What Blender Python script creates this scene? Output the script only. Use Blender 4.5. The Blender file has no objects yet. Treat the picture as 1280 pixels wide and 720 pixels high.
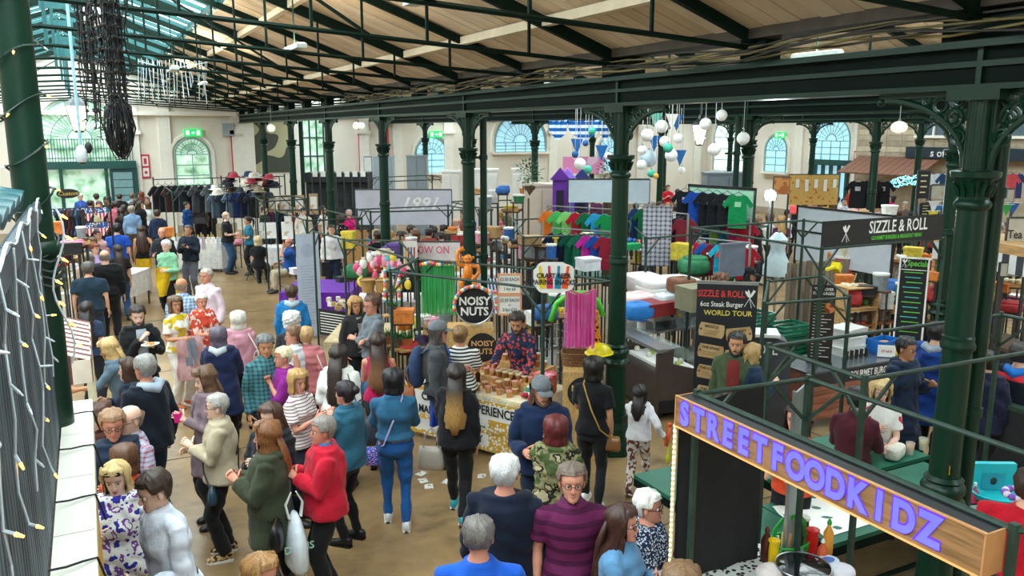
import bpy,math,random
import numpy as np
from mathutils import Vector,Matrix,Euler
random.seed(7);RNG=np.random.RandomState(7)
SC=bpy.context.scene;COL=SC.collection
PI=math.pi
# ------------------------------------------------------------ camera, world, light, exposure
CAMH=4.05;FPX=1030.0;PITCH=0.18898;YAW=math.radians(27.03)
cam_d=bpy.data.cameras.new('camera');cam=bpy.data.objects.new('camera',cam_d);COL.objects.link(cam)
cam.location=(0,0,CAMH);cam.rotation_euler=(PI/2-PITCH,0,-YAW)
cam_d.sensor_width=36;cam_d.lens=FPX/1280*36;cam_d.clip_start=.05;cam_d.clip_end=300
SC.camera=cam
wd=bpy.data.worlds.new('sky');SC.world=wd;wd.use_nodes=True
nt=wd.node_tree;bg=nt.nodes['Background']
sky=nt.nodes.new('ShaderNodeTexSky');sky.sky_type='NISHITA';sky.sun_disc=False;sky.sun_elevation=math.radians(50);sky.sun_rotation=2.4;sky.air_density=1.5;sky.dust_density=3
nt.links.new(sky.outputs[0],bg.inputs[0]);bg.inputs[1].default_value=.28
SKYLIGHT_EMIT=6.2      # glow of the roof panes in place of daylight, added ones included
WINDOW_EMIT=1.05
SC.view_settings.view_transform='Standard';SC.view_settings.look='None';SC.view_settings.gamma=1
SC.view_settings.use_curve_mapping=False;SC.view_settings.exposure=.12
SC.cycles.max_bounces=6;SC.cycles.diffuse_bounces=3;SC.cycles.glossy_bounces=2;SC.cycles.transparent_max_bounces=8
SC.cycles.use_denoising=True;SC.cycles.caustics_reflective=False;SC.cycles.caustics_refractive=False
SC.cycles.sample_clamp_indirect=4
# ------------------------------------------------------------ pixel -> real place on a known plane
_cy,_sy,_cp,_sp=math.cos(YAW),math.sin(YAW),math.cos(PITCH),math.sin(PITCH)
def ray(px,py):
    u=px-640;v=py-360
    f=FPX*_cp -v*_sp;d=-(FPX*_sp +v*_cp)
    return Vector((u*_cy +f*_sy,f*_cy -u*_sy,d))
def aZ(px,py,z):
    r=ray(px,py);t=(z-CAMH)/r.z;return Vector((r.x*t,r.y*t,z))
def aX(px,py,x):
    r=ray(px,py);t=x/r.x;return Vector((x,r.y*t,CAMH+r.z*t))
def aY(px,py,y):
    r=ray(px,py);t=y/r.y;return Vector((r.x*t,y,CAMH+r.z*t))
# ------------------------------------------------------------ materials
_M={}
def srgb(c):
    if isinstance(c,str):
        c=tuple(int(c[i:i+2],16)/255 for i in (0,2,4))
    return tuple(((x/12.92)if x <= .04045 else ((x+.055)/1.055)**2.4)for x in c[:3])+(1,)
def mat(c,rough=.6,metal=0,var=.12,scale=6,bump=0,bscale=60,kind='noise',c2=None,emit=0,spec=.5,trans=0,alpha=1,arg=None,sheen=0):
    key=(c,rough,metal,var,scale,bump,bscale,kind,c2,emit,spec,trans,alpha,arg,sheen)
    if key in _M:return _M[key]
    m=bpy.data.materials.new('%s_%s' %(kind,c));m.use_nodes=True;_M[key]=m
    T=m.node_tree;N=T.nodes;L=T.links;b=N['Principled BSDF']
    col=srgb(c);b.inputs['Roughness'].default_value=rough;b.inputs['Metallic'].default_value=metal
    b.inputs['Specular IOR Level'].default_value=spec
    if sheen:b.inputs['Sheen Weight'].default_value=sheen
    tc=N.new('ShaderNodeTexCoord');O=tc.outputs['Object']
    def node(t,**k):
        n=N.new(t)
        for a,v in k.items():
            if a in n.inputs:n.inputs[a].default_value=v
            else:setattr(n,a,v)
        return n
    def noise(s,det=3,vec=O):
        n=node('ShaderNodeTexNoise');n.inputs['Scale'].default_value=s;n.inputs['Detail'].default_value=det;L.new(vec,n.inputs['Vector']);return n
    def mapped(sx,sy,sz,rot=(0,0,0)):
        n=N.new('ShaderNodeMapping');n.inputs['Scale'].default_value=(sx,sy,sz);n.inputs['Rotation'].default_value=rot;L.new(O,n.inputs['Vector']);return n.outputs[0]
    def ramp(fac,stops,interp='LINEAR'):
        r=N.new('ShaderNodeValToRGB');r.color_ramp.interpolation=interp
        e=r.color_ramp.elements
        while len(e)<len(stops):e.new(.5)
        for k,(p,cc)in enumerate(stops):e[k].position=p;e[k].color=cc
        L.new(fac,r.inputs[0]);return r.outputs[0]
    def mix(f,a,bb):
        n=node('ShaderNodeMix',data_type='RGBA')
        if isinstance(f,float):n.inputs[0].default_value=f
        else:L.new(f,n.inputs[0])
        for s,v in ((6,a),(7,bb)):
            if isinstance(v,tuple):n.inputs[s].default_value=v
            else:L.new(v,n.inputs[s])
        return n.outputs[2]
    def k(f):return tuple(min(1,x*f)for x in col[:3])+(1,)
    C2=srgb(c2)if c2 else k(.5)
    out=None
    if kind == 'noise':
        if var:out=ramp(noise(scale).outputs[0],[(.3,k(1-var)),(.7,k(1+var))])
    elif kind == 'stripe':     # horizontal bands along z; arg = (axis, bands per metre, duty)
        ax,fr,du=arg
        sep=N.new('ShaderNodeSeparateXYZ');L.new(O,sep.inputs[0])
        a=node('ShaderNodeMath',operation='MULTIPLY');L.new(sep.outputs['XYZ'.index(ax)],a.inputs[0]);a.inputs[1].default_value=fr
        f=node('ShaderNodeMath',operation='FRACT');L.new(a.outputs[0],f.inputs[0])
        out=ramp(f.outputs[0],[(0,col),(du,C2)],'CONSTANT')
    elif kind == 'plaid':
        sep=N.new('ShaderNodeSeparateXYZ');L.new(O,sep.inputs[0]);outs=[]
        for q in ('X','Z'):
            a=node('ShaderNodeMath',operation='MULTIPLY');L.new(sep.outputs[q],a.inputs[0]);a.inputs[1].default_value=arg or 16
            f=node('ShaderNodeMath',operation='FRACT');L.new(a.outputs[0],f.inputs[0])
            g=node('ShaderNodeMath',operation='GREATER_THAN');L.new(f.outputs[0],g.inputs[0]);g.inputs[1].default_value=.6;outs.append(g.outputs[0])
        s=node('ShaderNodeMath',operation='ADD');L.new(outs[0],s.inputs[0]);L.new(outs[1],s.inputs[1])
        h=node('ShaderNodeMath',operation='MULTIPLY');L.new(s.outputs[0],h.inputs[0]);h.inputs[1].default_value=.45
        out=mix(h.outputs[0],col,C2)
    elif kind == 'blobs':      # flowers, camouflage, print: arg = (scale, threshold)
        s,th=arg
        out=ramp(noise(s,1).outputs[0],[(0,col),(th,C2)],'CONSTANT')
    elif kind == 'camo':
        a=ramp(noise(9,2).outputs[0],[(0,srgb('4b5a35')),(.45,srgb('8d8660')),(.55,srgb('2b2c24')),(.62,srgb('b3a684'))],'CONSTANT');out=a
    elif kind == 'floral':     # three colours
        s=arg or 14
        a=ramp(noise(s,2).outputs[0],[(0,srgb('38349a')),(.42,col),(.58,C2),(.66,col)],'CONSTANT');out=a
    elif kind == 'voro':
        v=N.new('ShaderNodeTexVoronoi');v.inputs['Scale'].default_value=arg or 30;L.new(O,v.inputs['Vector'])
        out=ramp(v.outputs['Distance'],[(.0,C2),(.42,col)],'CONSTANT')
    elif kind == 'wood':
        n1=noise(3,4,mapped(*(arg or (1,8,8))))
        out=ramp(n1.outputs[0],[(.35,k(.62)),(.5,col),(.68,k(1.25))])
    elif kind == 'floor':
        n1=noise(.55,6);n2=noise(7,6);n3=noise(2.1,4,mapped(1,1.7,1,(0,0,.5)))
        a=ramp(n1.outputs[0],[(.34,srgb('5e4a32')),(.5,srgb('8a6f4d')),(.68,srgb('b09066'))])
        bq=ramp(n2.outputs[0],[(.3,srgb('785f3e')),(.7,srgb('a5875c'))])
        d=ramp(n3.outputs[0],[(.55,(0,0,0,1)),(.72,(.55,.55,.55,1))])
        out=mix(.4,a,bq);out=mix(d,out,srgb('463826'))
    elif kind == 'hair':
        n1=noise(9,5,mapped(26,26,2))
        out=ramp(n1.outputs[0],[(.3,k(.5)),(.52,col),(.75,C2 if c2 else k(1.7))])
    elif kind == 'ombre':
        sep=N.new('ShaderNodeSeparateXYZ');L.new(O,sep.inputs[0]);n1=noise(9,5,mapped(26,26,2))
        lo,hi=arg
        mr=N.new('ShaderNodeMapRange');mr.inputs[1].default_value=lo;mr.inputs[2].default_value=hi;L.new(sep.outputs[2],mr.inputs[0])
        a=mix(mr.outputs[0],C2,col);sh=ramp(n1.outputs[0],[(.3,(.45,.45,.45,1)),(.7,(1,1,1,1))])
        mm=node('ShaderNodeMix',data_type='RGBA',blend_type='MULTIPLY');mm.inputs[0].default_value=1;L.new(a,mm.inputs[6]);L.new(sh,mm.inputs[7]);out=mm.outputs[2]
    elif kind == 'osb':
        v=N.new('ShaderNodeTexVoronoi');v.inputs['Scale'].default_value=1;L.new(mapped(60,22,22,(.5,.7,.3)),v.inputs['Vector'])
        hs=ramp(v.outputs['Color'],[(0,k(.72)),(.5,col),(1,k(1.22))]);out=hs
    elif kind == 'foliage':
        out=ramp(noise(2.2,6).outputs[0],[(.3,srgb('5d8f6a')),(.5,srgb('b9dcc0')),(.7,srgb('eef7f2'))])
    elif kind == 'peg':
        v=N.new('ShaderNodeTexNoise');v.inputs['Scale'].default_value=arg or 120;L.new(O,v.inputs['Vector'])
        out=ramp(v.outputs[0],[(.42,C2),(.6,col)])
    if out is not None:L.new(out,b.inputs['Base Color'])
    else:b.inputs['Base Color'].default_value=col
    if bump:
        bn=N.new('ShaderNodeBump');bn.inputs['Strength'].default_value=bump;bn.inputs['Distance'].default_value=.02
        L.new(noise(bscale,4).outputs[0],bn.inputs['Height']);L.new(bn.outputs[0],b.inputs['Normal'])
    if emit:
        if out is not None:L.new(out,b.inputs['Emission Color'])
        else:b.inputs['Emission Color'].default_value=col
        b.inputs['Emission Strength'].default_value=emit
    if trans:b.inputs['Transmission Weight'].default_value=trans
    if alpha<1:b.inputs['Alpha'].default_value=alpha
    m.diffuse_color=col
    return m
def cloth(c,**k):return mat(c,rough=.85,var=.14,scale=9,bump=.7,bscale=11,sheen=.1,spec=.2,**k)
def clothp(c,kind,c2=None,arg=None):return mat(c,rough=.85,kind=kind,c2=c2,arg=arg,bump=.6,bscale=11,spec=.2)
def plast(c,r=.35):return mat(c,rough=r,var=.04)
def metalm(c='9a9c9e',r=.35):return mat(c,rough=r,metal=.8,var=.08)
GREEN=mat('0a3023',rough=.32,var=.15,scale=3,spec=.35)
GREEND=mat('071712',rough=.6,var=.2,scale=3,spec=.12)
FRAME=mat('243a30',rough=.5,var=.3,scale=12)
BLACK=plast('141518',.5);WHITE=plast('eceae4',.5);STEEL=metalm('b8babb',.3);DSTEEL=metalm('55585a',.4)
PINE=mat('c79a63',rough=.6,kind='wood');OSB=mat('c89f62',rough=.7,kind='osb');DWOOD=mat('5d4633',rough=.6,kind='wood')
# ------------------------------------------------------------ mesh builder
class MB:
    def __init__(s):s.v=[];s.f=[];s.mi=[];s.k=0
    def add(s,vs,fs):
        o=len(s.v);s.v.extend([tuple(x)for x in vs]);s.f.extend([tuple(i+o for i in f)for f in fs]);s.mi.extend([s.k]*len(fs));return s
    def slot(s,k):s.k=k;return s
    def box(s,c,d,rz=0,M=None):
        x,y,z=d[0]/2,d[1]/2,d[2]/2
        vs=[Vector((sx*x,sy*y,sz*z))for sz in (-1,1)for sy in (-1,1)for sx in (-1,1)]
        R=M if M else Matrix.Rotation(rz,3,'Z');c=Vector(c)
        return s.add([R @ v +c for v in vs],[(0,2,3,1),(4,5,7,6),(0,1,5,4),(2,6,7,3),(0,4,6,2),(1,3,7,5)])
    def bx(s,x0,x1,y0,y1,z0,z1):return s.box(((x0+x1)/2,(y0+y1)/2,(z0+z1)/2),(abs(x1-x0),abs(y1-y0),abs(z1-z0)))
    def bar(s,p,q,w=.03,h=None):
        p,q=Vector(p),Vector(q);h=h or w;d=q-p;L=d.length
        if L<1e-6:return s
        z=d/L;up=Vector((0,0,1))if abs(z.z)<.95 else Vector((0,1,0));x=z.cross(up).normalized();y=x.cross(z)
        M=Matrix((x,y,z)).transposed();return s.box((p+q)/2,(w,h,L),M=M)
    def tube(s,pts,r,n=8,cap=True,closed=False):
        pts=[Vector(p)for p in pts];m=len(pts);rr=r if isinstance(r,(list,tuple))else [r]*m
        vs=[];pu=None
        for i,p in enumerate(pts):
            a=pts[(i-1)%m]if (closed or i)else p;b=pts[(i+1)%m]if (closed or i<m-1)else p
            t=(b-a);t=t.normalized()if t.length>1e-9 else Vector((0,0,1))
            if pu is None:pu=Vector((0,0,1))if abs(t.z)<.9 else Vector((1,0,0))
            x=t.cross(pu);x=x.normalized()if x.length>1e-6 else t.orthogonal().normalized()
            y=x.cross(t);pu=y
            e=rr[i]if isinstance(rr[i],(list,tuple))else (rr[i],rr[i])
            for k in range(n):
                a_=2*PI*k/n;vs.append(p+x*math.cos(a_)*e[0]+y*math.sin(a_)*e[1])
        fs=[];R=m if closed else m-1
        for i in range(R):
            for k in range(n):
                j=(i+1)%m;fs.append((i*n+k,i*n+(k+1)%n,j*n+(k+1)%n,j*n+k))
        if cap and not closed:fs += [tuple(range(n))[::-1],tuple((m-1)*n+k for k in range(n))]
        return s.add(vs,fs)
    def cyl(s,c,r,h,n=12,r2=None):c=Vector(c);return s.tube([c,c+Vector((0,0,h))],[r,r if r2 is None else r2],n)
    def lathe(s,c,prof,n=16,sx=1,sy=1):
        c=Vector(c);m=len(prof);vs=[]
        for r,z in prof:
            for k in range(n):a=2*PI*k/n;vs.append(c+Vector((r*math.cos(a)*sx,r*math.sin(a)*sy,z)))
        fs=[(i*n+k,i*n+(k+1)%n,(i+1)*n+(k+1)%n,(i+1)*n+k)for i in range(m-1)for k in range(n)]
        if prof[0][0]>1e-4:fs.append(tuple(range(n))[::-1])
        if prof[-1][0]>1e-4:fs.append(tuple((m-1)*n+k for k in range(n)))
        return s.add(vs,fs)
    def sph(s,c,r,n=10,m=7,sx=1,sy=1,sz=1):
        c=Vector(c);vs=[c+Vector((0,0,-r*sz))]
        for i in range(1,m):
            p=-PI/2+PI*i/m
            for k in range(n):a=2*PI*k/n;vs.append(c+Vector((r*math.cos(p)*math.cos(a)*sx,r*math.cos(p)*math.sin(a)*sy,r*math.sin(p)*sz)))
        vs.append(c+Vector((0,0,r*sz)));fs=[(0,1+(k+1)%n,1+k)for k in range(n)]
        for i in range(m-2):
            for k in range(n):fs.append((1+i*n+k,1+i*n+(k+1)%n,1+(i+1)*n+(k+1)%n,1+(i+1)*n+k))
        t=len(vs)-1;o=1+(m-2)*n;fs += [(t,o+k,o+(k+1)%n)for k in range(n)]
        return s.add(vs,fs)
    def prism(s,out,o,ux,uy,th):          # outline in the plane (ux,uy) at o, thickness th along ux x uy
        o,ux,uy=Vector(o),Vector(ux),Vector(uy);nn=ux.cross(uy).normalized()*th;m=len(out)
        a=[o+ux*p[0]+uy*p[1]for p in out];vs=a+[x+nn for x in a]
        fs=[tuple(range(m))[::-1],tuple(range(m,2*m))]+[(i,(i+1)%m,m+(i+1)%m,m+i)for i in range(m)]
        return s.add(vs,fs)
    def grid(s,f,nu,nv):
        vs=[f(i/nu,j/nv)for j in range(nv+1)for i in range(nu+1)]
        return s.add(vs,[(j*(nu+1)+i,j*(nu+1)+i+1,(j+1)*(nu+1)+i+1,(j+1)*(nu+1)+i)for j in range(nv)for i in range(nu)])
    def rbox(s,c,d,e=.35,n=20,m=10):
        c=Vector(c);q=lambda t:math.copysign(abs(t)**e,t);vs=[]
        for i in range(m+1):
            p=-PI/2+PI*i/m
            for k in range(n):a=2*PI*k/n;vs.append(c+Vector((d[0]/2*q(math.cos(p))*q(math.cos(a)),d[1]/2*q(math.cos(p))*q(math.sin(a)),d[2]/2*q(math.sin(p)))))
        return s.add(vs,[(i*n+k,i*n+(k+1)%n,(i+1)*n+(k+1)%n,(i+1)*n+k)for i in range(m)for k in range(n)])
    def mesh(s,name,mats,smooth=False):
        me=bpy.data.meshes.new(name);me.from_pydata(s.v,[],s.f)
        for m in (mats if isinstance(mats,(list,tuple))else [mats]):me.materials.append(m)
        if any(s.mi):me.polygons.foreach_set('material_index',s.mi)
        if smooth:
            me.polygons.foreach_set('use_smooth',[True]*len(s.f))
            if smooth != 2:me.set_sharp_from_angle(angle=.7)
        me.update();return me
    def ob(s,name,mats,par=None,smooth=False,loc=None):
        o=bpy.data.objects.new(name,s.mesh(name,mats,smooth));COL.objects.link(o)
        if par:o.parent=par
        if loc is not None:o.location=loc
        return o
def tag(o,label=None,cat=None,group=None,kind=None):
    if label:o['label']=label
    if cat:o['category']=cat
    if group:o['group']=group
    if kind:o['kind']=kind
    return o
def thing(name,label,cat,loc=(0,0,0),rz=0,group=None):
    o=bpy.data.objects.new(name,None);COL.objects.link(o);o.empty_display_size=.1
    o.location=loc;o.rotation_euler=(0,0,rz);return tag(o,label,cat,group)
def struct(o):return tag(o,kind='structure')
def dup(root,loc=None,rz=None,label=None,group=None,scale=None):
    r=root.copy();COL.objects.link(r)
    if loc is not None:r.location=loc
    if rz is not None:r.rotation_euler=(0,0,rz)
    if scale is not None:r.scale=(scale,)*3
    if label:r['label']=label
    if group:r['group']=group
    for ch in list(root.children):
        c=ch.copy();COL.objects.link(c);c.parent=r
        for g in list(ch.children):
            d=g.copy();COL.objects.link(d);d.parent=c
    return r
def clone(o,par=None,loc=None,rot=None,scale=None):
    c=o.copy();COL.objects.link(c)
    if par is not None:c.parent=par
    if loc is not None:c.location=loc
    if rot is not None:c.rotation_euler=rot
    if scale is not None:c.scale=scale
    return c
FONTS=[]
def text(name,body,M,size,material,par=None,ext=.002,bold=0,xs=1,align='CENTER',shear=0,res=2):
    cu=bpy.data.curves.new(name,'FONT');cu.body=body;cu.size=size;cu.extrude=ext;cu.offset=bold*size;cu.align_x=align;cu.align_y='CENTER';cu.shear=shear
    cu.resolution_u=res;cu.space_line=.85
    cu.materials.append(material);o=bpy.data.objects.new(name,cu);COL.objects.link(o)
    if par:o.parent=par
    o.matrix_local=M @ Matrix.Diagonal((xs,1,1,1));FONTS.append(o);return o
def facing(loc,nrm,up=(0,0,1)):          # matrix whose +Z looks along nrm, +Y is up: for flat print and lettering
    z=Vector(nrm).normalized();up=Vector(up);x=up.cross(z).normalized();y=z.cross(x)
    M=Matrix((x,y,z)).transposed().to_4x4();M.translation=Vector(loc);return M
# ============================================================ THE HALL
XR=[5.72,11.9,18.1,24.3];YF=35.5;XW=30.0;RX=-.34;EZ=4.9;SL=.36
fl=MB().bx(-7,XW,-4,YF+.1,-.1,0).ob('floor',mat('94806a',rough=.3,kind='floor',bump=.05,bscale=5,spec=.5));struct(fl)
# expansion joints in the concrete: dark recessed strips, proud by a hair
jm=mat('4a4036',rough=.8)
for y in (2.2,6.4,10.6,14.8,19,23.2,27.4):struct(MB().bx(-6,XW-.5,y-.008,y+.008,.0005,.003).ob('trim_1',jm))
for x in (.1,4.3,8.5,12.7,16.9):struct(MB().bx(x-.008,x+.008,-3,YF-.2,.0005,.003).ob('trim_1',jm))
WALLM=mat('efe6d8',rough=.8,var=.05,scale=.8);TRIMM=mat('f6f0e4',rough=.7,var=.03);STONE=mat('b5a58e',rough=.85,var=.2,scale=2,bump=.2)
OUT=mat('dfeee6',rough=.3,kind='foliage',emit=WINDOW_EMIT*.6);OUTW=mat('e8f4f6',rough=.2,emit=WINDOW_EMIT*.7);OUTB=mat('a9dcf2',rough=.2,emit=WINDOW_EMIT*.62)
w=MB().bx(-7,XW+.3,YF,YF+.3,0,7.3).ob('wall_far',WALLM);struct(w)
struct(MB().bx(XW,XW+.3,-4,YF,0,7.3).ob('wall_right',WALLM))
struct(MB().bx(-7.3,-7,-4,YF,0,7.3).ob('wall_left',WALLM))
struct(MB().bx(-7,XW,-4.3,-4,0,7.3).ob('wall_near',WALLM))
# far-wall pilasters, cornice and sunk panels
def wall_trim(fix,a,b,z0,z1,d,name='trim_2',m=TRIMM):
    mb=MB()
    if fix == 'Y':mb.bx(a,b,YF-d,YF,z0,z1)
    else:mb.bx(XW-d,XW,a,b,z0,z1)
    return struct(mb.ob(name,m))
for px in (168,208,298,312,372,455,497,560,582,690,720,800,870):
    x=aY(px,200,YF).x;wall_trim('Y',x-.22,x+.22,0,5.3,.12)
for px in (168,298,455,560,690,800):x=aY(px,200,YF).x;wall_trim('Y',x-.3,x+.3,3.9,4.05,.2)
wall_trim('Y',-7,XW,4.62,4.78,.22);wall_trim('Y',-7,XW,0,.3,.05,'baseboard_far',STONE)
for px in (940,1000,1075,1120,1135):y=aX(px,180,XW).y;wall_trim('X',y-.25,y+.25,0,5.2,.12)
wall_trim('X',-4,YF,4.6,4.76,.2);wall_trim('X',-4,YF,0,.3,.05,'baseboard_right',STONE)
FG=mat('1f4f4b',rough=.4,var=.1);FB=mat('86b0aa',rough=.4,var=.1)
WN=[0]
def arch_window(fix,c,r,h,m,fan=11,lights=3,name=None,barm=FB,sill=True):
    """round-headed window: c = centre of the springing line, r radius, h height of the straight part below"""
    WN[0]+= 1;nm=name or 'window_%d' %WN[0]
    U=Vector((1,0,0))if fix == 'Y' else Vector((0,1,0));Nn=Vector((0,-1,0))if fix == 'Y' else Vector((-1,0,0));Z=Vector((0,0,1));c=Vector(c)
    out=[(r*math.cos(PI*i/20),r*math.sin(PI*i/20))for i in range(21)]+[(-r,-h),(r,-h)]
    root=bpy.data.objects.new(nm,None);COL.objects.link(root);struct(root)
    s=-1 if fix == 'Y' else 1
    MB().prism(out,c+Nn*.02,U,Z,-.02*s).ob('pane',m,root)
    fr=MB();fr.tube([c+U*p[0]+Z*p[1]+Nn*.06 for p in out],.035,6,closed=True).ob('window_frame',barm,root)
    P=[c+U*.28*r*math.cos(PI*i/10)+Z*.28*r*math.sin(PI*i/10)+Nn*.05 for i in range(11)]
    MB().tube(P,.022,5).ob('fan_hub',barm,root)
    if fan:MB().tube([c+U*.66*r*math.cos(PI*i/14)+Z*.66*r*math.sin(PI*i/14)+Nn*.05 for i in range(15)],.014,4).ob('fan_ring',barm,root)
    for i in range(1,fan):
        a=PI*i/fan;MB().bar(c+Nn*.05+(U*math.cos(a)+Z*math.sin(a))*.28*r,c+Nn*.05+(U*math.cos(a)+Z*math.sin(a))*r,.022).ob('glazing_bar',barm,root)
    for i in range(1,lights):x=-r+2*r*i/lights;MB().bar(c+U*x+Nn*.05,c+U*x-Z*h+Nn*.05,.03).ob('glazing_bar',barm,root)
    for zz in [-h*k/3 for k in range(0,3)]:MB().bar(c-U*r+Z*zz+Nn*.05,c+U*r+Z*zz+Nn*.05,.035).ob('glazing_bar',barm,root)
    if sill:MB().box(c-Z*(h+.05)+Nn*.12,(2*r+.3,.24,.1)if fix == 'Y' else (.24,2*r+.3,.1)).ob('window_sill',TRIMM,root)
    # moulded surround
    o2=[((r+.16)*math.cos(PI*i/16),(r+.16)*math.sin(PI*i/16))for i in range(17)]
    MB().tube([c+U*(r+.16)-Z*h+Nn*.02]+[c+U*p[0]+Z*p[1]+Nn*.02 for p in o2]+[c-U*(r+.16)-Z*h+Nn*.02],(.09),5).ob('surround',TRIMM,root)
    return root
# fan light over the far doors, railings, transom and the doors themselves
fc=aY(100,174,YF);arch_window('Y',(fc.x,YF,fc.z),1.46,1.05,OUT,22,6,sill=False)
door_x0,door_x1=fc.x-1.55,fc.x+1.85
struct(MB().bx(door_x0,door_x1,YF-.3,YF-.02,2.62,2.9).ob('trim_3',FG))
d1=bpy.data.objects.new('door_1',None);COL.objects.link(d1);struct(d1)
MB().bx(door_x0+.1,door_x1-.9,YF-.03,YF-.01,0,2.6).ob('daylight_pane',mat('cfd8cf',rough=.3,kind='foliage',emit=.5),d1)
MB().bx(door_x1-.95,door_x1-.08,YF-.22,YF-.08,0,2.6).ob('door_leaf',mat('234a4c',rough=.4),d1)
for k in range(5):MB().bx(door_x1-.85,door_x1-.18,YF-.24,YF-.22,1.0+k*.3,1.27+k*.3).ob('pane',mat('7fa3a6',rough=.15),d1)
for x in (door_x0+.04,fc.x-.75,fc.x+.78,door_x1-.04):MB().bx(x-.06,x+.06,YF-.26,YF-.02,0,2.62).ob('door_post',FG,d1)
MB().bar((door_x1-.84,YF-.27,.95),(door_x1-.84,YF-.27,1.25),.03).ob('door_handle',STEEL,d1)
for k in range(34):
    x=door_x0+.1+k*(door_x1-door_x0-.2)/33
    if k<34:struct(MB().bar((x,YF-.2,2.9),(x,YF-.2,3.75),.022).ob('trim_4',FG))
# other windows
def arch_px(fix,px,pytop,pyspring,pybot,wpx,m,**k):
    f=(lambda a,b:aY(a,b,YF))if fix == 'Y' else (lambda a,b:aX(a,b,XW))
    c=f(px,pyspring);b=f(px,pybot);e1,e2=f(px-wpx/2,pyspring),f(px+wpx/2,pyspring)
    r=abs((e2-e1).x)/2 if fix == 'Y' else abs((e2-e1).y)/2
    c=Vector((c.x,YF,c.z))if fix == 'Y' else Vector((XW,c.y,c.z))
    return arch_window(fix,c,r,c.z-b.z,m,**k)
arch_px('Y',240,172,193,232,42,OUT,fan=14,lights=2)
x0,x1=aY(379,200,YF).x,aY(405,200,YF).x;zt,zb=aY(392,149,YF).z,aY(392,218,YF).z
w3=bpy.data.objects.new('window_30',None);COL.objects.link(w3);struct(w3)
MB().bx(x0,x1,YF-.04,YF-.02,zb,zt).ob('pane',OUT,w3)
for i in range(4):x=x0+(x1-x0)*i/3;MB().bx(x-.03,x+.03,YF-.1,YF-.03,zb,zt).ob('glazing_bar',FG,w3)
for i in range(4):z=zb+(zt-zb)*i/3;MB().bx(x0,x1,YF-.11,YF-.03,z-.03,z+.03).ob('glazing_bar',FG,w3)
MB().bx(x0-.1,x1+.1,YF-.2,YF,zb-.1,zb-.02).ob('window_sill',TRIMM,w3)
arch_px('Y',539,172,192,216,38,OUTB,fan=9,lights=2)
arch_px('Y',650,150,178,190,62,OUTB,fan=13,lights=5)
arch_px('Y',765,178,190,214,34,OUTB,fan=9,lights=2)
arch_px('X',914,150,172,214,40,OUTW,fan=7,lights=2)
arch_px('X',971,175,188,215,26,OUTB,fan=9,lights=2)
arch_px('X',1040,160,176,201,46,OUTB,fan=11,lights=4)
arch_px('X',1101,176,184,193,18,OUTW,fan=5,lights=2)
# side doors under the second fan light
pa,pb=aX(1022,203,XW),aX(1062,203,XW);yd0,yd1=min(pa.y,pb.y),max(pa.y,pb.y)
d2=bpy.data.objects.new('door_2',None);COL.objects.link(d2);struct(d2)
MB().bx(XW-.04,XW-.02,yd0,yd1,0,2.5).ob('daylight_pane',OUTB,d2);MB().bx(XW-.25,XW,yd0-.3,yd1+.3,2.5,2.75).ob('transom',FG,d2)
for k in range(5):y=yd0+(yd1-yd0)*k/4;MB().bx(XW-.2,XW,y-.05,y+.05,0,2.5).ob('door_post',FG,d2)
# ---- roof: beams, boards, skylights
BOARD=[mat(c,rough=.75,var=.12,scale=1.4)for c in ('dcc9ae','d0bc9e','e3d2b9')]
PURL=mat('ece0c4',rough=.7,var=.1,scale=3);GLASS=mat('e4f4fc',rough=.2,emit=SKYLIGHT_EMIT);GLASSB=mat('b9c4c2',rough=.3)
GBAR=mat('1f5f60',rough=.5,var=.1)
def slope(name,xe,xr,ze,zr,y0,y1,sky,detail=False):
    """one roof slope from the eaves (xe,ze) to the ridge (xr,zr); `sky` = share of the slope next to the ridge that is glazed"""
    c=bpy.data.objects.new(name,None);COL.objects.link(c);struct(c)
    P=lambda t,y,o=0:Vector((xe+(xr-xe)*t,y,ze+(zr-ze)*t+o))
    ts=1-sky;bw=.22;n=int((y1-y0)/bw);far=MB();rnd=random.Random(3)
    for i in range(n):
        a=y0+i*bw;b=a+bw-.014;o=rnd.uniform(-.006,.006)
        vs=[P(0,a,o),P(ts,a,o),P(ts,b,o),P(0,b,o)];vs += [v+Vector((0,0,.03))for v in vs]
        fs=[(0,1,2,3),(7,6,5,4),(0,4,5,1),(1,5,6,2),(2,6,7,3),(3,7,4,0)]
        if detail and a<26:MB().add(vs,fs).ob('roof_board',BOARD[rnd.randrange(3)],c)
        else:far.k=rnd.randrange(3);far.add(vs,fs)
    if far.v:tag(far.ob('roof_boards',BOARD,c),kind='stuff')
    MB().add([P(0,y0,.06),P(ts,y0,.06),P(ts,y1,.06),P(0,y1,.06),P(0,y0,.1),P(ts,y0,.1),P(ts,y1,.1),P(0,y1,.1)],[(0,1,2,3),(7,6,5,4),(0,4,5,1),(1,5,6,2),(2,6,7,3),(3,7,4,0)]).ob('roof_deck',GLASSB,c)
    for t in ((.16,.46,.72)if detail else (.3,.6)):
        if t<ts:MB().bar(P(t,y0,-.06),P(t,y1,-.06),.1,.1).ob('purlin',PURL,c)
    if sky:
        MB().add([P(ts,y0,.09),P(1,y0,.09),P(1,y1,.09),P(ts,y1,.09)],[(0,1,2,3)]).ob('skylight_pane',GLASS,c)
        mb=MB();k=0
        while y0+k*.75<y1:mb.bar(P(ts,y0+k*.75,.03),P(1,y0+k*.75,.03),.05,.08);k += 1
        tag(mb.ob('glazing_bars',GBAR,c),kind='stuff')
        for t in (ts+.02,ts+sky*.5):MB().bar(P(t,y0,.0),P(t,y1,.0),.06,.08).ob('skylight_rail',GBAR,c)
    return c
ZR=EZ+SL*(5.72-RX)
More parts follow.
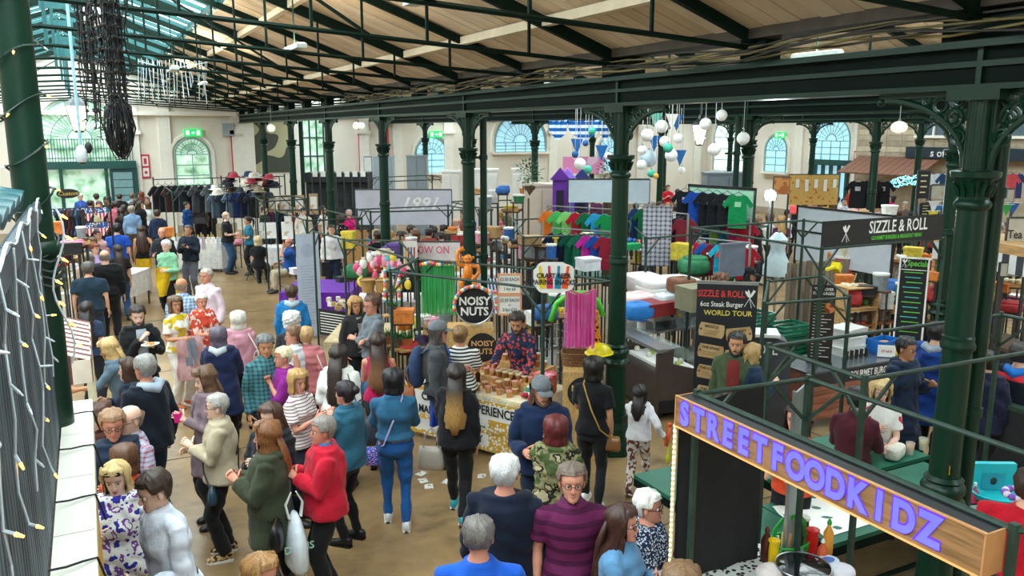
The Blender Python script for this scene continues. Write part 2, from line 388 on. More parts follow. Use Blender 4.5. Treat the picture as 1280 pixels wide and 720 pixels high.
GLN=mat('bfe6f8',rough=.2,emit=SKYLIGHT_EMIT)
slope('ceiling',5.6,RX,EZ+.05,ZR,-3.6,YF,.44,True)
slope('ceiling',-6.6,RX,EZ+.05,ZR,-3.6,YF,.62)
xs=XR+[XW]
for a,b in zip(xs[:-1],xs[1:]):
    m_=(a+b)/2;zr=EZ+SL*(b-a)/2
    slope('ceiling',a+.12,m_,EZ+.05,zr,-3.6,YF,.42);slope('ceiling',b-.12,m_,EZ+.05,zr,-3.6,YF,.42)  # glazing over these aisles is added to bring more light into the hall
TR=mat('0c231c',rough=.6,var=.2,scale=4,spec=.15);TRB=mat('1c5a5c',rough=.45,var=.15)
def truss(y,x0,x1,xr,zr,main,near):
    t=bpy.data.objects.new('roof_truss',None);COL.objects.link(t)
    tag(t,None,'roof truss','iron roof trusses')
    h=.15 if main else .1;z0=EZ-.02;tz=4.80
    for xe in (x0,x1):
        if xe is None:continue
        MB().bar((xe,y,z0),(xr,y,zr-.1),.07,h).ob('rafter',TR,t)
        tie=lambda x:tz+.06*abs(x-xe)
        xm=xr
        MB().tube([(xe,y,tz),(xm,y,tie(xm))],.026,6).ob('tie_rod',TR,t)
        if near:
            n=5 if abs(x1-x0)>8 else 3
            for k in range(1,n):
                x=xe+(xr-xe)*k/n;MB().bar((x,y,tie(x)),(x,y,z0+(zr-z0)*k/n-.05),.028).ob('hanger',TR,t)
            if main:MB().bar((xe+(xr-xe)*.5,y,tie(xe+(xr-xe)*.5)),(xr,y,zr-.3),.03).ob('brace',TR,t)
    if main and near:
        MB().bx(xr-.32,xr+.32,y-.05,y+.05,zr-.36,zr-.1).ob('ridge_plate',TRB,t)
        MB().bar((xr,y,zr-.5),(xr,y,tz+.06*abs(xr-(x1 or x0))),.05).ob('king_rod',TRB,t)
    return t
k=-2;nt_=0
while 3.83+2.25*k<YF:
    y=3.83+2.25*k;t=truss(y,-6.3,5.66,RX,ZR,k%2 == 0,True)
    k += 1
for bi,(a,b)in enumerate(zip(xs[:-1],xs[1:])):
    for k in range(0,8):truss(3.83+4.5*k,a,b,(a+b)/2,EZ+SL*(b-a)/2,k%2 == 0,bi == 0)
trs=sorted([o for o in COL.objects if o.name.startswith('roof_truss')],key=lambda o:o.children[0].data.vertices[0].co.y)
TC={}
for o in trs:
    x=o.children[0].data.vertices[0].co.x
    y_=o.children[0].data.vertices[0].co.y;b_=0 if x<5.69 else 1+min(range(4),key=lambda q:abs(xs[q]-x));NTH=['first','second','third','fourth','fifth','sixth','seventh','eighth','ninth','tenth','eleventh','twelfth','thirteenth','fourteenth','fifteenth','sixteenth','seventeenth','eighteenth']
    ct=TC.get(b_,0);TC[b_]=ct+1
    o['label']='iron roof truss %s, %s one counting from the camera' %(['over the wide left-hand aisle','just beyond the near girder','beyond the second girder','beyond the third girder','beyond the furthest girder'][b_],NTH[min(ct,17)])
    o['group']=['trusses of the wide aisle','trusses of the second aisle','trusses of the third aisle','trusses of the fourth aisle','trusses of the fifth aisle'][b_]
# ---- girders on the column rows
def girder(x,label,grp):
    t=thing('girder',label,'girder')
    mb=MB();mb.bx(x-.05,x+.05,-3.9,YF-.05,4.36,4.64).ob('web',GREEND,t)
    MB().bx(x-.13,x+.13,-3.9,YF-.05,4.33,4.37).ob('flange',GREEN,t);MB().bx(x-.15,x+.15,-3.9,YF-.05,4.62,4.67).ob('flange',GREEN,t)
    MB().bx(x-.09,x+.09,-3.9,YF-.05,4.49,4.53).ob('moulding',GREEN,t)
    MB().bx(x-.19,x+.19,-3.9,YF-.05,4.88,4.99).ob('gutter',mat('4a4238',rough=.7,var=.3),t)
    k=-1
    while 3.83+4.5*k<YF:
        y=3.83+4.5*k;MB().bx(x-.1,x+.1,y-.3,y+.3,4.67,4.88).ob('shoe',GREEND,t)
        MB().bx(x-.1,x+.1,y+2.25-.16,y+2.25+.16,4.67,4.88).ob('shoe',GREEND,t)
        for s in (-1,1):MB().bx(x+s*.05,x+s*.085,y-.02,y+.02,4.37,4.62).ob('joint_plate',GREEN,t)
        k += 1
girder(XR[0],'large dark green iron girder on the nearest row of columns',None)
girder(XR[1],'hazy green girder on the second row of columns',None)
girder(XR[2],'girder on the third row of columns, beyond the balloon stall',None)
girder(XR[3],'girder on the furthest row of columns, nearest the right-hand wall',None)
# ---- columns
def column_proto():
    root=thing('iron_column','x','column')
    MB().lathe((0,0,0),[(.25,0),(.25,.12),(.22,.2),(.2,.34),(.165,.42),(.165,.5)],8).ob('base',GREEN,root)
    MB().lathe((0,0,0),[(.135,.45),(.128,.9),(.125,1.22)],20).ob('lower_shaft',GREEN,root,1)
    MB().lathe((0,0,0),[(.125,1.15),(.16,1.17),(.175,1.2),(.16,1.235),(.14,1.25),(.14,1.28),(.158,1.3),(.165,1.33),(.15,1.36),(.13,1.38),(.145,1.4),(.12,1.43)],24).ob('base_ring',GREEN,root,1)
    MB().lathe((0,0,0),[(.112,1.4),(.104,2.42),(.1,3.5)],20).ob('shaft',GREEN,root,1)
    MB().lathe((0,0,0),[(.1,2.42),(.12,2.44),(.125,2.47),(.11,2.5),(.115,2.53),(.1,2.55)],24).ob('shaft_ring',GREEN,root,1)
    MB().lathe((0,0,0),[(.098,3.4),(.1,3.48),(.122,3.5),(.128,3.52),(.118,3.545),(.104,3.56),(.104,3.6),(.112,3.64),(.135,3.7),(.165,3.72),(.168,3.76),(.15,3.765)],24).ob('capital',GREEN,root,1)
    lf=MB()
    for i in range(12):
        a=2*PI*i/12;d=Vector((math.cos(a),math.sin(a),0));lf.tube([d*.106+Vector((0,0,3.58)),d*.118+Vector((0,0,3.63)),d*.15+Vector((0,0,3.68))],[.016,.02,.008],5)
    tag(lf.ob('leaf_ornament',GREEN,root,1),kind='stuff')
    mb=MB();mb.lathe((0,0,0),[(.085,3.74),(.082,4.33)],12)
    for i in range(8):a=2*PI*i/8;mb.tube([(.083*math.cos(a),.083*math.sin(a),3.76),(.083*math.cos(a),.083*math.sin(a),4.3)],.012,4)
    mb.ob('upper_shaft',GREEN,root,1);MB().bx(-.13,.13,-.2,.2,4.26,4.33).ob('cap_plate',GREEN,root)
    for s in (-1,1):
        br=MB();P=[]
        for i in range(11):
            a=PI/2*i/10;P.append((0,s*(.1+.72*(1-math.cos(a))),3.78+.5*math.sin(a)))
        br.tube(P,[(.028,.02)]*11,6)
        def ring(y,z,r,w=.014):br.tube([(0,s*(y+r*math.cos(2*PI*i/12)),z+r*math.sin(2*PI*i/12))for i in range(12)],w,5,closed=True)
        ring(.165,4.0,.055);ring(.21,4.14,.07);ring(.33,4.235,.055);ring(.19,4.265,.045);ring(.45,4.275,.035);ring(.21,4.14,.03);ring(.165,4.0,.02)
        br.bar((0,s*.08,4.31),(0,s*.86,4.31),.05,.035);br.sph((0,s*.86,4.27),.035,8,5);br.bar((0,s*.09,3.8),(0,s*.09,4.3),.02)
        br.bar((0,s*.12,4.06),(0,s*.3,4.3),.014);br.bar((0,s*.25,4.07),(0,s*.12,4.28),.014)
        br.ob('bracket',GREEN,root,1)
    return root
cp=column_proto();first=True
nm=['nearest','second','third','fourth','fifth','sixth','seventh']
n1=['thickest green iron column, at far right behind the lit sign','green iron column in the centre, beside the noisy nuts stall','green iron column behind the orange monkey, with a drainpipe close beside it','slim green column standing in front of the white 1991 banner','green column between the white 1991 banner and the hanging prints','green column behind the row of hanging prints, fifth from the right in its row','small green column furthest left in the row, near the hat stall']
for i in range(7):
    c=cp if i == 0 else dup(cp);c.location=(XR[0],3.83+4.5*i,0);c['label']=n1[i]
n2={1:'second-row green column mostly hidden behind the thickest column',2:'bluish green column on the right of the hanging black t-shirts',3:'hazy green column just behind the central column',4:'hazy green column left of the white awning sheet and wooden cabins',5:'second-row green column hidden behind the orange monkey column',6:'thin hazy green column in front of the small arched window'}
for i in range(1,7):c=dup(cp,(XR[1],3.83+4.5*i,0));c['label']=n2[i]
n3=['dark green column rising behind the white screen and blue fairy lights','third-row column behind the column beside the black t-shirts','third-row column among the white paper lanterns','third-row column behind the bunting of the lantern stall']
for i in range(4):c=dup(cp,(XR[2],14.9+4.5*i,0));c['label']=n3[i]
n4=['teal column in front of the striped stone wall by the brown awning','thin green column in front of the right-hand fan window','far column just right of the bluish column','far column among the hanging lanterns, nearest the corner']
for i in range(4):c=dup(cp,(XR[3],18.3+4.5*i,0));c['label']=n4[i]
def drain(x,y,lab):
    t=thing('drainpipe',lab,'pipe',(x,y,0))
    MB().tube([(0,0,0),(0,0,4.33)],.06,10).ob('pipe',GREEN,t,1)
    for z in (.5,1.9,3.6):MB().bx(-.3,.02,-.02,.02,z-.02,z+.02).ob('bracket',GREEN,t);MB().cyl((0,0,z-.04),.075,.08,10).ob('collar',GREEN,t,1)
drain(5.98,3.83,'dark drainpipe standing right behind the thickest column');drain(6.0,12.83,'slim green drainpipe beside the column behind the orange monkey')
drain(6.02,26.33,'thin drainpipe beside the column among the hanging prints');drain(11.6,12.83,'drainpipe on the left side of the column beside the black t-shirts')
# left foreground column wrapped with lights
lc=thing('iron_column','green column at far left wrapped in strings of small warm lights','column',(-.31,5.66,0))
MB().lathe((0,0,0),[(.25,0),(.25,.12),(.2,.34),(.16,.5)],8).ob('base',GREEN,lc)
MB().lathe((0,0,0),[(.11,.45),(.1,3),(.093,5),(.088,6.9)],24).ob('shaft',GREEN,lc,1)
MB().lathe((0,0,0),[(.1,3.3),(.125,3.33),(.125,3.37),(.1,3.4)],20).ob('shaft_ring',GREEN,lc,1)
CABLE=mat('0f2a22',rough=.5);BULB=mat('ffb04a',rough=.3,emit=5);BULBC=mat('e8eef4',rough=.2);WIREW=plast('c9d3da',.4)
fp=thing('fairy_lights','string of small lights wound round the green column at far left','fairy lights',(-.31,5.66,0))
pts=[];T=150;rnd=random.Random(5)
for i in range(T):
    a=i*.42;z=3.1+i*.0195+.02*math.sin(i*.9);pts.append((.118*math.cos(a),.118*math.sin(a),z))
MB().tube(pts,.007,4,cap=False).ob('cable',CABLE,fp)
for i in range(3,T,4):
    p=Vector(pts[i]);d=Vector((p.x,p.y,rnd.uniform(-.12,.02))).normalized()
    b=MB();b.tube([p,p+d*.03],.006,5).ob('bulb_holder',CABLE,fp)
    MB().tube([p+d*.03,p+d*.055],[.007,.003],6).ob('bulb',BULB if i%3 else BULBC,fp)
for z in (3.15,3.2,3.24,3.3):
    q=[(.125*math.cos(t*.4)*(1+.1*math.sin(t)),.125*math.sin(t*.4),z+.02*math.sin(t*1.3))for t in range(17)];MB().tube(q,.011,5).ob('cable',CABLE,fp)
# fill lamps at tie-rod level, most of them added to brighten the roof boards
for j,(x,y)in enumerate(((2.4,6.1),(2.4,10.6),(1.4,15.1),(2.4,19.6),(2.4,26.3),(-2.6,8.3),(-2.6,17.3),(8.8,8.3),(8.8,16),(15,12.8),(15,21.8),(21.2,20))):
    t=thing('roof_lamp','roof lamp shining up at the boards, %s' %(['nearest of the wide aisle','second of the wide aisle','bright one near the middle of the wide aisle','fourth of the wide aisle','furthest of the wide aisle','near one left of the ridge','far one left of the ridge','near one beyond the girder','far one beyond the girder','near one in the third aisle','far one in the third aisle','the one in the last aisle'][j]),'lamp',(x,y,5.02))
    MB().bx(-.06,.06,-.4,.4,0,.05).ob('housing',mat('c9d4cc',rough=.4),t);MB().bx(-.045,.045,-.38,.38,.05,.06).ob('tube',mat('fff2d8',emit=6),t);MB().bar((0,0,.06),(0,0,.9),.015).ob('rod',TR,t)
    l=bpy.data.lights.new('roof_light','AREA');l.shape='RECTANGLE';l.size=.12;l.size_y=.8;l.energy=38;l.color=(1,.87,.68);lo=bpy.data.objects.new('roof_light',l);COL.objects.link(lo);lo.parent=t;lo.location=(0,0,.07);lo.rotation_euler=(PI,0,0)
# cables lying on the near girder and the grey cable loop
for j in range(7):
    q=[(5.45+.02*j+.05*math.sin(y*.9+j),y,4.71+.015*j+.05*math.sin(y*1.7+j*1.3)+(.0 if y%4.5>1 else .03))for y in np.arange(1.5,20,.5)]
    tag(MB().tube(q,.011,5).ob('cable',mat(['2a2720','6b6238','3a352c','8d8250'][j%4],rough=.6)),['black','yellowish','dark brown','pale yellow','thin black','olive','brown'][j]+' cable running loosely along the top of the near girder','cable','cables on the near girder')
# ============================================================ PEOPLE
BAKE=[]          # (object, voxel, smooth, fold amplitude, extra mesh)
SKIN={'l':'e3b094','p':'efc4ad','t':'c98f6c','d':'6d4630','r':'d9967c','m':'b07c58'}
HP=np.array([(-.118,.018,.066,.034),(-.108,.036,.083,.005),(-.088,.049,.087,-.022),(-.06,.058,.084,-.048),(-.03,.067,.083,-.07),(0,.073,.08,-.088),(.03,.076,.088,-.098),(.06,.075,.081,-.096),(.088,.063,.06,-.082),(.106,.042,.034,-.056),(.117,.02,.01,-.03),(.12,.002,-.008,-.012)])
def hprof(z):
    return [float(np.interp(z,HP[:,0],HP[:,i]))for i in (1,2,3)]
def ell(z,a,o=0):
    w,f,b=hprof(z);w += o;f += o;b -= o
    x=w*math.cos(a);s=math.sin(a);m=.0
    y=(f if s>0 else -b)*s
    return x,y
def build_head(mb,X,fem,lod):
    """skin 0, eye white 1, iris/brow 2, lips 3"""
    nr,nc=(22,28)if lod else (12,14)
    vs=[]
    for i in range(nr):
        z=-.118+.238*(i/(nr-1))**.92 if i else -.118
        for k in range(nc):
            a=2*PI*k/nc;x,y=ell(z,a)
            if y>.03:
                y -= .012*math.exp(-((abs(x)-.031)/.014)**2-((z-.002)/.014)**2)*1.0
                y += .006*math.exp(-((abs(x)-.04)/.02)**2-((z+.035)/.02)**2)
                y += .005*math.exp(-(x/.02)**2-((z+.1)/.014)**2)
            vs.append((x,y,z))
    fs=[(i*nc+k,i*nc+(k+1)%nc,(i+1)*nc+(k+1)%nc,(i+1)*nc+k)for i in range(nr-1)for k in range(nc)]+[tuple(range(nc))[::-1],tuple((nr-1)*nc+k for k in range(nc))]
    h=MB();h.add(vs,fs)
    n=8 if lod else 5
    h.tube([(0,.078,.016),(0,.086,-.008),(0,.096,-.028),(0,.092,-.038),(0,.078,-.044)],[.006,.008,.0115,.011,.006],n)
    if lod:
        for s in (-1,1):h.sph((s*.011,.086,-.035),.0085,6,4)
    for s in (-1,1):
        h.sph((s*.077,-.008,-.008),.03,7,5,.28,.62,1.05)
        h.k=1;h.sph((s*.031,.068,.001),.0125,8,6)
        h.k=2;h.sph((s*.031,.0782,.0),.0068,6,4)
        h.tube([(s*.016,.086,.018),(s*.032,.0875,.023),(s*.049,.074,.018)],[.0022,.0028,.0015],4)
        h.k=0;h.tube([(s*.018,.078,.008),(s*.031,.0815,.0125),(s*.045,.072,.008)],.0035,4)
    h.k=3;h.tube([(-.023,.073,-.067),(-.01,.0855,-.064),(0,.0865,-.0655),(.01,.0855,-.064),(.023,.073,-.067)],[.002,.005,.0055,.005,.002]if fem else [.0015,.0035,.004,.0035,.0015],6)
    h.tube([(-.018,.076,-.073),(0,.0865,-.075),(.018,.076,-.073)],[.002,.0055,.002],6)
    for v,in zip(h.v,):pass
    o=len(mb.v);mb.v.extend([tuple(X @ Vector(v))for v in h.v]);mb.f.extend([tuple(i+o for i in f)for f in h.f]);mb.mi.extend(h.mi)
def build_hand(mb,X,side,curl,lod):
    h=MB();n=6 if lod else 4
    h.tube([(0,-.02,0),(0,.02,0),(0,.06,0),(0,.088,0)],[(.026,.016),(.034,.016),(.041,.014),(.038,.01)],8)
    def chain(p,d,L,r,c,ax):
        P=[Vector(p)];d=Vector(d).normalized()
        for i,l in enumerate(L):P.append(P[-1]+d*l);d=Matrix.Rotation(c,3,ax)@ d
        h.tube(P,[r,r*.98,r*.9,r*.7][:len(P)],n)
    for j,(x,L)in enumerate(((-.031,.06),(-.0105,.074),(.0105,.07),(.031,.055))):
        chain((x*side,.078,0),(x*.8*side,1,-.08),(L*.5,L*.3,L*.28),.0088,-curl*(.8+.1*j),'X')
    chain((-.03*side,.018,-.004),(-.8*side,.75,-.35),(.034,.03,.024),.0098,-curl*.35,'X')
    o=len(mb.v);mb.v.extend([tuple(X @ Vector(v))for v in h.v]);mb.f.extend([tuple(i+o for i in f)for f in h.f]);mb.mi.extend(h.mi)
def ik(S,W,l1,l2,hint):
    d=W-S;L=min(d.length,(l1+l2)*.995);d.normalize();W=S+d*L
    a=(l1*l1-l2*l2+L*L)/(2*L);h=math.sqrt(max(0,l1*l1-a*a));hp=(hint-d*hint.dot(d)).normalized()
    return S+d*a+hp*h,W
ARM={'down':((.05,.03,-.52),(.3,-1,0)),'bent':((-.02,.27,-.25),(.35,-.4,-1)),'hold':((-.1,.27,-.14),(.5,-.3,-1)),'chest':((-.15,.19,-.06),(.6,-.2,-1)),
       'reach':((-.02,.47,-.14),(.5,0,-1)),'low':((-.05,.36,-.38),(.4,-.3,-.6)),'pocket':((.03,.08,-.44),(1,-.8,0)),'up':((.02,.2,.38),(1,0,-.3)),
       'cross':((-.28,.22,-.22),(.8,-.1,-1)),'face':((-.13,.2,.1),(.7,0,-1)),'wide':((.2,.25,-.25),(.5,-.5,-1)),'lap':((-.08,.3,-.3),(.4,-.4,-.8)),'side':((.22,.02,-.42),(.3,-1,0)),'back':((-.08,-.16,-.38),(1,-.4,0)),'mouth':((-.15,.17,.12),(.7,0,-1))}
def smat(hexc,rough=.55):return mat(hexc,rough=rough,var=.07,scale=12,spec=.35)
LIPF,LIPM,EYEW=mat('b4545a',rough=.4),mat('b3705f',rough=.5),mat('e9e6e0',rough=.3)
def person(px,py,H,face,label,top=None,low=None,hair=None,skin='l',sex='f',pose='stand',arms=('down','down'),lean=0,look=(0,0),shoes='2a2a2c',
           build=1.0,near=1,acc=(),group=None,at=None,seat=.46,collar=None,inner=None,zshift=0):
    """top=(kind, material), low=(kind, material), hair=(style, hex); arms=(left,right) wrist targets; face: 0 to camera, 90 image right"""
    s=H/1.72;fem=sex == 'f';rnd=random.Random(int(px*7+py*13));B=build
    lr=math.radians(lean);hip=Vector((0,0,.92))if pose != 'sit' else Vector((0,0,seat/s+.09))
    dz=hip.z-.92
    def T(p):
        x,y,z=p;z -= .92;return Vector((x,y*math.cos(lr)+z*math.sin(lr),hip.z+z*math.cos(lr)-y*math.sin(lr)))
    sw=(.158 if fem else .182)*B;lod=near
    # ---- skeleton
    feet={'stand':((-.1,.02,0),(.1,-.02,0)),'walk':((-.08,.27,0),(.08,-.26,.05)),'walk2':((-.08,-.26,.05),(.08,.27,0)),'step':((-.1,.14,0),(.1,-.1,0)),'sit':((-.13,.42,0),(.13,.4,0)),'wide':((-.19,.05,0),(.17,-.05,0))}[pose]
    legs=[]
    for sd,(fx,fy,fz)in zip((-1,1),feet):
        Hj=Vector((sd*.088,0,hip.z-.02));A=Vector((fx,fy,.085+fz));K,A=ik(Hj,A,.43,.42,Vector((sd*.05,1,.3 if pose == 'sit' else 0)));legs.append((Hj,K,A,fz))
    arml=[]
    for sd,a in zip((-1,1),arms):
        if isinstance(a,str):w,hint=ARM[a]
        else:w,hint=a,(.4,-.4,-1)
        S=T((sd*sw,0,1.385));Wt=T((sd*(sw+w[0]),w[1],1.385+w[2]));E,Wp=ik(S,Wt,.285,.25,Vector((sd*hint[0],hint[1],hint[2])))
        arml.append((S,E,Wp))
    fr=[(.80,.07,.07),(.84,.155,.1),(.90,.172 if fem else .16,.12),(.97,.165 if fem else .158,.118),(1.07,.132 if fem else .15,.102),(1.17,.135 if fem else .155,.104),(1.27,.15 if fem else .172,.122 if fem else .114),(1.34,.152 if fem else .178,.112),(1.39,.13 if fem else .15,.094),(1.43,.095,.078),(1.465,.07,.064),(1.5,.055,.056)]
    def loft(mb,rings,o=0,n=20,bust=0):
        vs=[]
        for z,rx,ry in rings:
            for k in range(n):
                a=2*PI*k/n;x=(rx*B+o)*math.cos(a);y=(ry*(B*.6+.4)*(1.0 if B<1.1 else 1.08)+o)*math.sin(a)
                if bust and y>0:y += bust*math.exp(-((z-1.27)/.055)**2)*math.exp(-((abs(x)-.075)/.05)**2)
                if B>1.06 and y>0:y += (B-1)*.35*math.exp(-((z-1.05)/.12)**2)
                vs.append(T((x,y,z)))
        m=len(rings);fs=[(i*n+k,i*n+(k+1)%n,(i+1)*n+(k+1)%n,(i+1)*n+k)for i in range(m-1)for k in range(n)]+[tuple(range(n))[::-1],tuple((m-1)*n+k for k in range(n))]
        mb.add(vs,fs)
    # ---- place
    hl=math.radians(look[0]);hpch=math.radians(look[1]*.45)
    HC=T((0,.012,1.605));XH=Matrix.Translation(HC)@ Matrix.Rotation(-lr*.6,4,'X')@ Matrix.Rotation(-hl,4,'Z')@ Matrix.Rotation(-hpch,4,'X')@ Matrix.Scale(1.05,4)
    topP=XH @ Vector((0,-.01,.13))
    if at is None:Pw=aZ(px,py,topP.z*s+zshift)
    else:Pw=Vector((at[0],at[1],0))
    c=Vector((-Pw.x,-Pw.y,0)).normalized();rt=Vector((-c.y,c.x,0));fv=c*math.cos(math.radians(face))+rt*math.sin(math.radians(face));rz=math.atan2(-fv.x,fv.y)
    R=Matrix.Rotation(rz,3,'Z');off=R @ Vector((topP.x*s,topP.y*s,0))
    loc=Vector((Pw.x-off.x,Pw.y-off.y,zshift))if at is None else Vector((at[0],at[1],zshift))
    root=thing('person',label,'person',loc,rz,group);root.scale=(s,s,s)
    vox=.016 if near else .028
    # ---- body
    ck=.8 if top[0]not in ('tee','polo','vest','gilet','dress','blouse')else 1;b=MB();loft(b,fr,-.004,16,.0)
    b.tube([T((0,0,1.46)),T((0,.0,1.5)),T((0,.004,1.54)),XH @ Vector((0,-.015,-.07)),XH @ Vector((0,-.02,-.03))],[.06,.053,.052,.052,.05],12)
    for (S,E,Wp)in arml:
        b.tube([T((math.copysign(.07,(S-T((0,0,1.385))).x),0,1.41)),S,S.lerp(E,.5),E,E.lerp(Wp,.35),Wp],[.04,.05*B*ck,.043*B*ck,.036*ck,.038*ck,.024],10)
    for (Hj,K,A,fz)in legs:
        b.tube([Hj,Hj.lerp(K,.4),K,K.lerp(A,.3),K.lerp(A,.8),A],[.08,.072,.05,.052,.034,.034],10)
        b.tube([A+Vector((0,-.04,-.05)),A+Vector((0,.12,-.055))],[.03,.028],8)
    ex=MB();build_head(ex,XH,fem,lod)
    ex2=MB()
    for sd,(S,E,Wp)in zip((-1,1),arml):
        d=(Wp-E).normalized();pn=Vector((-sd,0,-.35));pn=(pn-d*pn.dot(d)).normalized();xax=d.cross(-pn).normalized();zz=-pn;Xm=Matrix((xax,d,zz)).transposed().to_4x4();Xm.translation=Wp
        build_hand(ex2,Xm,sd,.45 if max(abs(v)for v in (Wp-S))>.5 else .75,lod)
    o=len(ex.v);ex.v.extend(ex2.v);ex.f.extend([tuple(i+o for i in f)for f in ex2.f]);ex.mi.extend(ex2.mi)
    hx=hair[1]if hair else '6a5a4c'
    bo=b.ob('body',[smat(SKIN[skin]),EYEW,mat('33261d',rough=.5)if skin != 'x' else None,LIPF if fem else LIPM],root)
    BAKE.append((bo,vox,2,0,ex))
    # ---- lower garment
    lk,lm=low if low else ('trouser',cloth('26282e'))
    lg=MB();skinny=lk in ('skinny','leggings')
    if lk in ('trouser','skinny','leggings','shorts'):
        loft(lg,[(.80,.09,.08),(.84,.16,.108),(.90,.172,.122),(.96,.16,.11),(1.0,.12,.09)],.006)
        w=0 if skinny else .014;wl=.002 if skinny else .022
        for (Hj,K,A,fz)in legs:
            P=[Hj+Vector((0,0,.03)),Hj.lerp(K,.45),K,K.lerp(A,.3),K.lerp(A,.75),K.lerp(A,.98)];rr=[.09,.084+w*.6,.062+w,.061+w,.045+wl,.043+wl]
            if lk == 'shorts':P=P[:2]+[Hj.lerp(K,.9)];rr=[.09,.09,.085]
            lg.tube(P,rr,12)
        go=lg.ob('trousers' if lk != 'shorts' else 'shorts',lm,root);BAKE.append((go,vox,3,.008,None))
    elif lk == 'skirt':
        loft(lg,[(.60,.168,.13),(.72,.18,.135),(.90,.172,.122),(.96,.15,.11),(1.0,.12,.09)],.01)
        go=lg.ob('skirt',lm,root);BAKE.append((go,vox,3,.004,None))
    if lk in ('trouser','shorts','skinny')and near and not fem:
        bm=MB();P=[T((.16*B*math.cos(a),(.118*B)*math.sin(a),1.0))for a in np.linspace(0,2*PI,21)[:-1]];bm.tube(P,[(.02,.008)]*20,4,closed=True).ob('belt',BLACK,root)
    # ---- shoes
    sm=mat(shoes,rough=.45,var=.05)if isinstance(shoes,str)else shoes
    for (Hj,K,A,fz)in legs:
        sh=MB();rings=[(-.075,.02,.03,.055),(-.06,.036,.045,.06),(-.01,.04,.055,.065),(.05,.043,.042,.045),(.11,.048,.032,.035),(.16,.043,.026,.03),(.19,.02,.015,.022)]
        nn=10;vs=[]
        for y,rx,rz_,zc in rings:
            for k in range(nn):a=2*PI*k/nn;vs.append(Vector((rx*math.cos(a),y,max(.003,zc+rz_*math.sin(a)))))
        tl=-.5 if fz else 0;Rm=Matrix.Rotation(tl,3,'X');base=Vector((A.x,A.y,fz))
        m_=len(rings);sh.add([Rm @ v+base for v in vs],[(i*nn+k,i*nn+(k+1)%nn,(i+1)*nn+(k+1)%nn,(i+1)*nn+k)for i in range(m_-1)for k in range(nn)]+[tuple(range(nn))[::-1],tuple((m_-1)*nn+k for k in range(nn))])
        so=sh.ob('shoe',sm,root,2)
        if near and shoes not in ('1a1a1c',):
            MB().add([Rm @ Vector((rx*1.06*sg,y,z))+base for z in (0,.022)for sg in (-1,1)for y,rx,*_ in rings],[(i,i+1,7+i+1,7+i)for i in range(6)]+[(14+i+1,14+i,21+i,21+i+1)for i in range(6)]+[(i+1,i,14+i,14+i+1)for i in range(6)]+[(7+i,7+i+1,21+i+1,21+i)for i in range(6)]).ob('sole',WHITE if shoes not in ('2a2a2c','111214','3a2c24')else BLACK,so)
    # ---- upper garment
    tk,tm=top;zb,o,sl,rs={'tee':(.9,.014,.5,.068),'shirt':(.9,.014,1,.055),'polo':(.9,.018,.55,.07),'vest':(.9,.01,0,0),'jumper':(.9,.022,1,.062),'jacket':(.86,.032,1,.068),'coat':(.6,.036,1,.07),'parka':(.66,.045,1,.075),'gilet':(.88,.045,0,0),'puffer':(.86,.045,1,.08),'blouse':(.86,.028,.75,.066),'dress':(.5,.02,0,0),'crop':(1.02,.02,1,.06)}[tk]
    g=MB();rings=[r for r in fr if r[0]>zb+.03 and r[0]<1.46]
    ex0=.0 if zb>.8 else (.03 if tk == 'coat' else .02)
    r0=next(r for r in fr if r[0]>= max(zb,.9)-.001)
    rings=[(zb,max(r0[1],.172)+ex0+.006,max(r0[2],.126)+ex0+.006)]+([(zb+(.84-zb)*.6,.172+ex0*.5,.128+ex0*.5)]if zb<.8 else [])+[r for r in rings if r[0]>.86]+[(1.475,.066,.062)]
    rings=[(z,rx+.01*(z<1.0),ry+.012*(z<1.0))for z,rx,ry in rings]
    if tk in ('jacket','coat','parka','puffer','gilet','blouse','jumper'):rings=[(z,max(rx,.14+.01*(z<1.2)),max(ry,.11 if z<1.4 else ry))for z,rx,ry in rings]
    if tk in ('puffer','gilet'):
        rr=[]
        for a_,b_ in zip(rings[:-1],rings[1:]):
            n=max(1,int((b_[0]-a_[0])/.03))
            for i in range(n):t=i/n;z=a_[0]+(b_[0]-a_[0])*t;q=.009*math.cos(z*2*PI/.07);rr.append((z,a_[1]+(b_[1]-a_[1])*t+q,a_[2]+(b_[2]-a_[2])*t+q))
        rings=rr+[rings[-1]]
    loft(g,rings,o,24,.03 if fem else 0)
    for sd,(S,E,Wp)in zip((-1,1),arml):
        j=T((sd*.06,0,1.425))
        if sl == 0:g.tube([j,T((sd*sw*.8,0,1.39))],[.04,.05],12);continue
        P=[j,S,S.lerp(E,.5),E,E.lerp(Wp,.5),E.lerp(Wp,.93)];q=rs*B
        rr=[.04,q*.96,q*.95,q*.87,q*.82,q*.7]
        if sl <= .55:P=P[:2]+[S.lerp(E,.7)];rr=[.04,q*.92,q*1.02]
        elif sl<1:P=P[:4]+[E.lerp(Wp,.15)];rr=rr[:4]+[q*.8]
        if tk in ('puffer',):
            PP=[];r2=[]
            for i in range(len(P)-1):
                for t in (0,.33,.66):PP.append(P[i].lerp(P[i+1],t));r2.append(rr[i]+(rr[i+1]-rr[i])*t+.008*(1 if len(r2)%2 else -1))
            P,rr=PP+[P[-1]],r2+[rr[-1]]
        g.tube(P,rr,12)
    gn={'tee':'t_shirt','polo':'polo_shirt','vest':'sleeveless_top','gilet':'padded_gilet','puffer':'puffer_jacket','crop':'top'}.get(tk,tk)
    go=g.ob(gn,tm,root);BAKE.append((go,vox*.9,2,.005 if tk in ('tee','polo','vest','gilet','puffer')else .011,None))
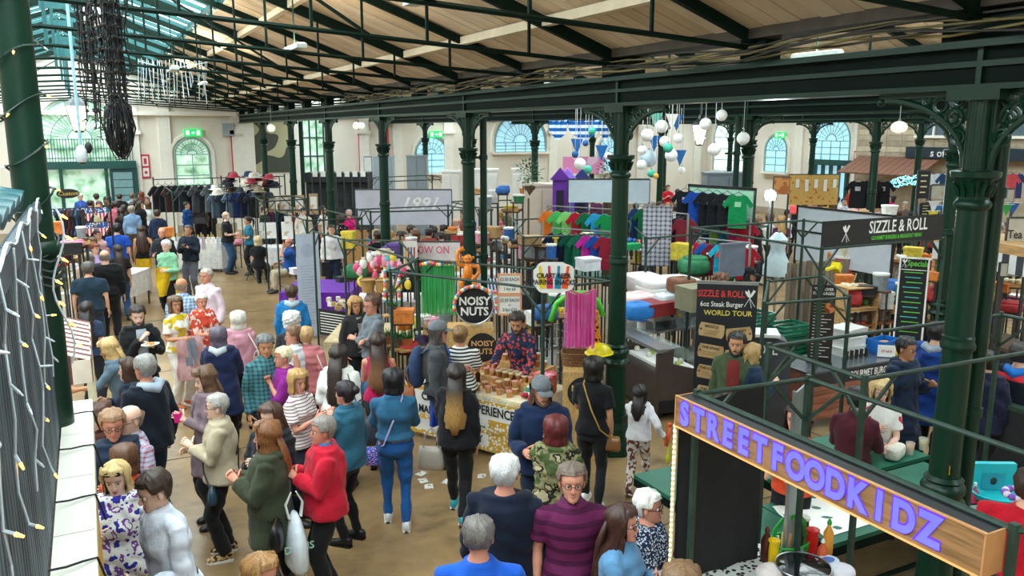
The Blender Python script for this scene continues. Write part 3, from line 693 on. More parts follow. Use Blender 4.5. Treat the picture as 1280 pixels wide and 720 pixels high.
    if tk in ('parka',)or 'hood' in acc:MB().tube([T((-.1,.0,1.47)),T((-.08,-.08,1.46)),T((0,-.12,1.43)),T((.08,-.08,1.46)),T((.1,0,1.47))],[.03,.045,.055,.045,.03],10).ob('hood',tm if collar is None else collar,root,2)
    elif collar is not None or tk in ('shirt','polo','jacket','coat','gilet','puffer'):
        cb=MB();vs=[]
        for k in range(17):
            a=PI/2+.3+(2*PI-.6)*k/16;
            for q,(r_,z_)in enumerate(((.072,1.455),(.064,1.51),(.082,1.47))):vs.append(T((r_*math.cos(a)*1.0,r_*math.sin(a)*.95,z_)))
        cb.add(vs,[(k*3+q,k*3+3+q,k*3+4+q,k*3+1+q)for k in range(16)for q in range(2)]);cb.ob('collar',collar or tm,root,2)
    def patch(name,m,z0,z1,a0,a1,oo,nz=6):
        vs=[];nzz=nz;na=6
        zs=[r[0]for r in rings]
        for j in range(nzz+1):
            z=z0+(z1-z0)*j/nzz;rx=np.interp(z,zs,[r[1]for r in rings]);ry=np.interp(z,zs,[r[2]for r in rings])
            for i in range(na+1):
                a=a0+(a1-a0)*i/na;x=(rx*B+oo+o)*math.cos(a);y=(ry*(B*.6+.4)+oo+o)*math.sin(a)
                if fem and y>0:y += .03*math.exp(-((z-1.27)/.055)**2)*math.exp(-((abs(x)-.075)/.05)**2)
                if B>1.06 and y>0:y += (B-1)*.35*math.exp(-((z-1.05)/.12)**2)
                vs.append(T((x,y,z)))
        MB().add(vs,[(j*(na+1)+i,j*(na+1)+i+1,(j+1)*(na+1)+i+1,(j+1)*(na+1)+i)for j in range(nzz)for i in range(na)]).ob(name,m,root,2)
    if inner is not None:patch('shirt_front',inner,max(zb,.92),1.45,PI/2-.32,PI/2+.32,.016)
    elif tk in ('shirt','polo','jacket','coat')and near:patch('placket',tm,max(zb,.9)if tk != 'polo' else 1.28,1.45,PI/2-.06,PI/2+.06,.007)
    if 'camera' in acc:pass
    # ---- hair and head things
    if hair and hair[0]!= 'bald':
        st,hc=hair[0],hair[1];c2=hair[2]if len(hair)>2 else None
        hm=mat(hc,rough=.5,kind='hair',c2=c2)if st != 'ombre' else mat(hc,rough=.5,kind='ombre',c2=c2 or 'c08a4c',arg=(1.28,1.5))
        hb=MB();nc=36;nr=14;vs=[];pfk=1-min(1,abs(look[1])*.045);tb=-.09*(1-pfk)
        for k in range(nc):
            a=2*PI*k/nc;fr_=math.sin(a)
            if st in ('short','fringe','quiff'):zb_=.07 if fr_>.45 else (.018 if abs(fr_)<.42 else -.06);of=.007+.006*(fr_<.3)
            elif st == 'crop':zb_=.07 if fr_>.5 else (.03 if abs(fr_)<.42 else -.045);of=.004
            elif st == 'curly':zb_=.05 if fr_>.5 else (-.04 if fr_>-.3 else -.1);of=.03
            elif st == 'bob':zb_=.072 if fr_>.6 else (-.12 if fr_>-.2 else -.125);of=.022
            elif st in ('bun','pony'):zb_=.06 if fr_>.5 else (-.01 if abs(fr_)<.5 else -.07);of=.01
            elif st == 'wave':zb_=.072 if fr_>.6 else (-.2 if fr_>0 else -.26);of=.026
            else:zb_=.074 if fr_>.6 else (-.26 if fr_>.05 else -.5);of=.017
            if st == 'fringe' :pass
            zt=.122
            for j in range(nr+1):
                t=j/nr;z=zb_+(zt-zb_)*(t**.85 if zb_<-.15 else t);zc=max(z,-.05)
                oo=of+(.01 if j else -.004)
                if st == 'curly':oo += .012*math.sin(a*9+z*90)+.008*math.sin(a*5-z*120)
                elif st in ('wave',):oo += .007*math.sin(z*60+a*3)+.004*math.sin(a*14)
                else:oo += .0035*math.sin(a*11+30*z)+.003*math.sin(a*7-50*z)+.002*math.sin(a*29)
                if z<-.05:oo += .006+(.0 if fr_>0 else (-.05-z)*.05);
                x,y=ell(zc,a,oo)if z<.1 else ell(zc,a,oo*.5)
                if z>.085:z += oo*.7
                if z<-.1 and st not in ('bob',):y=y*.95-.012*(fr_<0);x *= 1+.25*min(1,(-.1-z)/.25)*.6
                if z<-.1 and fr_>0:y *= .6
                if z<-.11 and fr_<.05 and zb_<-.2:y -= pfk*min(1,(-.11-z)/.12)*.075*min(1,-fr_+.25)
                vs.append((x,y,z))
        fs=[(k*(nr+1)+j,((k+1)%nc)*(nr+1)+j,((k+1)%nc)*(nr+1)+j+1,k*(nr+1)+j+1)for k in range(nc)for j in range(nr)]+[tuple(k*(nr+1)+nr for k in range(nc))]
        if st == 'fringe':   # bald crown with a rim of hair
            fs=[f for f in fs[:-1]if max(vs[i][2]for i in f)<.045]
        if st in ('cap','hatless'):fs=[f for f in fs if len(f)== 4 and max(vs[i][2]for i in f)<.06]
        hb.add(vs,fs)
        if st == 'bun':hb.sph((0,-.115,.05),.042,10,7)
        if st == 'pony':hb.tube([(0,-.1,.05),(0,-.14,.03),(0,-.15,-.06),(0,-.13,-.2)],[.02,.032,.03,.01],8)
        if st == 'quiff':hb.sph((0,.035,.1),.055,10,6,1.1,1,.6)
        if st in ('long','ombre','wave'):hb.tube([(0,-.085,.02),(0,-.14-tb*.3,-.15),(0,-.175-tb,-.42 if st != 'wave' else -.26),(0,-.17-tb*1.2,-.56 if st != 'wave' else -.36)],[(.02,.07),(.03,.085),(.025,.075),(.01,.03)],12)
        ho=hb.ob('hair',hm,root,2);ho.data.transform(XH)
        if st == 'ombre':pass
    def headpart(nm_,mb,m,smooth=2):q=mb.ob(nm_,m,root,smooth);q.data.transform(XH);return q
    if 'beard' in acc or 'whitebeard' in acc:
        bb=MB();bb.tube([(-.066,.02,-.03),(-.055,.055,-.07),(-.03,.08,-.095),(0,.088,-.104),(.03,.08,-.095),(.055,.055,-.07),(.066,.02,-.03)],[.009,.013,.016,.018,.016,.013,.009],8)
        bb.tube([(-.026,.08,-.066),(0,.092,-.054),(.026,.08,-.066)],[.004,.006,.004],6)
        if 'whitebeard' in acc:bb.tube([(0,.09,-.09),(0,.1,-.17),(0,.09,-.24)],[(.03,.045),(.025,.04),.012],10)
        headpart('beard',bb,mat('d9d4cb' if 'whitebeard' in acc else hx,rough=.7,kind='hair'))
    if 'glasses' in acc or 'shades' in acc or 'headshades' in acc:
        gb=MB();up=.075 if 'headshades' in acc else 0;yo=-.02 if up else 0
        for sd in (-1,1):
            gb.tube([(sd*.032+.021*math.cos(t),.098+yo-.004*abs(math.cos(t)),up+.002+.015*math.sin(t))for t in np.linspace(0,2*PI,13)[:-1]],.0022,4,closed=True)
            gb.bar((sd*.054,.094+yo,up+.006),(sd*.08,.0+yo,up+.0),.003)
        gb.bar((-.011,.1+yo,up+.004),(.011,.1+yo,up+.004),.003)
        go_=headpart('glasses',gb,BLACK)
        if not 'glasses' in acc or up:
            for sd in (-1,1):q=MB().box((sd*.032,.098+yo,up+.002),(.036,.004,.028)).ob('lens',plast('20242a',.1),go_);q.data.transform(XH)
    if 'cap' in acc or 'flatcap' in acc or 'capblack' in acc:
        cc={'cap':'6d7378','capblack':'1c1e22','flatcap':'9a8f7c'}['cap' if 'cap' in acc else ('capblack' if 'capblack' in acc else 'flatcap')]
        cm=cloth(cc);cbm=MB();cbm.lathe((0,-.006,.03),[(.088,0),(.092,.02),(.088,.05),(.07,.085),(.035,.104),(.002,.108)],18,.93,1.12);cbm.tube([(0,.08,.035),(0,.12,.03),(0,.165,.02)],[(.068,.006),(.066,.006),(.04,.004)],12)
        hat=headpart('cap',cbm,cm)
        if 'flatcap' not in acc:q=MB().sph((0,-.006,.138),.007,6,4).ob('cap_button',cm,hat,2);q.data.transform(XH)
    RM=Matrix.Translation(loc)@ R.to_4x4()@ Matrix.Diagonal((s,s,s,1))
    info=dict(root=root,M=RM,L=RM @ (arml[0][2]+(arml[0][2]-arml[0][1]).normalized()*.07),R=RM @ (arml[1][2]+(arml[1][2]-arml[1][1]).normalized()*.07),s=s,loc=loc,rz=rz,sh=(RM @ arml[0][0],RM @ arml[1][0]),T=lambda p:RM @ T(p),rot=R)
    return info
# ============================================================ THE CROWD
C=cloth
JEANS=cloth('2b4468');DJEANS=cloth('1f2c42');BLK=cloth('1b1b1e');DNAVY=cloth('1d2638');GREYT=cloth('5d6068');WHT=cloth('e9e7e2')
FLOR1=clothp('eeece8','floral','7b4a9a',13);FLOR2=clothp('d8503c','blobs','f0d8cc',(13,.55));FLOR3=clothp('f2efe6','blobs','d9b92c',(8,.52))
STRW=clothp('ecebe6','stripe','26282e',('Z',24,.55));TART=clothp('4d8087','plaid','1f3c44',22);TARTB=clothp('6f95c2','plaid','d3e2f0',20);TARTR=clothp('b8c4dc','plaid','a33c46',26)
STRM=clothp('6a2450','stripe','4c1a3c',('Z',11,.6));SPECK=clothp('27304a','voro','c9d2e0',60);CAMO=clothp('4b5a35','camo');STRR=clothp('efe9e4','stripe','8a5660',('Z',30,.7));STRT=clothp('1fb0c8','stripe','f0f4f6',('Z',12,.7))
PATL=clothp('ded6cf','blobs','7a4c3a',(16,.53));DOTW=clothp('22242a','voro','d8d8d8',55);FLORB=clothp('1b1c20','blobs','e0b8b4',(18,.62));DEN=cloth('2d5f80');DENL=cloth('5d8db4');DENT=cloth('2a5d74')
def prop(name,label,cat,p,rz=0,group=None):return thing(name,label,cat,p,rz,group)
def handbag(I,c,label,m,sz=(.3,.1,.24),cross=None,strap=None,name='handbag'):
    """bag hanging at local point c of a person; cross = shoulder side (-1 left, +1 right) carrying the strap"""
    P=I['M']@ Vector(c);t=prop(name,label,'bag',P,I['rz'],None);t.scale=(I['s'],)*3;c=Vector(c);sx,sy,sz_=sz
    b=MB();pr=[(-sy*.5,sx*.44,0),(-sy*.42,sx*.5,sz_*.15),(0,sx*.5,sz_*.5),(0,sx*.46,sz_*.9),(0,sx*.4,sz_)]
    vs=[];rows=[(0,.86,.8),(.06,.98,1),(.35,1,1.05),(.7,.95,.85),(1,.86,.35)]
    for z,kx,ky in rows:
        for k in range(16):a=2*PI*k/16;q=.5;ca,sa=math.cos(a),math.sin(a);vs.append((.5*sx*kx*math.copysign(abs(ca)**q,ca),.5*sy*ky*math.copysign(abs(sa)**q,sa),-sz_+sz_*z))
    b.add(vs,[(i*16+k,i*16+(k+1)%16,(i+1)*16+(k+1)%16,(i+1)*16+k)for i in range(4)for k in range(16)]+[tuple(range(16))[::-1],tuple(64+k for k in range(16))]);b.ob('bag_body',m,t,2)
    MB().bar((-sx*.4,0,.003),(sx*.4,0,.003),.006).ob('zip',metalm('c9a648'),t);sm=strap or m
    if cross:
        sh=Vector((cross*.09,0,1.46))-c;f=Vector((-cross*.02,.175,1.2))-c;k=Vector((-cross*.02,-.165,1.2))-c
        MB().tube([(sx*.42*(-1 if cross>0 else 1)*0+.0,sy*.3,-.02),Vector((c.x*-.35,.17,.98))-c+Vector((c.x*.9,0,0)),f,sh+Vector((0,.07,-.01)),sh+Vector((0,0,.02)),sh+Vector((0,-.07,-.01)),k,Vector((c.x*.55,-.16,.98))-c,(0,-sy*.3,-.02)],.009,5).ob('strap',sm,t,1)
    else:
        for s_ in (-1,1):MB().tube([(-sx*.28,s_*sy*.2,-.01),(-sx*.2,s_*sy*.25,.14),(0,s_*sy*.12,.2),(sx*.2,s_*sy*.25,.14),(sx*.28,s_*sy*.2,-.01)],.008,5).ob('handle',sm,t,1)
    return t
def shoulderbag(I,side,label,m,sz=(.34,.13,.3),z=1.0):
    t=handbag(I,(side*.27,-.06,z),label,m,sz);
    sh=Vector((side*.13,0,1.47))-Vector((side*.27,-.06,z))
    MB().tube([(.0,.1,-.01),(-side*.03,.1,.2),sh+Vector((0,.07,-.05)),sh,sh+Vector((0,-.07,-.05)),(-side*.02,-.1,.2),(0,-.06,-.01)],.009,5).ob('strap',m,t,1);return t
def backpack(I,label,m):
    c=Vector((0,-.23,.98));t=prop('backpack',label,'backpack',I['M']@ c,I['rz']);t.scale=(I['s'],)*3
    MB().tube([(0,0,0),(0,-.01,.06),(0,-.015,.3),(0,.01,.42),(0,.02,.46)],[(.06,.13),(.09,.16),(.085,.155),(.06,.12),(.02,.06)],14).ob('pack_body',m,t,2)
    MB().tube([(0,-.1,.05),(0,-.115,.1),(0,-.105,.22)],[(.02,.1),(.035,.11),(.015,.1)],10).ob('front_pocket',m,t,2)
    for s_ in (-1,1):MB().tube([(s_*.1,.05,.4),(s_*.11,.2,.5),(s_*.12,.33,.38),(s_*.15,.3,.15),(s_*.13,.08,.05)],[(.022,.008)]*5,6).ob('strap',m,t,1)
    return t
def cup(P,label,m,r=.04,h=.11,liquid=None,name='cup',group=None):
    t=prop(name,label,'cup',Vector(P)-Vector((0,0,.06)),0,group)
    MB().lathe((0,0,0),[(r*.72,0),(r,h),(r*.93,h),(r*.68,.006)],14).ob('cup_body',m,t,1)
    if liquid:MB().lathe((0,0,0),[(r*.66,.01),(r*.86,h*.68),(.001,h*.69)],12).ob('drink',liquid,t,1)
    return t
CLEAR=mat('f2f2f0',rough=.1,alpha=.35);LAGER=mat('e8941c',rough=.2);BITTER=mat('8a2f12',rough=.2);CARD=mat('a5834f',rough=.8)
P=person
# --- people close to the camera, along the left stalls
i=P(185,590,1.83,-68,'man in a white shirt at bottom left, looking down towards the stall',('shirt',C('dfe6f4')),('trouser',DNAVY),('short','3a2a20'),sex='m',arms=('bent','down'),look=(6,26),lean=6,skin='p',build=1.06)
i=P(142,577,1.68,-28,'blonde woman in a white blouse with purple flowers, sunglasses on her hair',('blouse',FLOR1),('trouser',C('1e4537')),('long','d8b878','f0dcae'),arms=('down','hold'),look=(-14,26),acc=('headshades',),skin='p')
P(154,556,1.60,170,'brown-haired woman seen from behind, between the blonde woman and the man in the padded gilet',('tee',clothp('c8452c','blobs','2c55a0',(7,.5))),('trouser',BLK),('bob','5a3a24','8a5a38'),arms=('hold','bent'))
P(139,512,1.76,12,'man with glasses in a navy padded gilet over a bright blue t-shirt',('gilet',C('1d2c40')),('trouser',DNAVY),('short','9a7658'),sex='m',skin='r',arms=('bent','down'),acc=('glasses',),inner=C('2790cc'),look=(10,20),build=1.06)
P(160,506,1.74,-60,'bald man with glasses in a red, white and blue checked shirt',('shirt',TARTR),('trouser',JEANS),('fringe','9a8a7a'),sex='m',skin='p',arms=('bent','down'),acc=('glasses',),look=(0,12))
P(121,506,1.62,-78,'woman with curly brown hair half hidden by the white counter',('jacket',C('4a2420')),('trouser',BLK),('curly','4a2c1e','7a4a30'),skin='p',arms=('hold','down'),look=(0,15))
i=P(180,443,1.84,-138,'tall grey-haired man in a dark navy hooded jacket holding a beer',('jacket',C('141c28')),('trouser',C('24384c')),('short','8d8a86','c8c4c0'),sex='m',skin='r',arms=('bent','down'),acc=('hood',),collar=C('a9b8c8'),build=1.06,shoes='1a1a1c')
cup(i['L'],'plastic cup of dark beer held by the tall grey-haired man',CLEAR,liquid=BITTER)
P(161,447,1.66,-100,'young woman with long brown hair and a white collar beside the tall grey-haired man',('jacket',C('1f2c44')),('trouser',DNAVY),('long','3f2a1e','6e4a34'),skin='p',arms=('bent','hold'),collar=C('e8eef2'))
P(131,424,1.62,-96,'blonde woman in a blue-grey top reaching towards the striped awning stall',('blouse',C('5f7688')),('trouser',BLK),('wave','cda86c','ecd6a4'),skin='t',arms=('reach','bent'),lean=12,look=(0,22),acc=('headshades',))
i=P(171,382,1.78,14,'dark-haired bearded man in a black jacket eating from a paper tray',('jacket',C('17191c')),('trouser',BLK),('short','2c211b'),sex='m',skin='p',arms=('hold','chest'),inner=C('9aa2ae'),acc=('beard',),look=(8,30))
t=thing('paper_tray','white paper tray of food held by the man in the black jacket','food tray',i['L']+Vector((0,0,-.02)),.4);MB().lathe((0,0,0),[(.05,0),(.09,.03),(.085,.033),(.05,.006)],8,1.4).ob('tray',WHITE,t);MB().sph((0,0,.03),.045,8,5,1.4,1,.6).ob('food',mat('c98f4a',rough=.8,var=.4,scale=30),t,2)
i=P(218,370,1.66,40,'woman in a white and yellow top carrying a pale pink jacket over her arm',('tee',FLOR3),('trouser',WHT),('bob','6a4e38','9a7a58'),skin='t',arms=('down','bent'),look=(20,0),shoes='c0653c')
t=thing('folded_jacket','pale pink jacket with grey lining hanging over a woman\'s arm','jacket',i['M']@ Vector((.05,.3,.72)),i['rz']);MB().grid(lambda u,v:(-.2+.4*u+.02*math.sin(v*9),.05*math.sin(u*9+v*3),.42-.62*v),14,12).grid(lambda u,v:(-.2+.4*u+.02*math.sin(v*9),.04+.05*math.sin(u*9+v*3)+.02,.42-.62*v),14,12).ob('jacket_fabric',C('e6b8bc'),t,2);MB().grid(lambda u,v:(-.02+.16*u,.1+.03*math.sin(u*9+v*3),.42-.4*v),8,8).ob('lining',C('8f97a8'),t,2)
P(251,367,1.62,38,'woman with short white hair in a red floral blouse with a bag strap across',('blouse',FLOR2),('trouser',DNAVY),('short','dcd3c6'),skin='r',arms=('bent','bent'),look=(20,0),build=1.05)
P(258,335,1.78,-48,'man in a pale pink shirt with short grey hair, standing in the aisle',('shirt',C('e4cdd6')),('trouser',C('3a3d46')),('crop','b8aea4'),sex='m',skin='r',arms=('down','down'),build=1.12)
P(226,347,1.74,150,'balding man in a blue checked shirt, back to the camera, left of the pink shirt',('shirt',TARTB),('trouser',C('4a4d56')),('fringe','9a8672'),sex='m',skin='t',arms=('down','bent'),build=1.05)
P(207,300,1.74,-38,'white-haired man in a mint green jumper',('jumper',C('86c09a')),('trouser',BLK),('short','e4e0da'),sex='m',skin='p',arms=('bent','down'),look=(0,12),near=0)
P(202,284,1.78,-14,'bald man in a dark jacket behind the mint green jumper',('jacket',C('23252a')),('trouser',BLK),('bald',''),sex='m',skin='r',arms=('down','bent'),near=0)
i=P(235,281,1.78,-25,'man in a navy jumper and grey jeans holding a camera',('jumper',C('1b2533')),('trouser',GREYT),('crop','4e443c'),sex='m',skin='t',arms=('hold','hold'),near=0,build=1.05)
t=thing('camera','small camera held by the man in the navy jumper','camera',(i['L']+i['R'])/2,i['rz']);MB().box((0,0,0),(.14,.06,.09)).ob('camera_body',BLACK,t);MB().tube([(0,.03,0),(0,.1,0)],.035,12).ob('lens',DSTEEL,t,1)
P(282,264,1.78,76,'man with a long white beard in a black t-shirt and blue jeans',('tee',C('1a1b1f')),('trouser',C('34587e')),('fringe','b9b4ac'),sex='m',skin='p',arms=('down','bent'),acc=('whitebeard',),near=0,build=1.1)
P(310,270,1.66,-84,'woman in a teal top with dark tied-back hair facing the bearded man',('tee',C('246b84')),('trouser',BLK),('pony','2a1c18'),skin='t',arms=('bent','bent'),near=0)
P(176,282,1.68,178,'woman in a mustard yellow skirt with long dark wavy hair, walking away',('vest',C('1d1a1c')),('skirt',C('e0b020')),('long','3a241c','6a4430'),skin='t',pose='walk',arms=('down','side'),near=0,shoes='d8d4cc')
P(272,409,1.64,168,'woman with a purple-grey bob in a long navy hooded coat, back to the camera',('coat',C('1c2648')),('trouser',BLK),('bob','5d5262','8a8090'),arms=('hold','hold'),acc=('hood',),collar=C('b9bfc4'),build=1.1)
i=P(297,389,1.63,176,'woman in a pink jacket with short white hair, back to the camera',('jacket',C('cf93a2')),('trouser',BLK),('bob','e6ded0'),arms=('down','bent'))
shoulderbag(i,1,'white handbag on the shoulder of the woman in the pink jacket',plast('ece6d8',.5))
i=P(253,459,1.68,-72,'woman in a mauve trench coat with long wavy brown hair holding a pink cup',('coat',C('7e6a72')),('trouser',BLK),('wave','5e4330','a07850'),skin='p',arms=('hold','down'),look=(0,24),acc=('headshades',))
cup(i['L'],'bright pink cup held by the woman in the mauve coat',plast('e8248c'),.045,.1)
i=P(271,492,1.62,-92,'grey-haired woman with glasses in a beige coat and leopard print shoes',('jacket',C('b9aa90')),('trouser',BLK),('short','a8a39c','d8d4cc'),skin='p',arms=('hold','bent'),acc=('glasses',),shoes=clothp('c9a878','blobs','3a2a20',(30,.5)),build=1.05)
handbag(i,(-.19,.1,.86),'small petrol blue bag at the hip of the woman in the beige coat',plast('274a5c'),(.26,.08,.16),cross=1,strap=BLACK)
i=P(333,527,1.66,-98,'woman in an olive green parka with auburn hair',('parka',C('3c4230')),('skinny',C('2a6a96')),('wave','7a4a26','b57a40'),skin='r',arms=('hold','hold'),look=(0,4),build=1.08)
handbag(i,(-.25,-.06,.95),'black handbag with gold zips slung on the olive green parka',plast('17171b',.3),(.34,.12,.22),cross=1)
i=P(337,503,1.68,-36,'woman with glasses and long brown hair in a black quilted jacket',('puffer',C('191b21')),('skinny',BLK),('long','4a3022','744c34'),skin='p',arms=('hold','hold'),acc=('glasses',),look=(0,14),shoes='111214')
handbag(i,(-.26,.06,.9),'navy quilted handbag hanging beside the black quilted jacket',plast('1c2434',.4),(.24,.1,.2))
i=P(404,520,1.66,-84,'short grey-haired woman in a bright red jacket',('jacket',C('c31c34')),('trouser',BLK),('short','8a8078','b4aaa0'),skin='r',arms=('hold','hold'),shoes='111214',build=1.12,collar=C('3c7cc0'))
t=thing('carrier_bag','white plastic carrier bag printed in green, carried by the woman in the red jacket','carrier bag',i['M']@ Vector((-.2,.3,.46)),i['rz']+.2)
MB().tube([(0,0,0),(0,0,.05),(0,0,.25),(0,0,.42),(0,0,.5)],[(.06,.16),(.09,.19),(.085,.17),(.05,.12),(.02,.05)],16).ob('bag_body',mat('dfe8ee',rough=.3,var=.08,bump=.5,bscale=18),t,2)
for s_ in (-1,1):MB().tube([(0,s_*.05,.46),(0,s_*.07,.58),(0,s_*.02,.68)],[(.012,.03),(.01,.02),(.006,.01)],6).ob('handle',WHITE,t,1)
text('lettering','DONS',facing((.089,0,.22),(1,0,.05)),.09,plast('9ac8b8'),t,bold=.01);text('lettering','DONS',facing((-.092,0,.22),(-1,0,.05)),.09,plast('9ac8b8'),t,bold=.01)
i=P(372,462,1.64,52,'blonde woman in a striped t-shirt with flowers on the sleeves, holding a coffee cup',('tee',STRR),('trouser',C('2a2c36')),('bob','b98f52','dcbc84'),skin='r',arms=('bent','hold'),look=(20,14))
cup(i['L'],'green and white takeaway coffee cup held over the striped t-shirt',plast('1f5a40'));
t=thing('folded_jacket','coral red jacket bunched over the striped-shirt woman\'s arm','jacket',i['M']@ Vector((-.1,.3,.95)),i['rz']);MB().sph((0,0,0),.13,12,8,1.2,.7,.7).ob('jacket_fabric',mat('e0485a',rough=.9,bump=1,bscale=10),t,2)
P(354,433,1.62,-78,'woman in a purple top with short white-blonde hair, hand raised to her chest',('blouse',C('8c2488')),('trouser',BLK),('short','e4d3ac'),skin='r',arms=('chest','chest'),build=1.12)
P(331,418,1.76,20,'grey-haired man in a teal checked shirt behind the purple top',('shirt',TART),('trouser',DNAVY),('short','6a6a6a','a0a0a0'),sex='m',skin='t',arms=('down','down'),look=(14,20))
P(367,407,1.66,-90,'brown-haired woman in a white padded gilet',('gilet',C('d9dde0')),('trouser',DNAVY),('short','6e4c34','a07850'),skin='r',arms=('down','bent'),collar=C('d9dde0'))
i=P(382,408,1.64,165,'woman in a salmon pink jacket behind the white gilet',('jacket',C('c9797c')),('trouser',BLK),('short','c09a68'),arms=('down','down'))
shoulderbag(i,1,'cream shoulder bag on the salmon pink jacket',plast('dcd2c0'))
P(364,390,1.62,172,'person with fluffy white hair in a dark top behind the white gilet',('tee',C('2c3036')),('trouser',BLK),('curly','ece8e2'))
P(364,356,1.68,176,'person in a bright blue hooded jacket beside the tall pale banner',('jacket',C('1f78b8')),('trouser',DJEANS),('short','4a3020'),sex='m',acc=('hood',),collar=C('a8bcc8'))
i=P(422,431,1.68,160,'woman with long brown hair in a white blouse, back to the camera',('blouse',C('e6e3de')),('trouser',DNAVY),('long','2f2320','5a4438'),arms=('down','down'),build=1.08)
shoulderbag(i,1,'large charcoal shoulder bag on the woman in the white blouse',plast('343a42',.5),(.42,.14,.34),.92)
P(432,476,1.66,-122,'woman with a dark bun and shaved side in a teal denim jacket',('jacket',DENT),('skinny',BLK),('bun','241a20'),skin='r',arms=('chest','down'),shoes='111214',build=1.05)
i=P(491,461,1.68,178,'woman in a blue denim jacket and tight blue jeans walking away with white trainers',('crop',DEN),('skinny',C('225a9c')),('bob','17141a'),pose='step',arms=('hold','hold'),shoes='e4e2e4',build=1.1)
handbag(i,(-.2,.12,.86),'blue patterned crossbody bag on the denim jacket',clothp('2c62c4','voro','e8a0c0',60),(.26,.1,.2),cross=1,strap=C('b8a8d8'))
i=P(472,416,1.68,178,'woman in a fuchsia sleeveless top with long brown hair, back to the camera',('vest',C('b81850')),('skinny',DNAVY),('ombre','3a241c','9a6a48'),arms=('hold','down'),skin='r')
shoulderbag(i,1,'tan leather handbag on the shoulder of the fuchsia top',plast('a8643c',.45),(.34,.13,.26),1.08)
P(444,371,1.66,30,'blonde woman in a dark jacket leaning in to the man in the grey shirt',('jacket',C('2c2a2c')),('trouser',BLK),('wave','b98c54','dcb880'),skin='t',inner=C('8f8a86'),arms=('down','down'),look=(15,8))
P(464,369,1.80,-66,'man with glasses in a grey long-sleeved shirt with folded arms',('jumper',C('6e757c')),('trouser',C('3a5a7a')),('short','5a3c2a'),sex='m',skin='r',arms=('cross','cross'),acc=('glasses',),look=(-10,10))
i=P(546,401,1.80,84,'man in a grey baseball cap and blue vest wearing a backpack',('jumper',C('4a4c50')),('trouser',C('1e2a40')),('cap','4a4440'),sex='m',skin='r',arms=('bent','down'),acc=('cap','shades'),inner=C('1f5fc0'))
backpack(i,'navy backpack worn by the man in the grey cap',cloth('2c3e62'))
i=P(575,407,1.66,172,'woman in a black and white striped top with her hair up, back to the camera',('tee',STRW),('trouser',DNAVY),('bun','8a6844','b8925c'),arms=('bent','hold'),skin='t',build=1.12)
t=thing('folded_jacket','royal blue jacket held low beside the striped top','jacket',i['M']@ Vector((-.3,.02,.62)),i['rz']);MB().grid(lambda u,v:(-.12+.24*u,.05*math.sin(u*9+v*3),.36-.6*v),10,12).grid(lambda u,v:(-.12+.24*u,.06+.05*math.sin(u*9+v*3),.36-.6*v),10,12).ob('jacket_fabric',C('2148b4'),t,2)
i=P(570,455,1.68,172,'woman in a black jacket and leggings with long ombre hair and teal trainers',('jacket',C('18181c')),('leggings',BLK),('ombre','2e2220','c99a58'),pose='walk',arms=('hold','down'),shoes='1f9cab')
handbag(i,(-.3,.12,.78),'beige handbag hanging from the hand of the woman with ombre hair',plast('b8ada0'),(.3,.12,.26))
P(645,391,1.80,-24,'bearded stallholder in a navy patterned shirt leaning over the jars',('shirt',clothp('26324e','voro','b84c44',22)),('trouser',BLK),('short','2c201a'),sex='m',skin='t',arms=('low','reach'),lean=16,acc=('beard',),look=(-10,24))
i=P(677,471,1.78,6,'man in a grey cap and navy fleece in front of the nut stall banner',('jacket',C('162646')),('trouser',C('1c2436')),('cap','5a4030'),sex='m',skin='r',arms=('hold','bent'),acc=('cap','beard'),look=(-14,20),build=1.05)
P(695,520,1.66,176,'woman with dark red hair in a camouflage jacket, back to the camera',('jacket',CAMO),('leggings',BLK),('bob','5e1c20','9a3a34'),arms=('face','bent'),shoes='3a2c24',build=1.04)
P(715,578,1.78,6,'grey-haired man with glasses in a maroon striped polo shirt looking at the camera',('polo',STRM),('trouser',BLK),('short','6e5c50','9a8c80'),sex='m',skin='r',arms=('down','down'),acc=('glasses',),look=(0,-8),collar=C('5a2448'))
P(631,568,1.80,168,'white-haired man in a dark navy jumper, back to the camera',('jumper',C('131c2e')),('trouser',DNAVY),('short','dcdad8'),sex='m',skin='r',arms=('down','bent'),build=1.12)
P(598,645,1.78,180,'man with cropped grey hair in a royal blue t-shirt at the bottom edge',('tee',C('1f5cc8')),('trouser',DNAVY),('crop','6e6864','a09a94'),sex='m',skin='r',arms=('down','down'),build=1.1)
i=P(777,630,1.66,72,'young woman with very long brown hair and glasses in a pale denim shirt',('shirt',DENL),('trouser',BLK),('long','3a2018','6a3a26'),skin='r',arms=('hold','hold'),acc=('glasses',))
cup(i['R'],'clear plastic cup held by the young woman in the denim shirt',CLEAR)
i=P(810,612,1.58,82,'woman with short white hair and glasses in a navy speckled blouse holding a beer',('blouse',SPECK),('trouser',DNAVY),('short','f0ebe2'),skin='r',arms=('hold','hold'),acc=('glasses',),build=1.12)
cup(i['R']+Vector((.02,.02,0)),'plastic cup of golden lager held by the white-haired woman',CLEAR,liquid=LAGER)
P(325,692,1.66,50,'blonde woman whose head alone shows at the bottom edge left of centre',('jacket',C('5a4a44')),('trouser',BLK),('long','a87a4a','d8b078'),skin='r',look=(0,10))
P(852,706,1.68,150,'person whose brown hair just shows at the bottom edge below the beer cup',('jacket',C('4c4640')),('trouser',BLK),('bob','7a5a3c','a88458'))
i=P(742,446,1.68,168,'woman in a black t-shirt and black jeans with a strap across her back',('tee',C('141417')),('skinny',C('1e2024')),('bob','17130f'),pose='step',skin='t',arms=('hold','down'),shoes='e8e6e2')
handbag(i,(.22,0,.86),'small tan bag at the hip of the woman in the black t-shirt',plast('8a5c34'),(.2,.08,.16),cross=-1,strap=plast('b08840'))
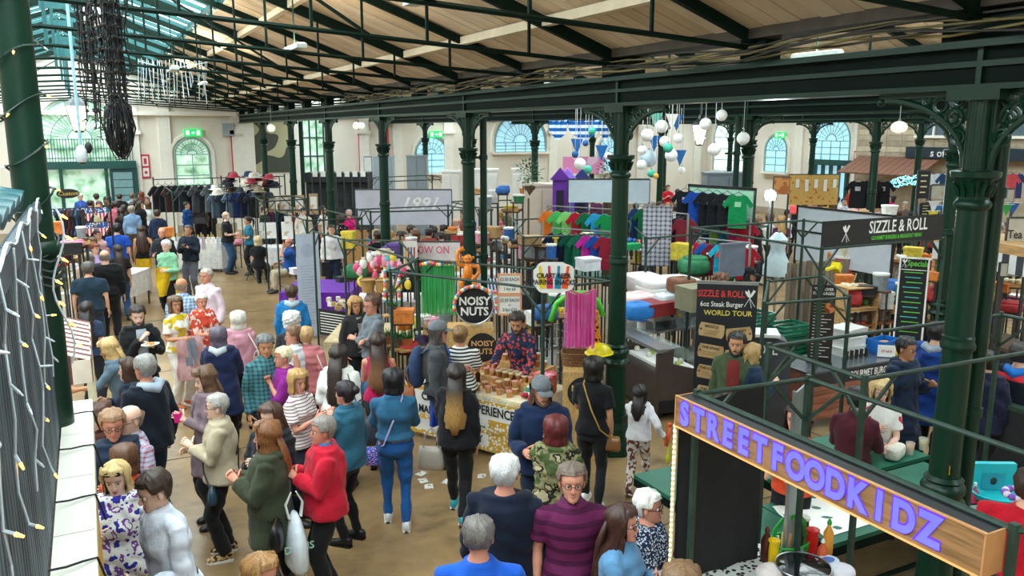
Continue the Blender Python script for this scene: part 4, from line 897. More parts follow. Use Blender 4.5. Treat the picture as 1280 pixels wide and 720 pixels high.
i=P(800,482,1.25,168,'little girl with curly dark hair in a white top and patterned leggings',('jumper',C('e4e2e6')),('leggings',PATL),('wave','1c1412','3a2a22'),pose='walk2',skin='t',arms=('reach','side'),shoes='4a1420',near=1)
for (pt,dx,col,lab)in ((i['L'],0,'e8641c','orange inflatable toy in the girl\'s raised hand'),(i['R'],.02,'e85a1c','orange plastic toy tucked under the girl\'s arm')):
    t=thing('toy',lab,'toy',pt+Vector((dx,0,-.08)),.3);MB().tube([(0,0,0),(.03,0,.1),(.05,0,.22)],[.02,.03,.015],8).ob('toy_body',plast(col),t,2);MB().sph((.05,0,.24),.028,8,6).ob('toy_knob',plast(col),t,2)
t=thing('toy_spade','bright yellow plastic spade hanging from the girl\'s hand','toy',i['R']+Vector((.05,0,-.3)),.5);MB().tube([(0,0,.26),(0,0,.1)],.012,6).ob('handle',plast('d8e01c'),t,1);MB().lathe((0,0,0),[(.01,0),(.05,.03),(.05,.09),(.015,.12)],8,1,.3).ob('blade',plast('d8e01c'),t,1)
P(922,415,1.78,-10,'dark-haired bearded man in an olive green bomber jacket by the world tour board',('jacket',C('46543a')),('trouser',BLK),('short','1d1814'),sex='m',skin='t',arms=('down','down'),acc=('beard',),inner=C('7a2a2a'))
P(940,429,1.66,112,'blonde woman in a dark blue top facing away beside the olive bomber jacket',('jacket',C('1f3048')),('trouser',C('7a2c34')),('long','b9935c','dcc090'),skin='p',arms=('down','hold'))
P(997,505,1.66,-20,'woman with long dark hair in an orange top behind the white roller banner',('vest',C('e8502c')),('trouser',BLK),('long','2a1a16','4a3028'),skin='r',arms=('bent','bent'))
P(905,492,1.62,30,'person in black and white patterned trousers hidden behind the black cloth',('jacket',BLK),('skinny',DOTW),('bob','2a2420'),arms=('down','down'),shoes='111214')
P(1073,483,1.74,165,'man in a maroon shirt sitting with his back to the camera at the green table',('shirt',C('4c1a26')),('trouser',BLK),('short','2c2420'),sex='m',pose='sit',seat=.62,arms=('lap','lap'))
P(1103,474,1.68,8,'blonde woman in a white t-shirt with red roses looking down at the green table',('tee',clothp('eae6e2','blobs','c83c48',(9,.62))),('trouser',DNAVY),('wave','cfae72','eeddb0'),skin='p',pose='sit',seat=.62,arms=('lap','hold'),look=(-5,34))
P(1135,421,1.76,62,'man in a dark navy anorak with glasses at the burger counter',('coat',C('16253c')),('trouser',BLK),('short','1a1818'),sex='m',skin='m',arms=('hold','down'),acc=('glasses','hood'),look=(0,12),build=1.05)
P(1172,402,1.82,160,'person in a royal blue hooded anorak with their back to the camera',('coat',C('163c86')),('trouser',BLK),('short','1c1816'),sex='m',acc=('hood',),collar=C('8a94a0'),build=1.12)
P(1277,428,1.80,165,'man in a black, red and white sports jacket at the right edge',('jacket',clothp('16202a','stripe','c42c38',('Z',2.1,.86))),('trouser',BLK),('short','2a2420'),sex='m',build=1.15,acc=('hood',),collar=C('1f6cc0'))
P(1237,438,1.72,170,'person in a dark navy top partly hidden by the thickest column',('jacket',C('1b1c34')),('trouser',BLK),('short','2a2420'),arms=('bent','down'))
i=P(1292,586,1.78,175,'person in a red shirt at the right edge, sitting with their back to the camera',('tee',C('c8182c')),('trouser',C('b01828')),('short','3a2c24'),sex='m',build=1.25)
P(937,334,1.78,62,'cook in a black cap, pale blue shirt and black apron behind the burger stall',('tee',C('a9c4d0')),('trouser',BLK),('cap','1c1a18'),sex='m',skin='t',arms=('down','low'),acc=('capblack','beard'),inner=BLK,near=0)
P(901,342,1.76,52,'brown-haired cook whose head shows above the world tour board',('tee',C('2c2c30')),('trouser',BLK),('curly','6a4028','8a5a38'),sex='m',skin='p',near=0)
# --- background people
def bgp(px,py,H,face,lab,top,low='26282e',hr=('short','3a2a20'),sex='f',**k):
    k.setdefault('near',0);return P(px,py,H,face,lab,(top[0],C(top[1])if isinstance(top[1],str)else top[1]),('trouser',C(low)),hr,sex=sex,**k)
bgp(112,250,1.74,178,'man in a maroon jacket in the crowd by the doors, back to the camera',('jacket','4a2028'),hr=('crop','2a2220'),sex='m')
i=bgp(122,257,1.64,178,'woman with orange hair wearing a pale rucksack, in the crowd by the doors',('jumper','1c1c20'),hr=('bob','c07a30'));backpack(i,'pale beige rucksack on the woman with orange hair',cloth('a59a7c'))
bgp(134,246,1.76,176,'person with bushy dark hair in a black coat, in the crowd by the doors',('coat','17181b'),hr=('curly','1d1815'))
bgp(149,242,1.78,170,'man in a black jacket turned towards the open doors',('jacket','15171b'),hr=('crop','3a2c22'),sex='m')
bgp(151,260,1.66,200,'woman with dark curly hair in black, right of the bushy dark hair',('tee','1a1a1e'),hr=('wave','241a18'))
bgp(164,257,1.76,176,'grey-haired man in a light blue shirt and grey trousers walking away',('shirt','7a98bc'),'5a5148',('short','9a8c7c'),'m',pose='walk')
bgp(170,248,1.70,160,'person in an olive shirt with a shoulder strap near the doors',('shirt','76785c'),hr=('short','4a3a2c'))
bgp(165,241,1.76,150,'man in a grey shirt furthest into the doorway crowd',('shirt','a0a4aa'),hr=('short','6a5a4c'),sex='m')
bgp(176,240,1.70,-90,'auburn-haired woman beside the white wall near the fire sign',('jacket','5a2c28'),hr=('wave','7a3820'))
bgp(183,246,1.68,10,'woman in a white top against the white wall near the fire sign',('tee','dcd8d4'),hr=('long','6a3c28'))
bgp(145,279,1.80,176,'man in a royal blue t-shirt with black hair, back to the camera',('tee','1c4cac'),'2a3a52',('short','17141a'),'m',build=1.08)
bgp(123,286,1.78,40,'man in a pale pink hoodie leaning over the stall',('jumper','dfb0b0'),'2c3a54',('short','2c2420'),'m',acc=('hood',),look=(0,25),lean=10)
bgp(115,297,1.60,20,'small woman with brown hair below the pink hoodie',('jumper','3a4c6a'),hr=('bob','6a4a30'),look=(0,20))
bgp(119,304,1.62,40,'auburn-haired woman in a lilac top by the trinket table',('tee','b49ccc'),hr=('short','7a3c24'),look=(0,25))
bgp(110,315,1.70,170,'person in a beige flat cap beside the trinket table',('tee','c8a898'),hr=('cap','8a8078'),sex='m',acc=('flatcap',))
bgp(130,312,1.78,172,'large man with thin grey hair in a black jumper, back to the camera',('jumper','141518'),'1d1e22',('fringe','9a9088'),'m',build=1.22)
bgp(109,327,1.76,174,'man with grey hair in a dark teal t-shirt, back to the camera',('tee','1f3444'),'2c3c4c',('short','5c5854'),'m',build=1.15)
bgp(147,306,1.64,190,'woman with a dark ponytail in a black top carrying a paper bag',('tee','1a1618'),'2c4c78',('long','2a1c1a'))
bgp(120,242,1.72,-160,'person in a white t-shirt standing in the open doors',('tee','e8e4e4'),hr=('short','3a2a24'))
bgp(100,242,1.70,20,'person with white hair in a blue shirt at the open doors',('tee','3a5cb0'),hr=('short','dcd6cc'))
bgp(233,252,1.70,62,'stallholder in a bright blue top among the hanging coats',('jumper','1c4884'),hr=('short','2a201c'))
bgp(248,247,1.76,178,'man in a grey tweed jacket browsing the coat rail',('jacket','5e6064'),hr=('short','a09484'),sex='m')
bgp(260,249,1.68,170,'person in brown browsing beside the tweed jacket',('jacket','3c2a24'),hr=('short','4a3024'))
bgp(107,377,1.62,160,'woman with long dark hair just behind the striped awning',('tee','2c3a54'),hr=('long','241c1a'))
bgp(361,297,1.74,-78,'bald man in a blue polo shirt sitting with his hand on his chin',('polo','1c4c98'),'b8ab94',('fringe','8a7c70'),'m',pose='sit',arms=('mouth','lap'),build=1.12,skin='r')
bgp(322,295,1.64,168,'blonde woman in a black top sitting on a folding chair',('tee','17181c'),hr=('bob','d8c094'),pose='sit',arms=('lap','lap'))
bgp(403,257,1.78,66,'bearded man in a white t-shirt standing behind the print stall',('tee','ded8d0'),hr=('short','17130f'),sex='m',acc=('beard',),skin='t')
bgp(414,281,1.74,4,'man in a white sweatshirt with a round dark logo',('jumper','e0dcdc'),'20283c',('short','3a2c24'),'m',inner=None)
bgp(426,269,1.66,150,'woman in a black floral top next to the white sweatshirt',('tee',FLORB),hr=('curly','3a2820'))
bgp(436,262,1.66,20,'grey-haired woman in a hot pink top behind the black floral top',('jacket','d81c78'),hr=('short','a89890'))
bgp(514,281,1.74,84,'man in a turquoise and white striped t-shirt',('tee',STRT),hr=('short','3a281e'),sex='m')
bgp(500,289,1.62,20,'woman in a pale yellow patterned top left of the turquoise stripes',('tee',clothp('d8c890','blobs','4a4438',(14,.58))),hr=('short','4a2c20'))
bgp(541,283,1.66,-130,'woman in a denim blue top with dark hair below the white 1991 banner',('tee','2c6088'),hr=('wave','241a18'))
bgp(555,280,1.68,178,'person in an olive jacket below the right end of the 1991 banner',('jacket','3c4634'),hr=('wave','2c1c18'))
bgp(570,272,1.72,-70,'bald man in a beige shirt beside the black post of the 1991 banner',('shirt','c8b8a4'),'b0a890',('fringe','b8a898'),'m')
bgp(470,287,1.66,20,'person in a pink top between the cork boards',('tee','d8486c'),'988c80',('bob','c8a878'))
bgp(487,292,1.60,170,'person in a grey top behind the slim column and sweet stall',('tee','6c6a74'),hr=('short','4a2c24'))
i=P(476,323,1.76,86,'young stallholder in a camouflage cap and grey t-shirt behind the sweet stall',('tee',C('a09a94')),('trouser',BLK),('cap','3a2c22'),sex='m',skin='t',arms=('bent','bent'),lean=14,acc=('flatcap',),near=0)
bgp(613,262,1.70,160,'person in a dark navy top right of the slim drainpipe',('jumper','1e2838'),hr=('wave','2a1c18'))
bgp(632,282,1.66,-60,'woman in white sitting behind the striped deck chair',('tee','e0dcd6'),hr=('wave','a07850'),pose='sit',arms=('lap','lap'))
bgp(617,250,1.72,20,'person in a bright yellow top behind the cards stall',('tee','d8d02c'),hr=('short','3a2c24'))
bgp(670,297,1.68,8,'woman in a black sleeveless top with raised hands behind the market frames',('vest','17181b'),hr=('long','2a1c18'),skin='t',arms=('mouth','chest'))
bgp(865,297,1.64,168,'dark-skinned woman in a white vest by the clothes rails',('vest','e6dcd8'),hr=('bun','17120f'),skin='d')
bgp(835,231,1.74,10,'man in a red shirt standing high behind the balloon stall',('tee','b81c34'),hr=('crop','3a2820'),sex='m',arms=('hold','hold'))
bgp(847,236,1.70,160,'person in a grey top right of the red shirt',('tee','b4aca8'),hr=('short','3a3028'))
bgp(828,255,1.68,170,'person in a pale blue top below the red shirt',('tee','8fa8bc'),hr=('short','6a5040'))
bgp(835,253,1.60,10,'young person in a patterned top below the red shirt',('tee',clothp('8c8c84','blobs','3c4440',(18,.5))),hr=('short','a07850'))
bgp(817,262,1.60,20,'woman in a white top beside the patterned dress rail',('tee','dcd4cc'),hr=('bob','a88058'))
for (px,py,H,f,lab,c,hr,sx)in ((1018,246,1.72,178,'person in an olive top furthest left behind the white screen','8c8468',('short','1d1a18'),'m'),(1034,242,1.70,-100,'woman with dark hair in a mustard top behind the white screen','cdb01c',('wave','1a1715'),'f'),
    (1047,246,1.72,160,'person in white beside the mustard top','dcd8d4',('short','1d1a18'),'m'),(1055,248,1.66,20,'person in pale blue behind the middle of the white screen','b4c0d8',('short','1d1a18'),'f'),(1066,251,1.66,175,'person in blush pink with black hair behind the white screen','e8c4bc',('short','1d1816'),'f'),
    (1076,245,1.74,60,'man in a salmon shirt behind the white screen','e09088',('short','1d1816'),'m'),(1083,249,1.66,20,'person in beige right of the salmon shirt','c8a890',('bob','8a6448'),'f'),(1087,257,1.62,178,'person in black in front of the salmon shirt','2a2628',('bob','1d1816'),'f'),
    (1096,253,1.66,10,'fair-haired person near the right end of the white screen','b88068',('short','b08860'),'f'),(1064,233,1.74,60,'man in red leaning over the small blue board','b83430',('crop','6a3824'),'m'),(1116,244,1.72,-70,'woman in a magenta jacket by the blue fairy lights','d81880',('bob','241a1c'),'f'),
    (1132,252,1.66,8,'grey-haired person right of the magenta jacket','6a5c58',('short','a89c90'),'f'),(1146,250,1.68,100,'person in a bright blue top by the dark menu board','2a80c0',('long','a07850'),'f'),(1124,262,1.6,170,'brown-haired person below the magenta jacket','7a6458',('bob','5a3c2c'),'f')):
    bgp(px,py,H,f,lab,('tee',c),hr=hr,sex=sx)
for (px,py,H,f,lab,c,hr,sx)in ((196,262,1.70,175,'person in a navy coat at the left end of the coat stall','1c2a44',('short','3a2c24'),'m'),(330,258,1.7,60,'person in dark green behind the hanging prints','2c4038',('short','4a3428'),'m'),(700,262,1.68,20,'person in a red top between the hanging t-shirts and cabins','9c2430',('bob','4a3024'),'f'),
    (745,268,1.66,160,'person in dark clothes beside the central column near the t-shirts','24242c',('short','2a2220'),'f'),(812,280,1.64,10,'woman in a dark red top by the scarf rail','7c1c2c',('wave','3a2420'),'f'),(985,262,1.7,100,'man in white near the bright lamp','dfe4e6',('short','2a2624'),'m'),
    (1160,262,1.7,160,'person in black by the bunting stall','1c1c22',('short','3a2c26'),'m'),(1246,285,1.7,10,'stallholder in dark clothes behind the tea stall','2c2c34',('bun','3a2c24'),'f'),(590,262,1.72,170,'person in grey left of the pale boxes','70747c',('short','4a3c34'),'m'),(648,258,1.7,170,'person in cream beside the white display walls','d0c4b0',('bob','6a4c38'),'f')):
    bgp(px,py,H,f,lab,('jumper',c),hr=hr,sex=sx)
t=thing('folded_jacket','mustard yellow jacket tied round the man in the mint green jumper','jacket',aZ(208,348,.95),.3);MB().grid(lambda u,v:(-.22+.44*u,-.1+.05*math.sin(u*8+v*4),.25-.6*v),12,10).grid(lambda u,v:(-.22+.44*u,-.05+.05*math.sin(u*8+v*4),.25-.6*v),12,10).ob('jacket_fabric',C('d8b01c'),t,2)
# denser crowd further back, each with its own colour and place
rr=random.Random(21);TOPC=[('navy','1c2848'),('brick red','a03c30'),('cream','dcd0bc'),('charcoal','303238'),('teal','1f7078'),('rose','cc6c7c'),('olive','5a5c3c'),('sky blue','6c9cc8'),('black','18181c'),('white','e4e2de'),('plum','5c2850')]
HRS=[('short','3a2a20'),('bob','6a4a30'),('long','2a1e1a'),('short','9a9088'),('wave','b08850'),('crop','2a2220'),('bun','3a2820')]
ZONES=[('behind the bunting stall',1150,1200,262,12,6),('before the gold curtain',992,1045,247,6,6),('below the purple cabins',690,765,236,10,6),('near the hazy column',650,700,250,8,5),('right of the monkey column',575,640,258,10,6),('behind the t-shirt rails',790,870,250,14,8),('below the 1991 banner',448,560,284,8,7),('behind the print stall',330,400,252,8,5),('in the doorway crowd',108,190,246,10,8),('right of the thickest column',1246,1280,270,20,4),('left of the flood lamp',940,985,262,10,3)]
for zi,(pl,x0,x1,y0,dy,n)in enumerate(ZONES):
    for q in range(n):
        nm_,cc=TOPC[(q+zi*3)%11];hr_=HRS[rr.randrange(7)];bgp(x0+(x1-x0)*(q+.5)/n,y0+rr.uniform(0,dy),rr.uniform(1.6,1.8),rr.choice([10,60,120,175,200,300]),'person in a %s top %s, %s' %(nm_,pl,['leftmost','second from left','third from left','fourth from left','fifth from left','sixth from left','seventh from left','rightmost'][q]),(rr.choice(['tee','jumper','jacket']),cc),hr=hr_,sex=rr.choice('mf'))
# ============================================================ THINGS NEAR THE CAMERA
def frame_corner(p,q,par,m=FRAME,r=.017):return MB().tube([p,q],r,8).ob('rail',m,par,1)
def pitch_frame(pts,z,label,close=True,legs=True,mid=None,r=.017,group=None,name='market_frame',zb=0,brace=True):
    """green iron market pitch frame through the given floor points"""
    b=Vector((pts[0][0],pts[0][1],0));t=thing(name,label,'frame',b,0,group);P=[Vector((p[0],p[1],z))-b for p in pts];n=len(P)
    for i in range(n if close else n-1):frame_corner(P[i],P[(i+1)%n],t,r=r)
    for i,p in enumerate(P):
        if legs and (legs is True or i in legs):MB().bar((p.x,p.y,zb),(p.x,p.y,z+.03),.034).ob('post',FRAME,t)
        if brace:
            for j in ((i+1)%n,(i-1)%n):
                if not close and abs(i-j)>1:continue
                d=(P[j]-p);L=d.length
                if L>.7 and (legs is True or (legs and i in legs)):d.normalize();MB().bar(p+d*.3,p-Vector((0,0,.3)),.02).ob('brace',FRAME,t)
    return t
PLY=mat('9b7148',rough=.55,kind='wood',arg=(4,1.2,14));EDGE=mat('c98e5a',rough=.4);VIOLET=mat('5a2ce0',rough=.4,emit=.9);VLIGHT=mat('5f5cff',rough=.3,emit=1.15);COP=mat('e8a060',rough=.3,emit=.7)
# --- the lit wooden STREET FOODKIDZ sign on its frame
XS=3.2;z0,z1=2.2,2.4;ya,yb=1.93,3.98
s=thing('lit_sign','long wooden sign with glowing violet cut-out letters on the near market frame','sign',(XS,ya,z0))
MB().bx(0,.02,0,yb-ya,0,z1-z0).ob('sign_board',PLY,s);MB().bx(.02,.13,0,yb-ya,.01,z1-z0-.005).ob('sign_box',BLACK,s)
for zz in (0,z1-z0):MB().bx(-.006,.006,-.005,yb-ya+.005,zz-.004,zz+.004).ob('edge_strip',COP if zz == 0 else EDGE,s)
for yy in (0,yb-ya):MB().bx(-.006,.13,yy-.004,yy+.004,0,z1-z0).ob('edge_strip',EDGE,s)
for k,ch in enumerate('STREETFOODKIDZ'):
    y=(yb-ya)-.09-k*.131
    text('letter',ch,facing((-.003,y,.102),(-1,0,0)),.2,VIOLET,s,ext=.002,bold=.075,xs=.82,res=6);text('letter',ch,facing((-.006,y-.004,.1),(-1,0,0)),.2,VLIGHT,s,ext=.002,bold=.045,xs=.82,res=6)
pitch_frame([(3.34,1.9),(3.34,3.95),(4.22,3.86),(4.22,1.3)],2.4,'green iron market frame carrying the glowing wooden sign',legs=(0,1,2))
pitch_frame([(4.55,3.68),(4.6,4.62),(7.3,4.5),(7.3,3.55)],2.4,'green iron market frame above the green tables behind the thickest column')
# rope light up the post
t=thing('rope_light','post wrapped in a bright rope of small warm bulbs beside the black cloth','rope light',(3.22,4.0,0));MB().tube([(0,0,.05),(0,0,2.2)],.014,6).ob('rope',mat('e8d8b8',rough=.4),t,1)
bl=MB()
for k in range(60):bl.sph((-.012,-.006,.07+k*.036),.0095,5,4)
tag(bl.ob('bulbs',mat('ffcf80',rough=.4,emit=5),t),kind='stuff')
# black cloth hung on the frame, roller banner
t=thing('black_cloth','large black cloth hanging from the frame beside the lit sign','cloth',(3.3,4.03,.55))
a=Vector((0,0,0));MB().grid(lambda u,v:(.72*u+.0,.01*math.sin(u*17+v*3)+.02*v,(1.72+.08*u)*v+.08*u*(1-v)),24,6).grid(lambda u,v:(.72*u,.015+.01*math.sin(u*17+v*3)+.02*v,(1.72+.08*u)*v+.08*u*(1-v)),24,6).ob('cloth',mat('1b1b1d',rough=.9,var=.15),t,2)
MB().tube([(0,-.01,.06),(.36,-.03,.05),(.72,-.01,.12)],.006,5).ob('hem_rope',WHITE,t)
c=aZ(962,660,.2);t=thing('roller_banner','plain pale grey roller banner standing behind the lit sign','banner',(4.3,4.0,0),.5)
MB().bx(-.14,.16,-.006,.006,.05,2.28).ob('banner_sheet',mat('aab4ba',rough=.35,metal=.3,var=.1),t);MB().bx(-.15,-.14,-.012,.012,0,2.3).ob('edge_pole',STEEL,t);MB().bx(-.17,.18,-.06,.06,0,.05).ob('banner_base',STEEL,t)
# --- green tables with a paper sheet, cups, bag, seat
TG=mat('14604a',rough=.45,var=.15,scale=5)
def gtable(x0,x1,y0,y1,lab,z=.75):
    t=thing('green_table',lab,'table',(x0,y0,0));MB().bx(0,x1-x0,0,y1-y0,z-.04,z).ob('table_top',TG,t);MB().bx(.0,x1-x0,0,.02,z-.12,z-.04).ob('apron',GREEND,t);MB().bx(0,.02,0,y1-y0,z-.12,z-.04).ob('apron',GREEND,t)
    for x in (.06,x1-x0-.06):
        for y in (.06,y1-y0-.06):MB().bar((x,y,0),(x,y,z-.04),.04).ob('leg',GREEND,t)
    MB().bar((.06,.06,.25),(x1-x0-.06,.06,.25),.03).ob('stretcher',GREEND,t);return t
gtable(5.12,7.3,4.32,5.12,'green trestle table with the paper sheet, behind the lit sign');gtable(4.5,5.1,4.45,6.2,'green trestle table at the end, behind the pale roller banner');gtable(5.6,7.5,5.2,6.1,'green trestle table where the blonde woman in the rose t-shirt sits')
t=thing('paper_sheet','large crumpled white sheet of paper with faint drawings lying on the green table','paper',(5.15,4.42,.752));MB().grid(lambda u,v:(-.0+.75*u+.03*math.sin(v*7),.0+.62*v,.004+.008*math.sin(u*14+v*5)*math.sin(v*11)),24,18).ob('sheet',mat('f0eee8',kind='blobs',c2='cfe3d8',arg=(9,.66),rough=.7),t,2)
for (px,py,lab,lq)in ((1137,568,'clear plastic cup with a little cider on the green table',LAGER),(1153,562,'clear plastic cup with a pale drink next to the cider cup',mat('e0cf60',rough=.2))):cup(aZ(px,py,.75)+Vector((0,0,.06)),lab,CLEAR,.045,.13,lq)
t=thing('paper_bag','crumpled white paper food bag on the green table by the cups','bag',aZ(1118,572,.75),.4);MB().rbox((0,0,.07),(.3,.16,.14),.5).ob('bag_body',mat('e6ded0',rough=.9,bump=1,bscale=20,var=.1),t,2);MB().sph((.14,.03,.05),.05,8,6).ob('bag_corner',mat('d88a78',rough=.8),t,2)
t=thing('child_seat','turquoise plastic child seat on the green table right of the thickest column','seat',aZ(1246,630,.75),-.5)
TQ=plast('22b8c2',.35);MB().bx(-.2,.2,.1,.16,.0,.34).ob('seat_back',TQ,t);MB().lathe((0,-.04,.04),[(.05,0),(.2,.03),(.24,.09),(.22,.09),(.17,.04),(.0,.03)],20,1.05,.85).ob('seat_bowl',TQ,t,1);MB().bx(-.1,.1,.09,.1,.1,.25).ob('emblem_plate',mat('2a9cae'),t);MB().sph((0,.085,.18),.03,8,5,1,.3,1.2).ob('emblem',mat('1d2a30'),t)
t=thing('ring_binder','grey metal tin lying on the green table right of the column','tin',aZ(1222,648,.75),-.3);MB().box((0,0,.03),(.3,.2,.06)).ob('tin_body',STEEL,t);MB().box((0,0,.065),(.31,.21,.012)).ob('lid',STEEL,t)
t=thing('pump_bottle','small pink bottle beside the turquoise seat','bottle',aZ(1217,628,.75));MB().lathe((0,0,0),[(.03,0),(.033,.1),(.012,.13),(.012,.16)],10).ob('bottle_body',plast('c83c6a'),t,1);MB().lathe((0,0,.16),[(.014,0),(.014,.03)],8).ob('cap',WHITE,t,1)
t=thing('yellow_sticker','small yellow sticker on the thickest column','sticker',(5.63,3.74,1.52));MB().box((0,-.01,0),(.09,.004,.05),.6).ob('sticker_face',plast('e8c818'),t)
t=thing('flower_garland','white and purple flower garland round the neck of the person in red','garland',aZ(1276,618,1.45));g=MB()
for k in range(14):a=2*PI*k/14;g.slot(k%2).sph((.1*math.cos(a),.1*math.sin(a),0),.028,6,4)
g.ob('flowers',[mat('e8e0f0'),mat('8a5ac8')],t,2)
# --- condiments at the bottom edge
z=1.05;cz=lambda px,py:aZ(px,py,z)
t=thing('condiment_table','table with a black and white zigzag cloth at the bottom edge','table',cz(985,720));b0=cz(985,720)
A,B_,C_,D_=cz(870,712),cz(975,668),cz(1080,740),cz(960,840)
M_=clothp('d0d0cc','voro','2a2a2c',26)
vs=[p-b0 for p in (A,B_,C_,D_)];vs=[Vector((v.x,v.y,0))for v in vs];MB().add(vs+[v+Vector((0,0,-.03))for v in vs],[(0,1,2,3),(7,6,5,4),(0,4,5,1),(1,5,6,2),(2,6,7,3),(3,7,4,0)]).ob('table_top',M_,t)
MB().add(vs+[v*.98+Vector((0,0,-.4))for v in vs],[(0,1,5,4),(1,2,6,5),(2,3,7,6),(3,0,4,7)]).ob('cloth_skirt',M_,t)
for v in vs:MB().bar(v*.93+Vector((0,0,-.02)),v*.93+Vector((0,0,-z)),.035).ob('leg',BLACK,t)
def bottle(px,py,lab,m,cap,r=.032,h=.19,nz=None,zz=z,name='sauce_bottle',group=None,neck=.35):
    t=thing(name,lab,'bottle',aZ(px,py,zz)if px is not None else nz,0,group);MB().lathe((0,0,0),[(r*.9,0),(r,.01),(r,h*.62),(r*neck,h*.82),(r*neck,h*.9)],12).ob('bottle_body',m,t,1);MB().lathe((0,0,h*.88),[(r*neck*1.3,0),(r*neck*1.3,h*.07),(r*.15,h*.16)],10).ob('cap',cap,t,1);return t
t=thing('sauce_basket','green plastic basket of sauces with an arched handle','basket',cz(985,692));GP=plast('16a03c',.4)
for k in range(18):
    a=2*PI*k/18;MB().bar((.15*math.cos(a),.1*math.sin(a),.01),(.165*math.cos(a),.115*math.sin(a),.1),.022,.005).ob('slat',GP,t)
MB().lathe((0,0,0),[(.15,0),(.15,.01),(.0,.01)],18,1,.68).ob('basket_base',GP,t);MB().tube([(.165*math.cos(a),.115*math.sin(a),.1)for a in np.linspace(0,2*PI,19)[:-1]],.009,6,closed=True).ob('rim',GP,t,1)
MB().tube([(-.16,0,.1),(-.14,0,.22),(-.07,0,.28),(.07,0,.28),(.14,0,.22),(.16,0,.1)],[(.008,.02)]*6,6).ob('handle',GP,t,1)
bottle(957,700,'dark brown sauce bottle with a pointed cap at the left of the green basket',plast('4a1c14'),plast('5a2a1c'),.04,.25);bottle(966,706,'yellow mustard bottle in the green basket',plast('f0c414'),plast('f0c414'),.036,.2,neck=.9)
bottle(982,690,'peach coloured sauce bottle behind the basket handle',plast('e8a878'),WHITE,.036,.22);bottle(991,682,'pale yellow sauce bottle behind the basket handle',plast('e8d2a8'),WHITE,.036,.24);bottle(1003,682,'tall dark sauce bottle with a white lid',plast('4a2c34'),WHITE,.038,.24,neck=.9);bottle(1014,692,'fat red ketchup bottle beside the green basket',plast('d01c1c'),plast('d01c1c'),.042,.2,neck=.9)
bottle(1027,704,'orange-red sauce bottle with a white cap in front of the green-topped one',plast('d8603c'),WHITE,.032,.18);bottle(1034,692,'amber sauce bottle with a bright green top',plast('e8a040'),GP,.036,.26);bottle(1001,700,'short white-capped shaker in front of the basket',plast('8fa8c0'),WHITE,.02,.1)
t=thing('black_bowl','large glossy black bowl lid reflecting blue light at the bottom edge','bowl',cz(1003,722));MB().lathe((0,0,0),[(.1,0),(.17,.05),(.185,.09),(.17,.092),(.1,.1),(.0,.105)],28,1,1).ob('bowl_body',plast('101216',.08),t,1);MB().tube([(.185*math.cos(a),.185*math.sin(a),.09)for a in np.linspace(0,2*PI,29)[:-1]],.005,5,closed=True).ob('rim',STEEL,t,1)
for k,(px,py,lab)in enumerate(((962,722,'crumpled pinkish-white napkin pile at the bottom edge left of the black bowl'),(1050,722,'crumpled white paper with a purple streak at the bottom edge'))):t=thing('napkin_pile',lab,'napkins',cz(px,py));MB().sph((0,0,.04),.1,14,9,1.1,.9,.55).ob('napkins',mat(('eadcd8','e4e0ea')[k],rough=.9,bump=1,bscale=18,var=.1),t,2)
t=thing('margarine_tub','white tub with a blue printed lid beside the black bowl','tub',cz(1034,712));MB().lathe((0,0,0),[(.05,0),(.065,.06)],18,1.2).ob('tub_body',WHITE,t,1);MB().lathe((0,0,.06),[(.069,0),(.069,.012),(.0,.014)],18,1.2).ob('lid',plast('c8d8ea'),t,1);MB().lathe((0,0,.075),[(.045,0),(.045,.001),(.035,.001)],18,1.2,.8).ob('printed_ring',plast('2c5cb0'),t)
# black chalk sign at the right corner
t=thing('chalk_sign','black board with yellow-green chalk letters in the bottom right corner','sign',(3.62,1.72,1.6),-.45);MB().bx(0,.5,0,.02,0,.62).ob('board',BLACK,t)
for k,ch in enumerate('TEGB'):text('letter',ch,facing((.1+.1*(k%2),-.003,.52-.13*(k//1)),(0,-1,0)),.14,mat('c8e020',rough=.6,emit=.4),t,ext=.001)
# --- left foreground: corrugated kiosk side, white ledge, icicle lights
KX=-.31;CG=[mat('5c6b74',rough=.45,metal=.4,var=.25,scale=3),mat('495660',rough=.45,metal=.4,var=.25,scale=3)]
k=thing('kiosk','kiosk at lower left with a grey corrugated side and a white flat ledge','kiosk',(KX,.5,0))
y=.5;i=0
while y<5.46:
    MB().prism([(0,0),(.018,0),(.03,.022),(.055,.022),(.067,0),(.07,0),(.07,-.006),(0,-.006)],(0,y-.5,2.25),(0,1,0),(1,0,0),-1.38).ob('corrugation',CG[(i//3)%2],k);y += .0715;i += 1
for j in range(8):MB().bx(.03,.2,j*.7+.004,j*.7+.696,2.2,2.25).ob('ledge_panel',mat('ebe8dc',rough=.5,var=.06,scale=2),k)
MB().bx(.19,.205,0,5.6,2.12,2.24).ob('ledge_fascia',mat('ded6bc',rough=.5),k);MB().bx(.0,.17,0,5.6,0,2.18).ob('kiosk_body',mat('3c2420',rough=.7,var=.2),k)
MB().bx(.17,.2,2.6,4.4,1.5,2.12).ob('yellow_panel',mat('e0a81c',rough=.6),k);MB().bx(.02,.05,0,4.95,3.55,3.65).ob('top_rail',CG[1],k)
for j in range(6):
    yy=2.9+j*.36;MB().tube([(-.02,yy,3.68),(-.5,yy,3.8),(-1.2,yy,3.9)],[(.16,.05),(.16,.05),(.16,.05)],10).ob('roof_wave',mat('2e5c62',rough=.3,var=.2),k,1)
il=thing('icicle_lights','white wire icicle lights with warm bulbs hanging over the corrugated side','fairy lights',(KX+.05,.9,3.66));rnd=random.Random(11)
main=[(0,yy,.02*math.sin(yy*9))for yy in np.arange(0,4.5,.12)];MB().tube(main,.006,5).ob('wire',WIREW,il,1)
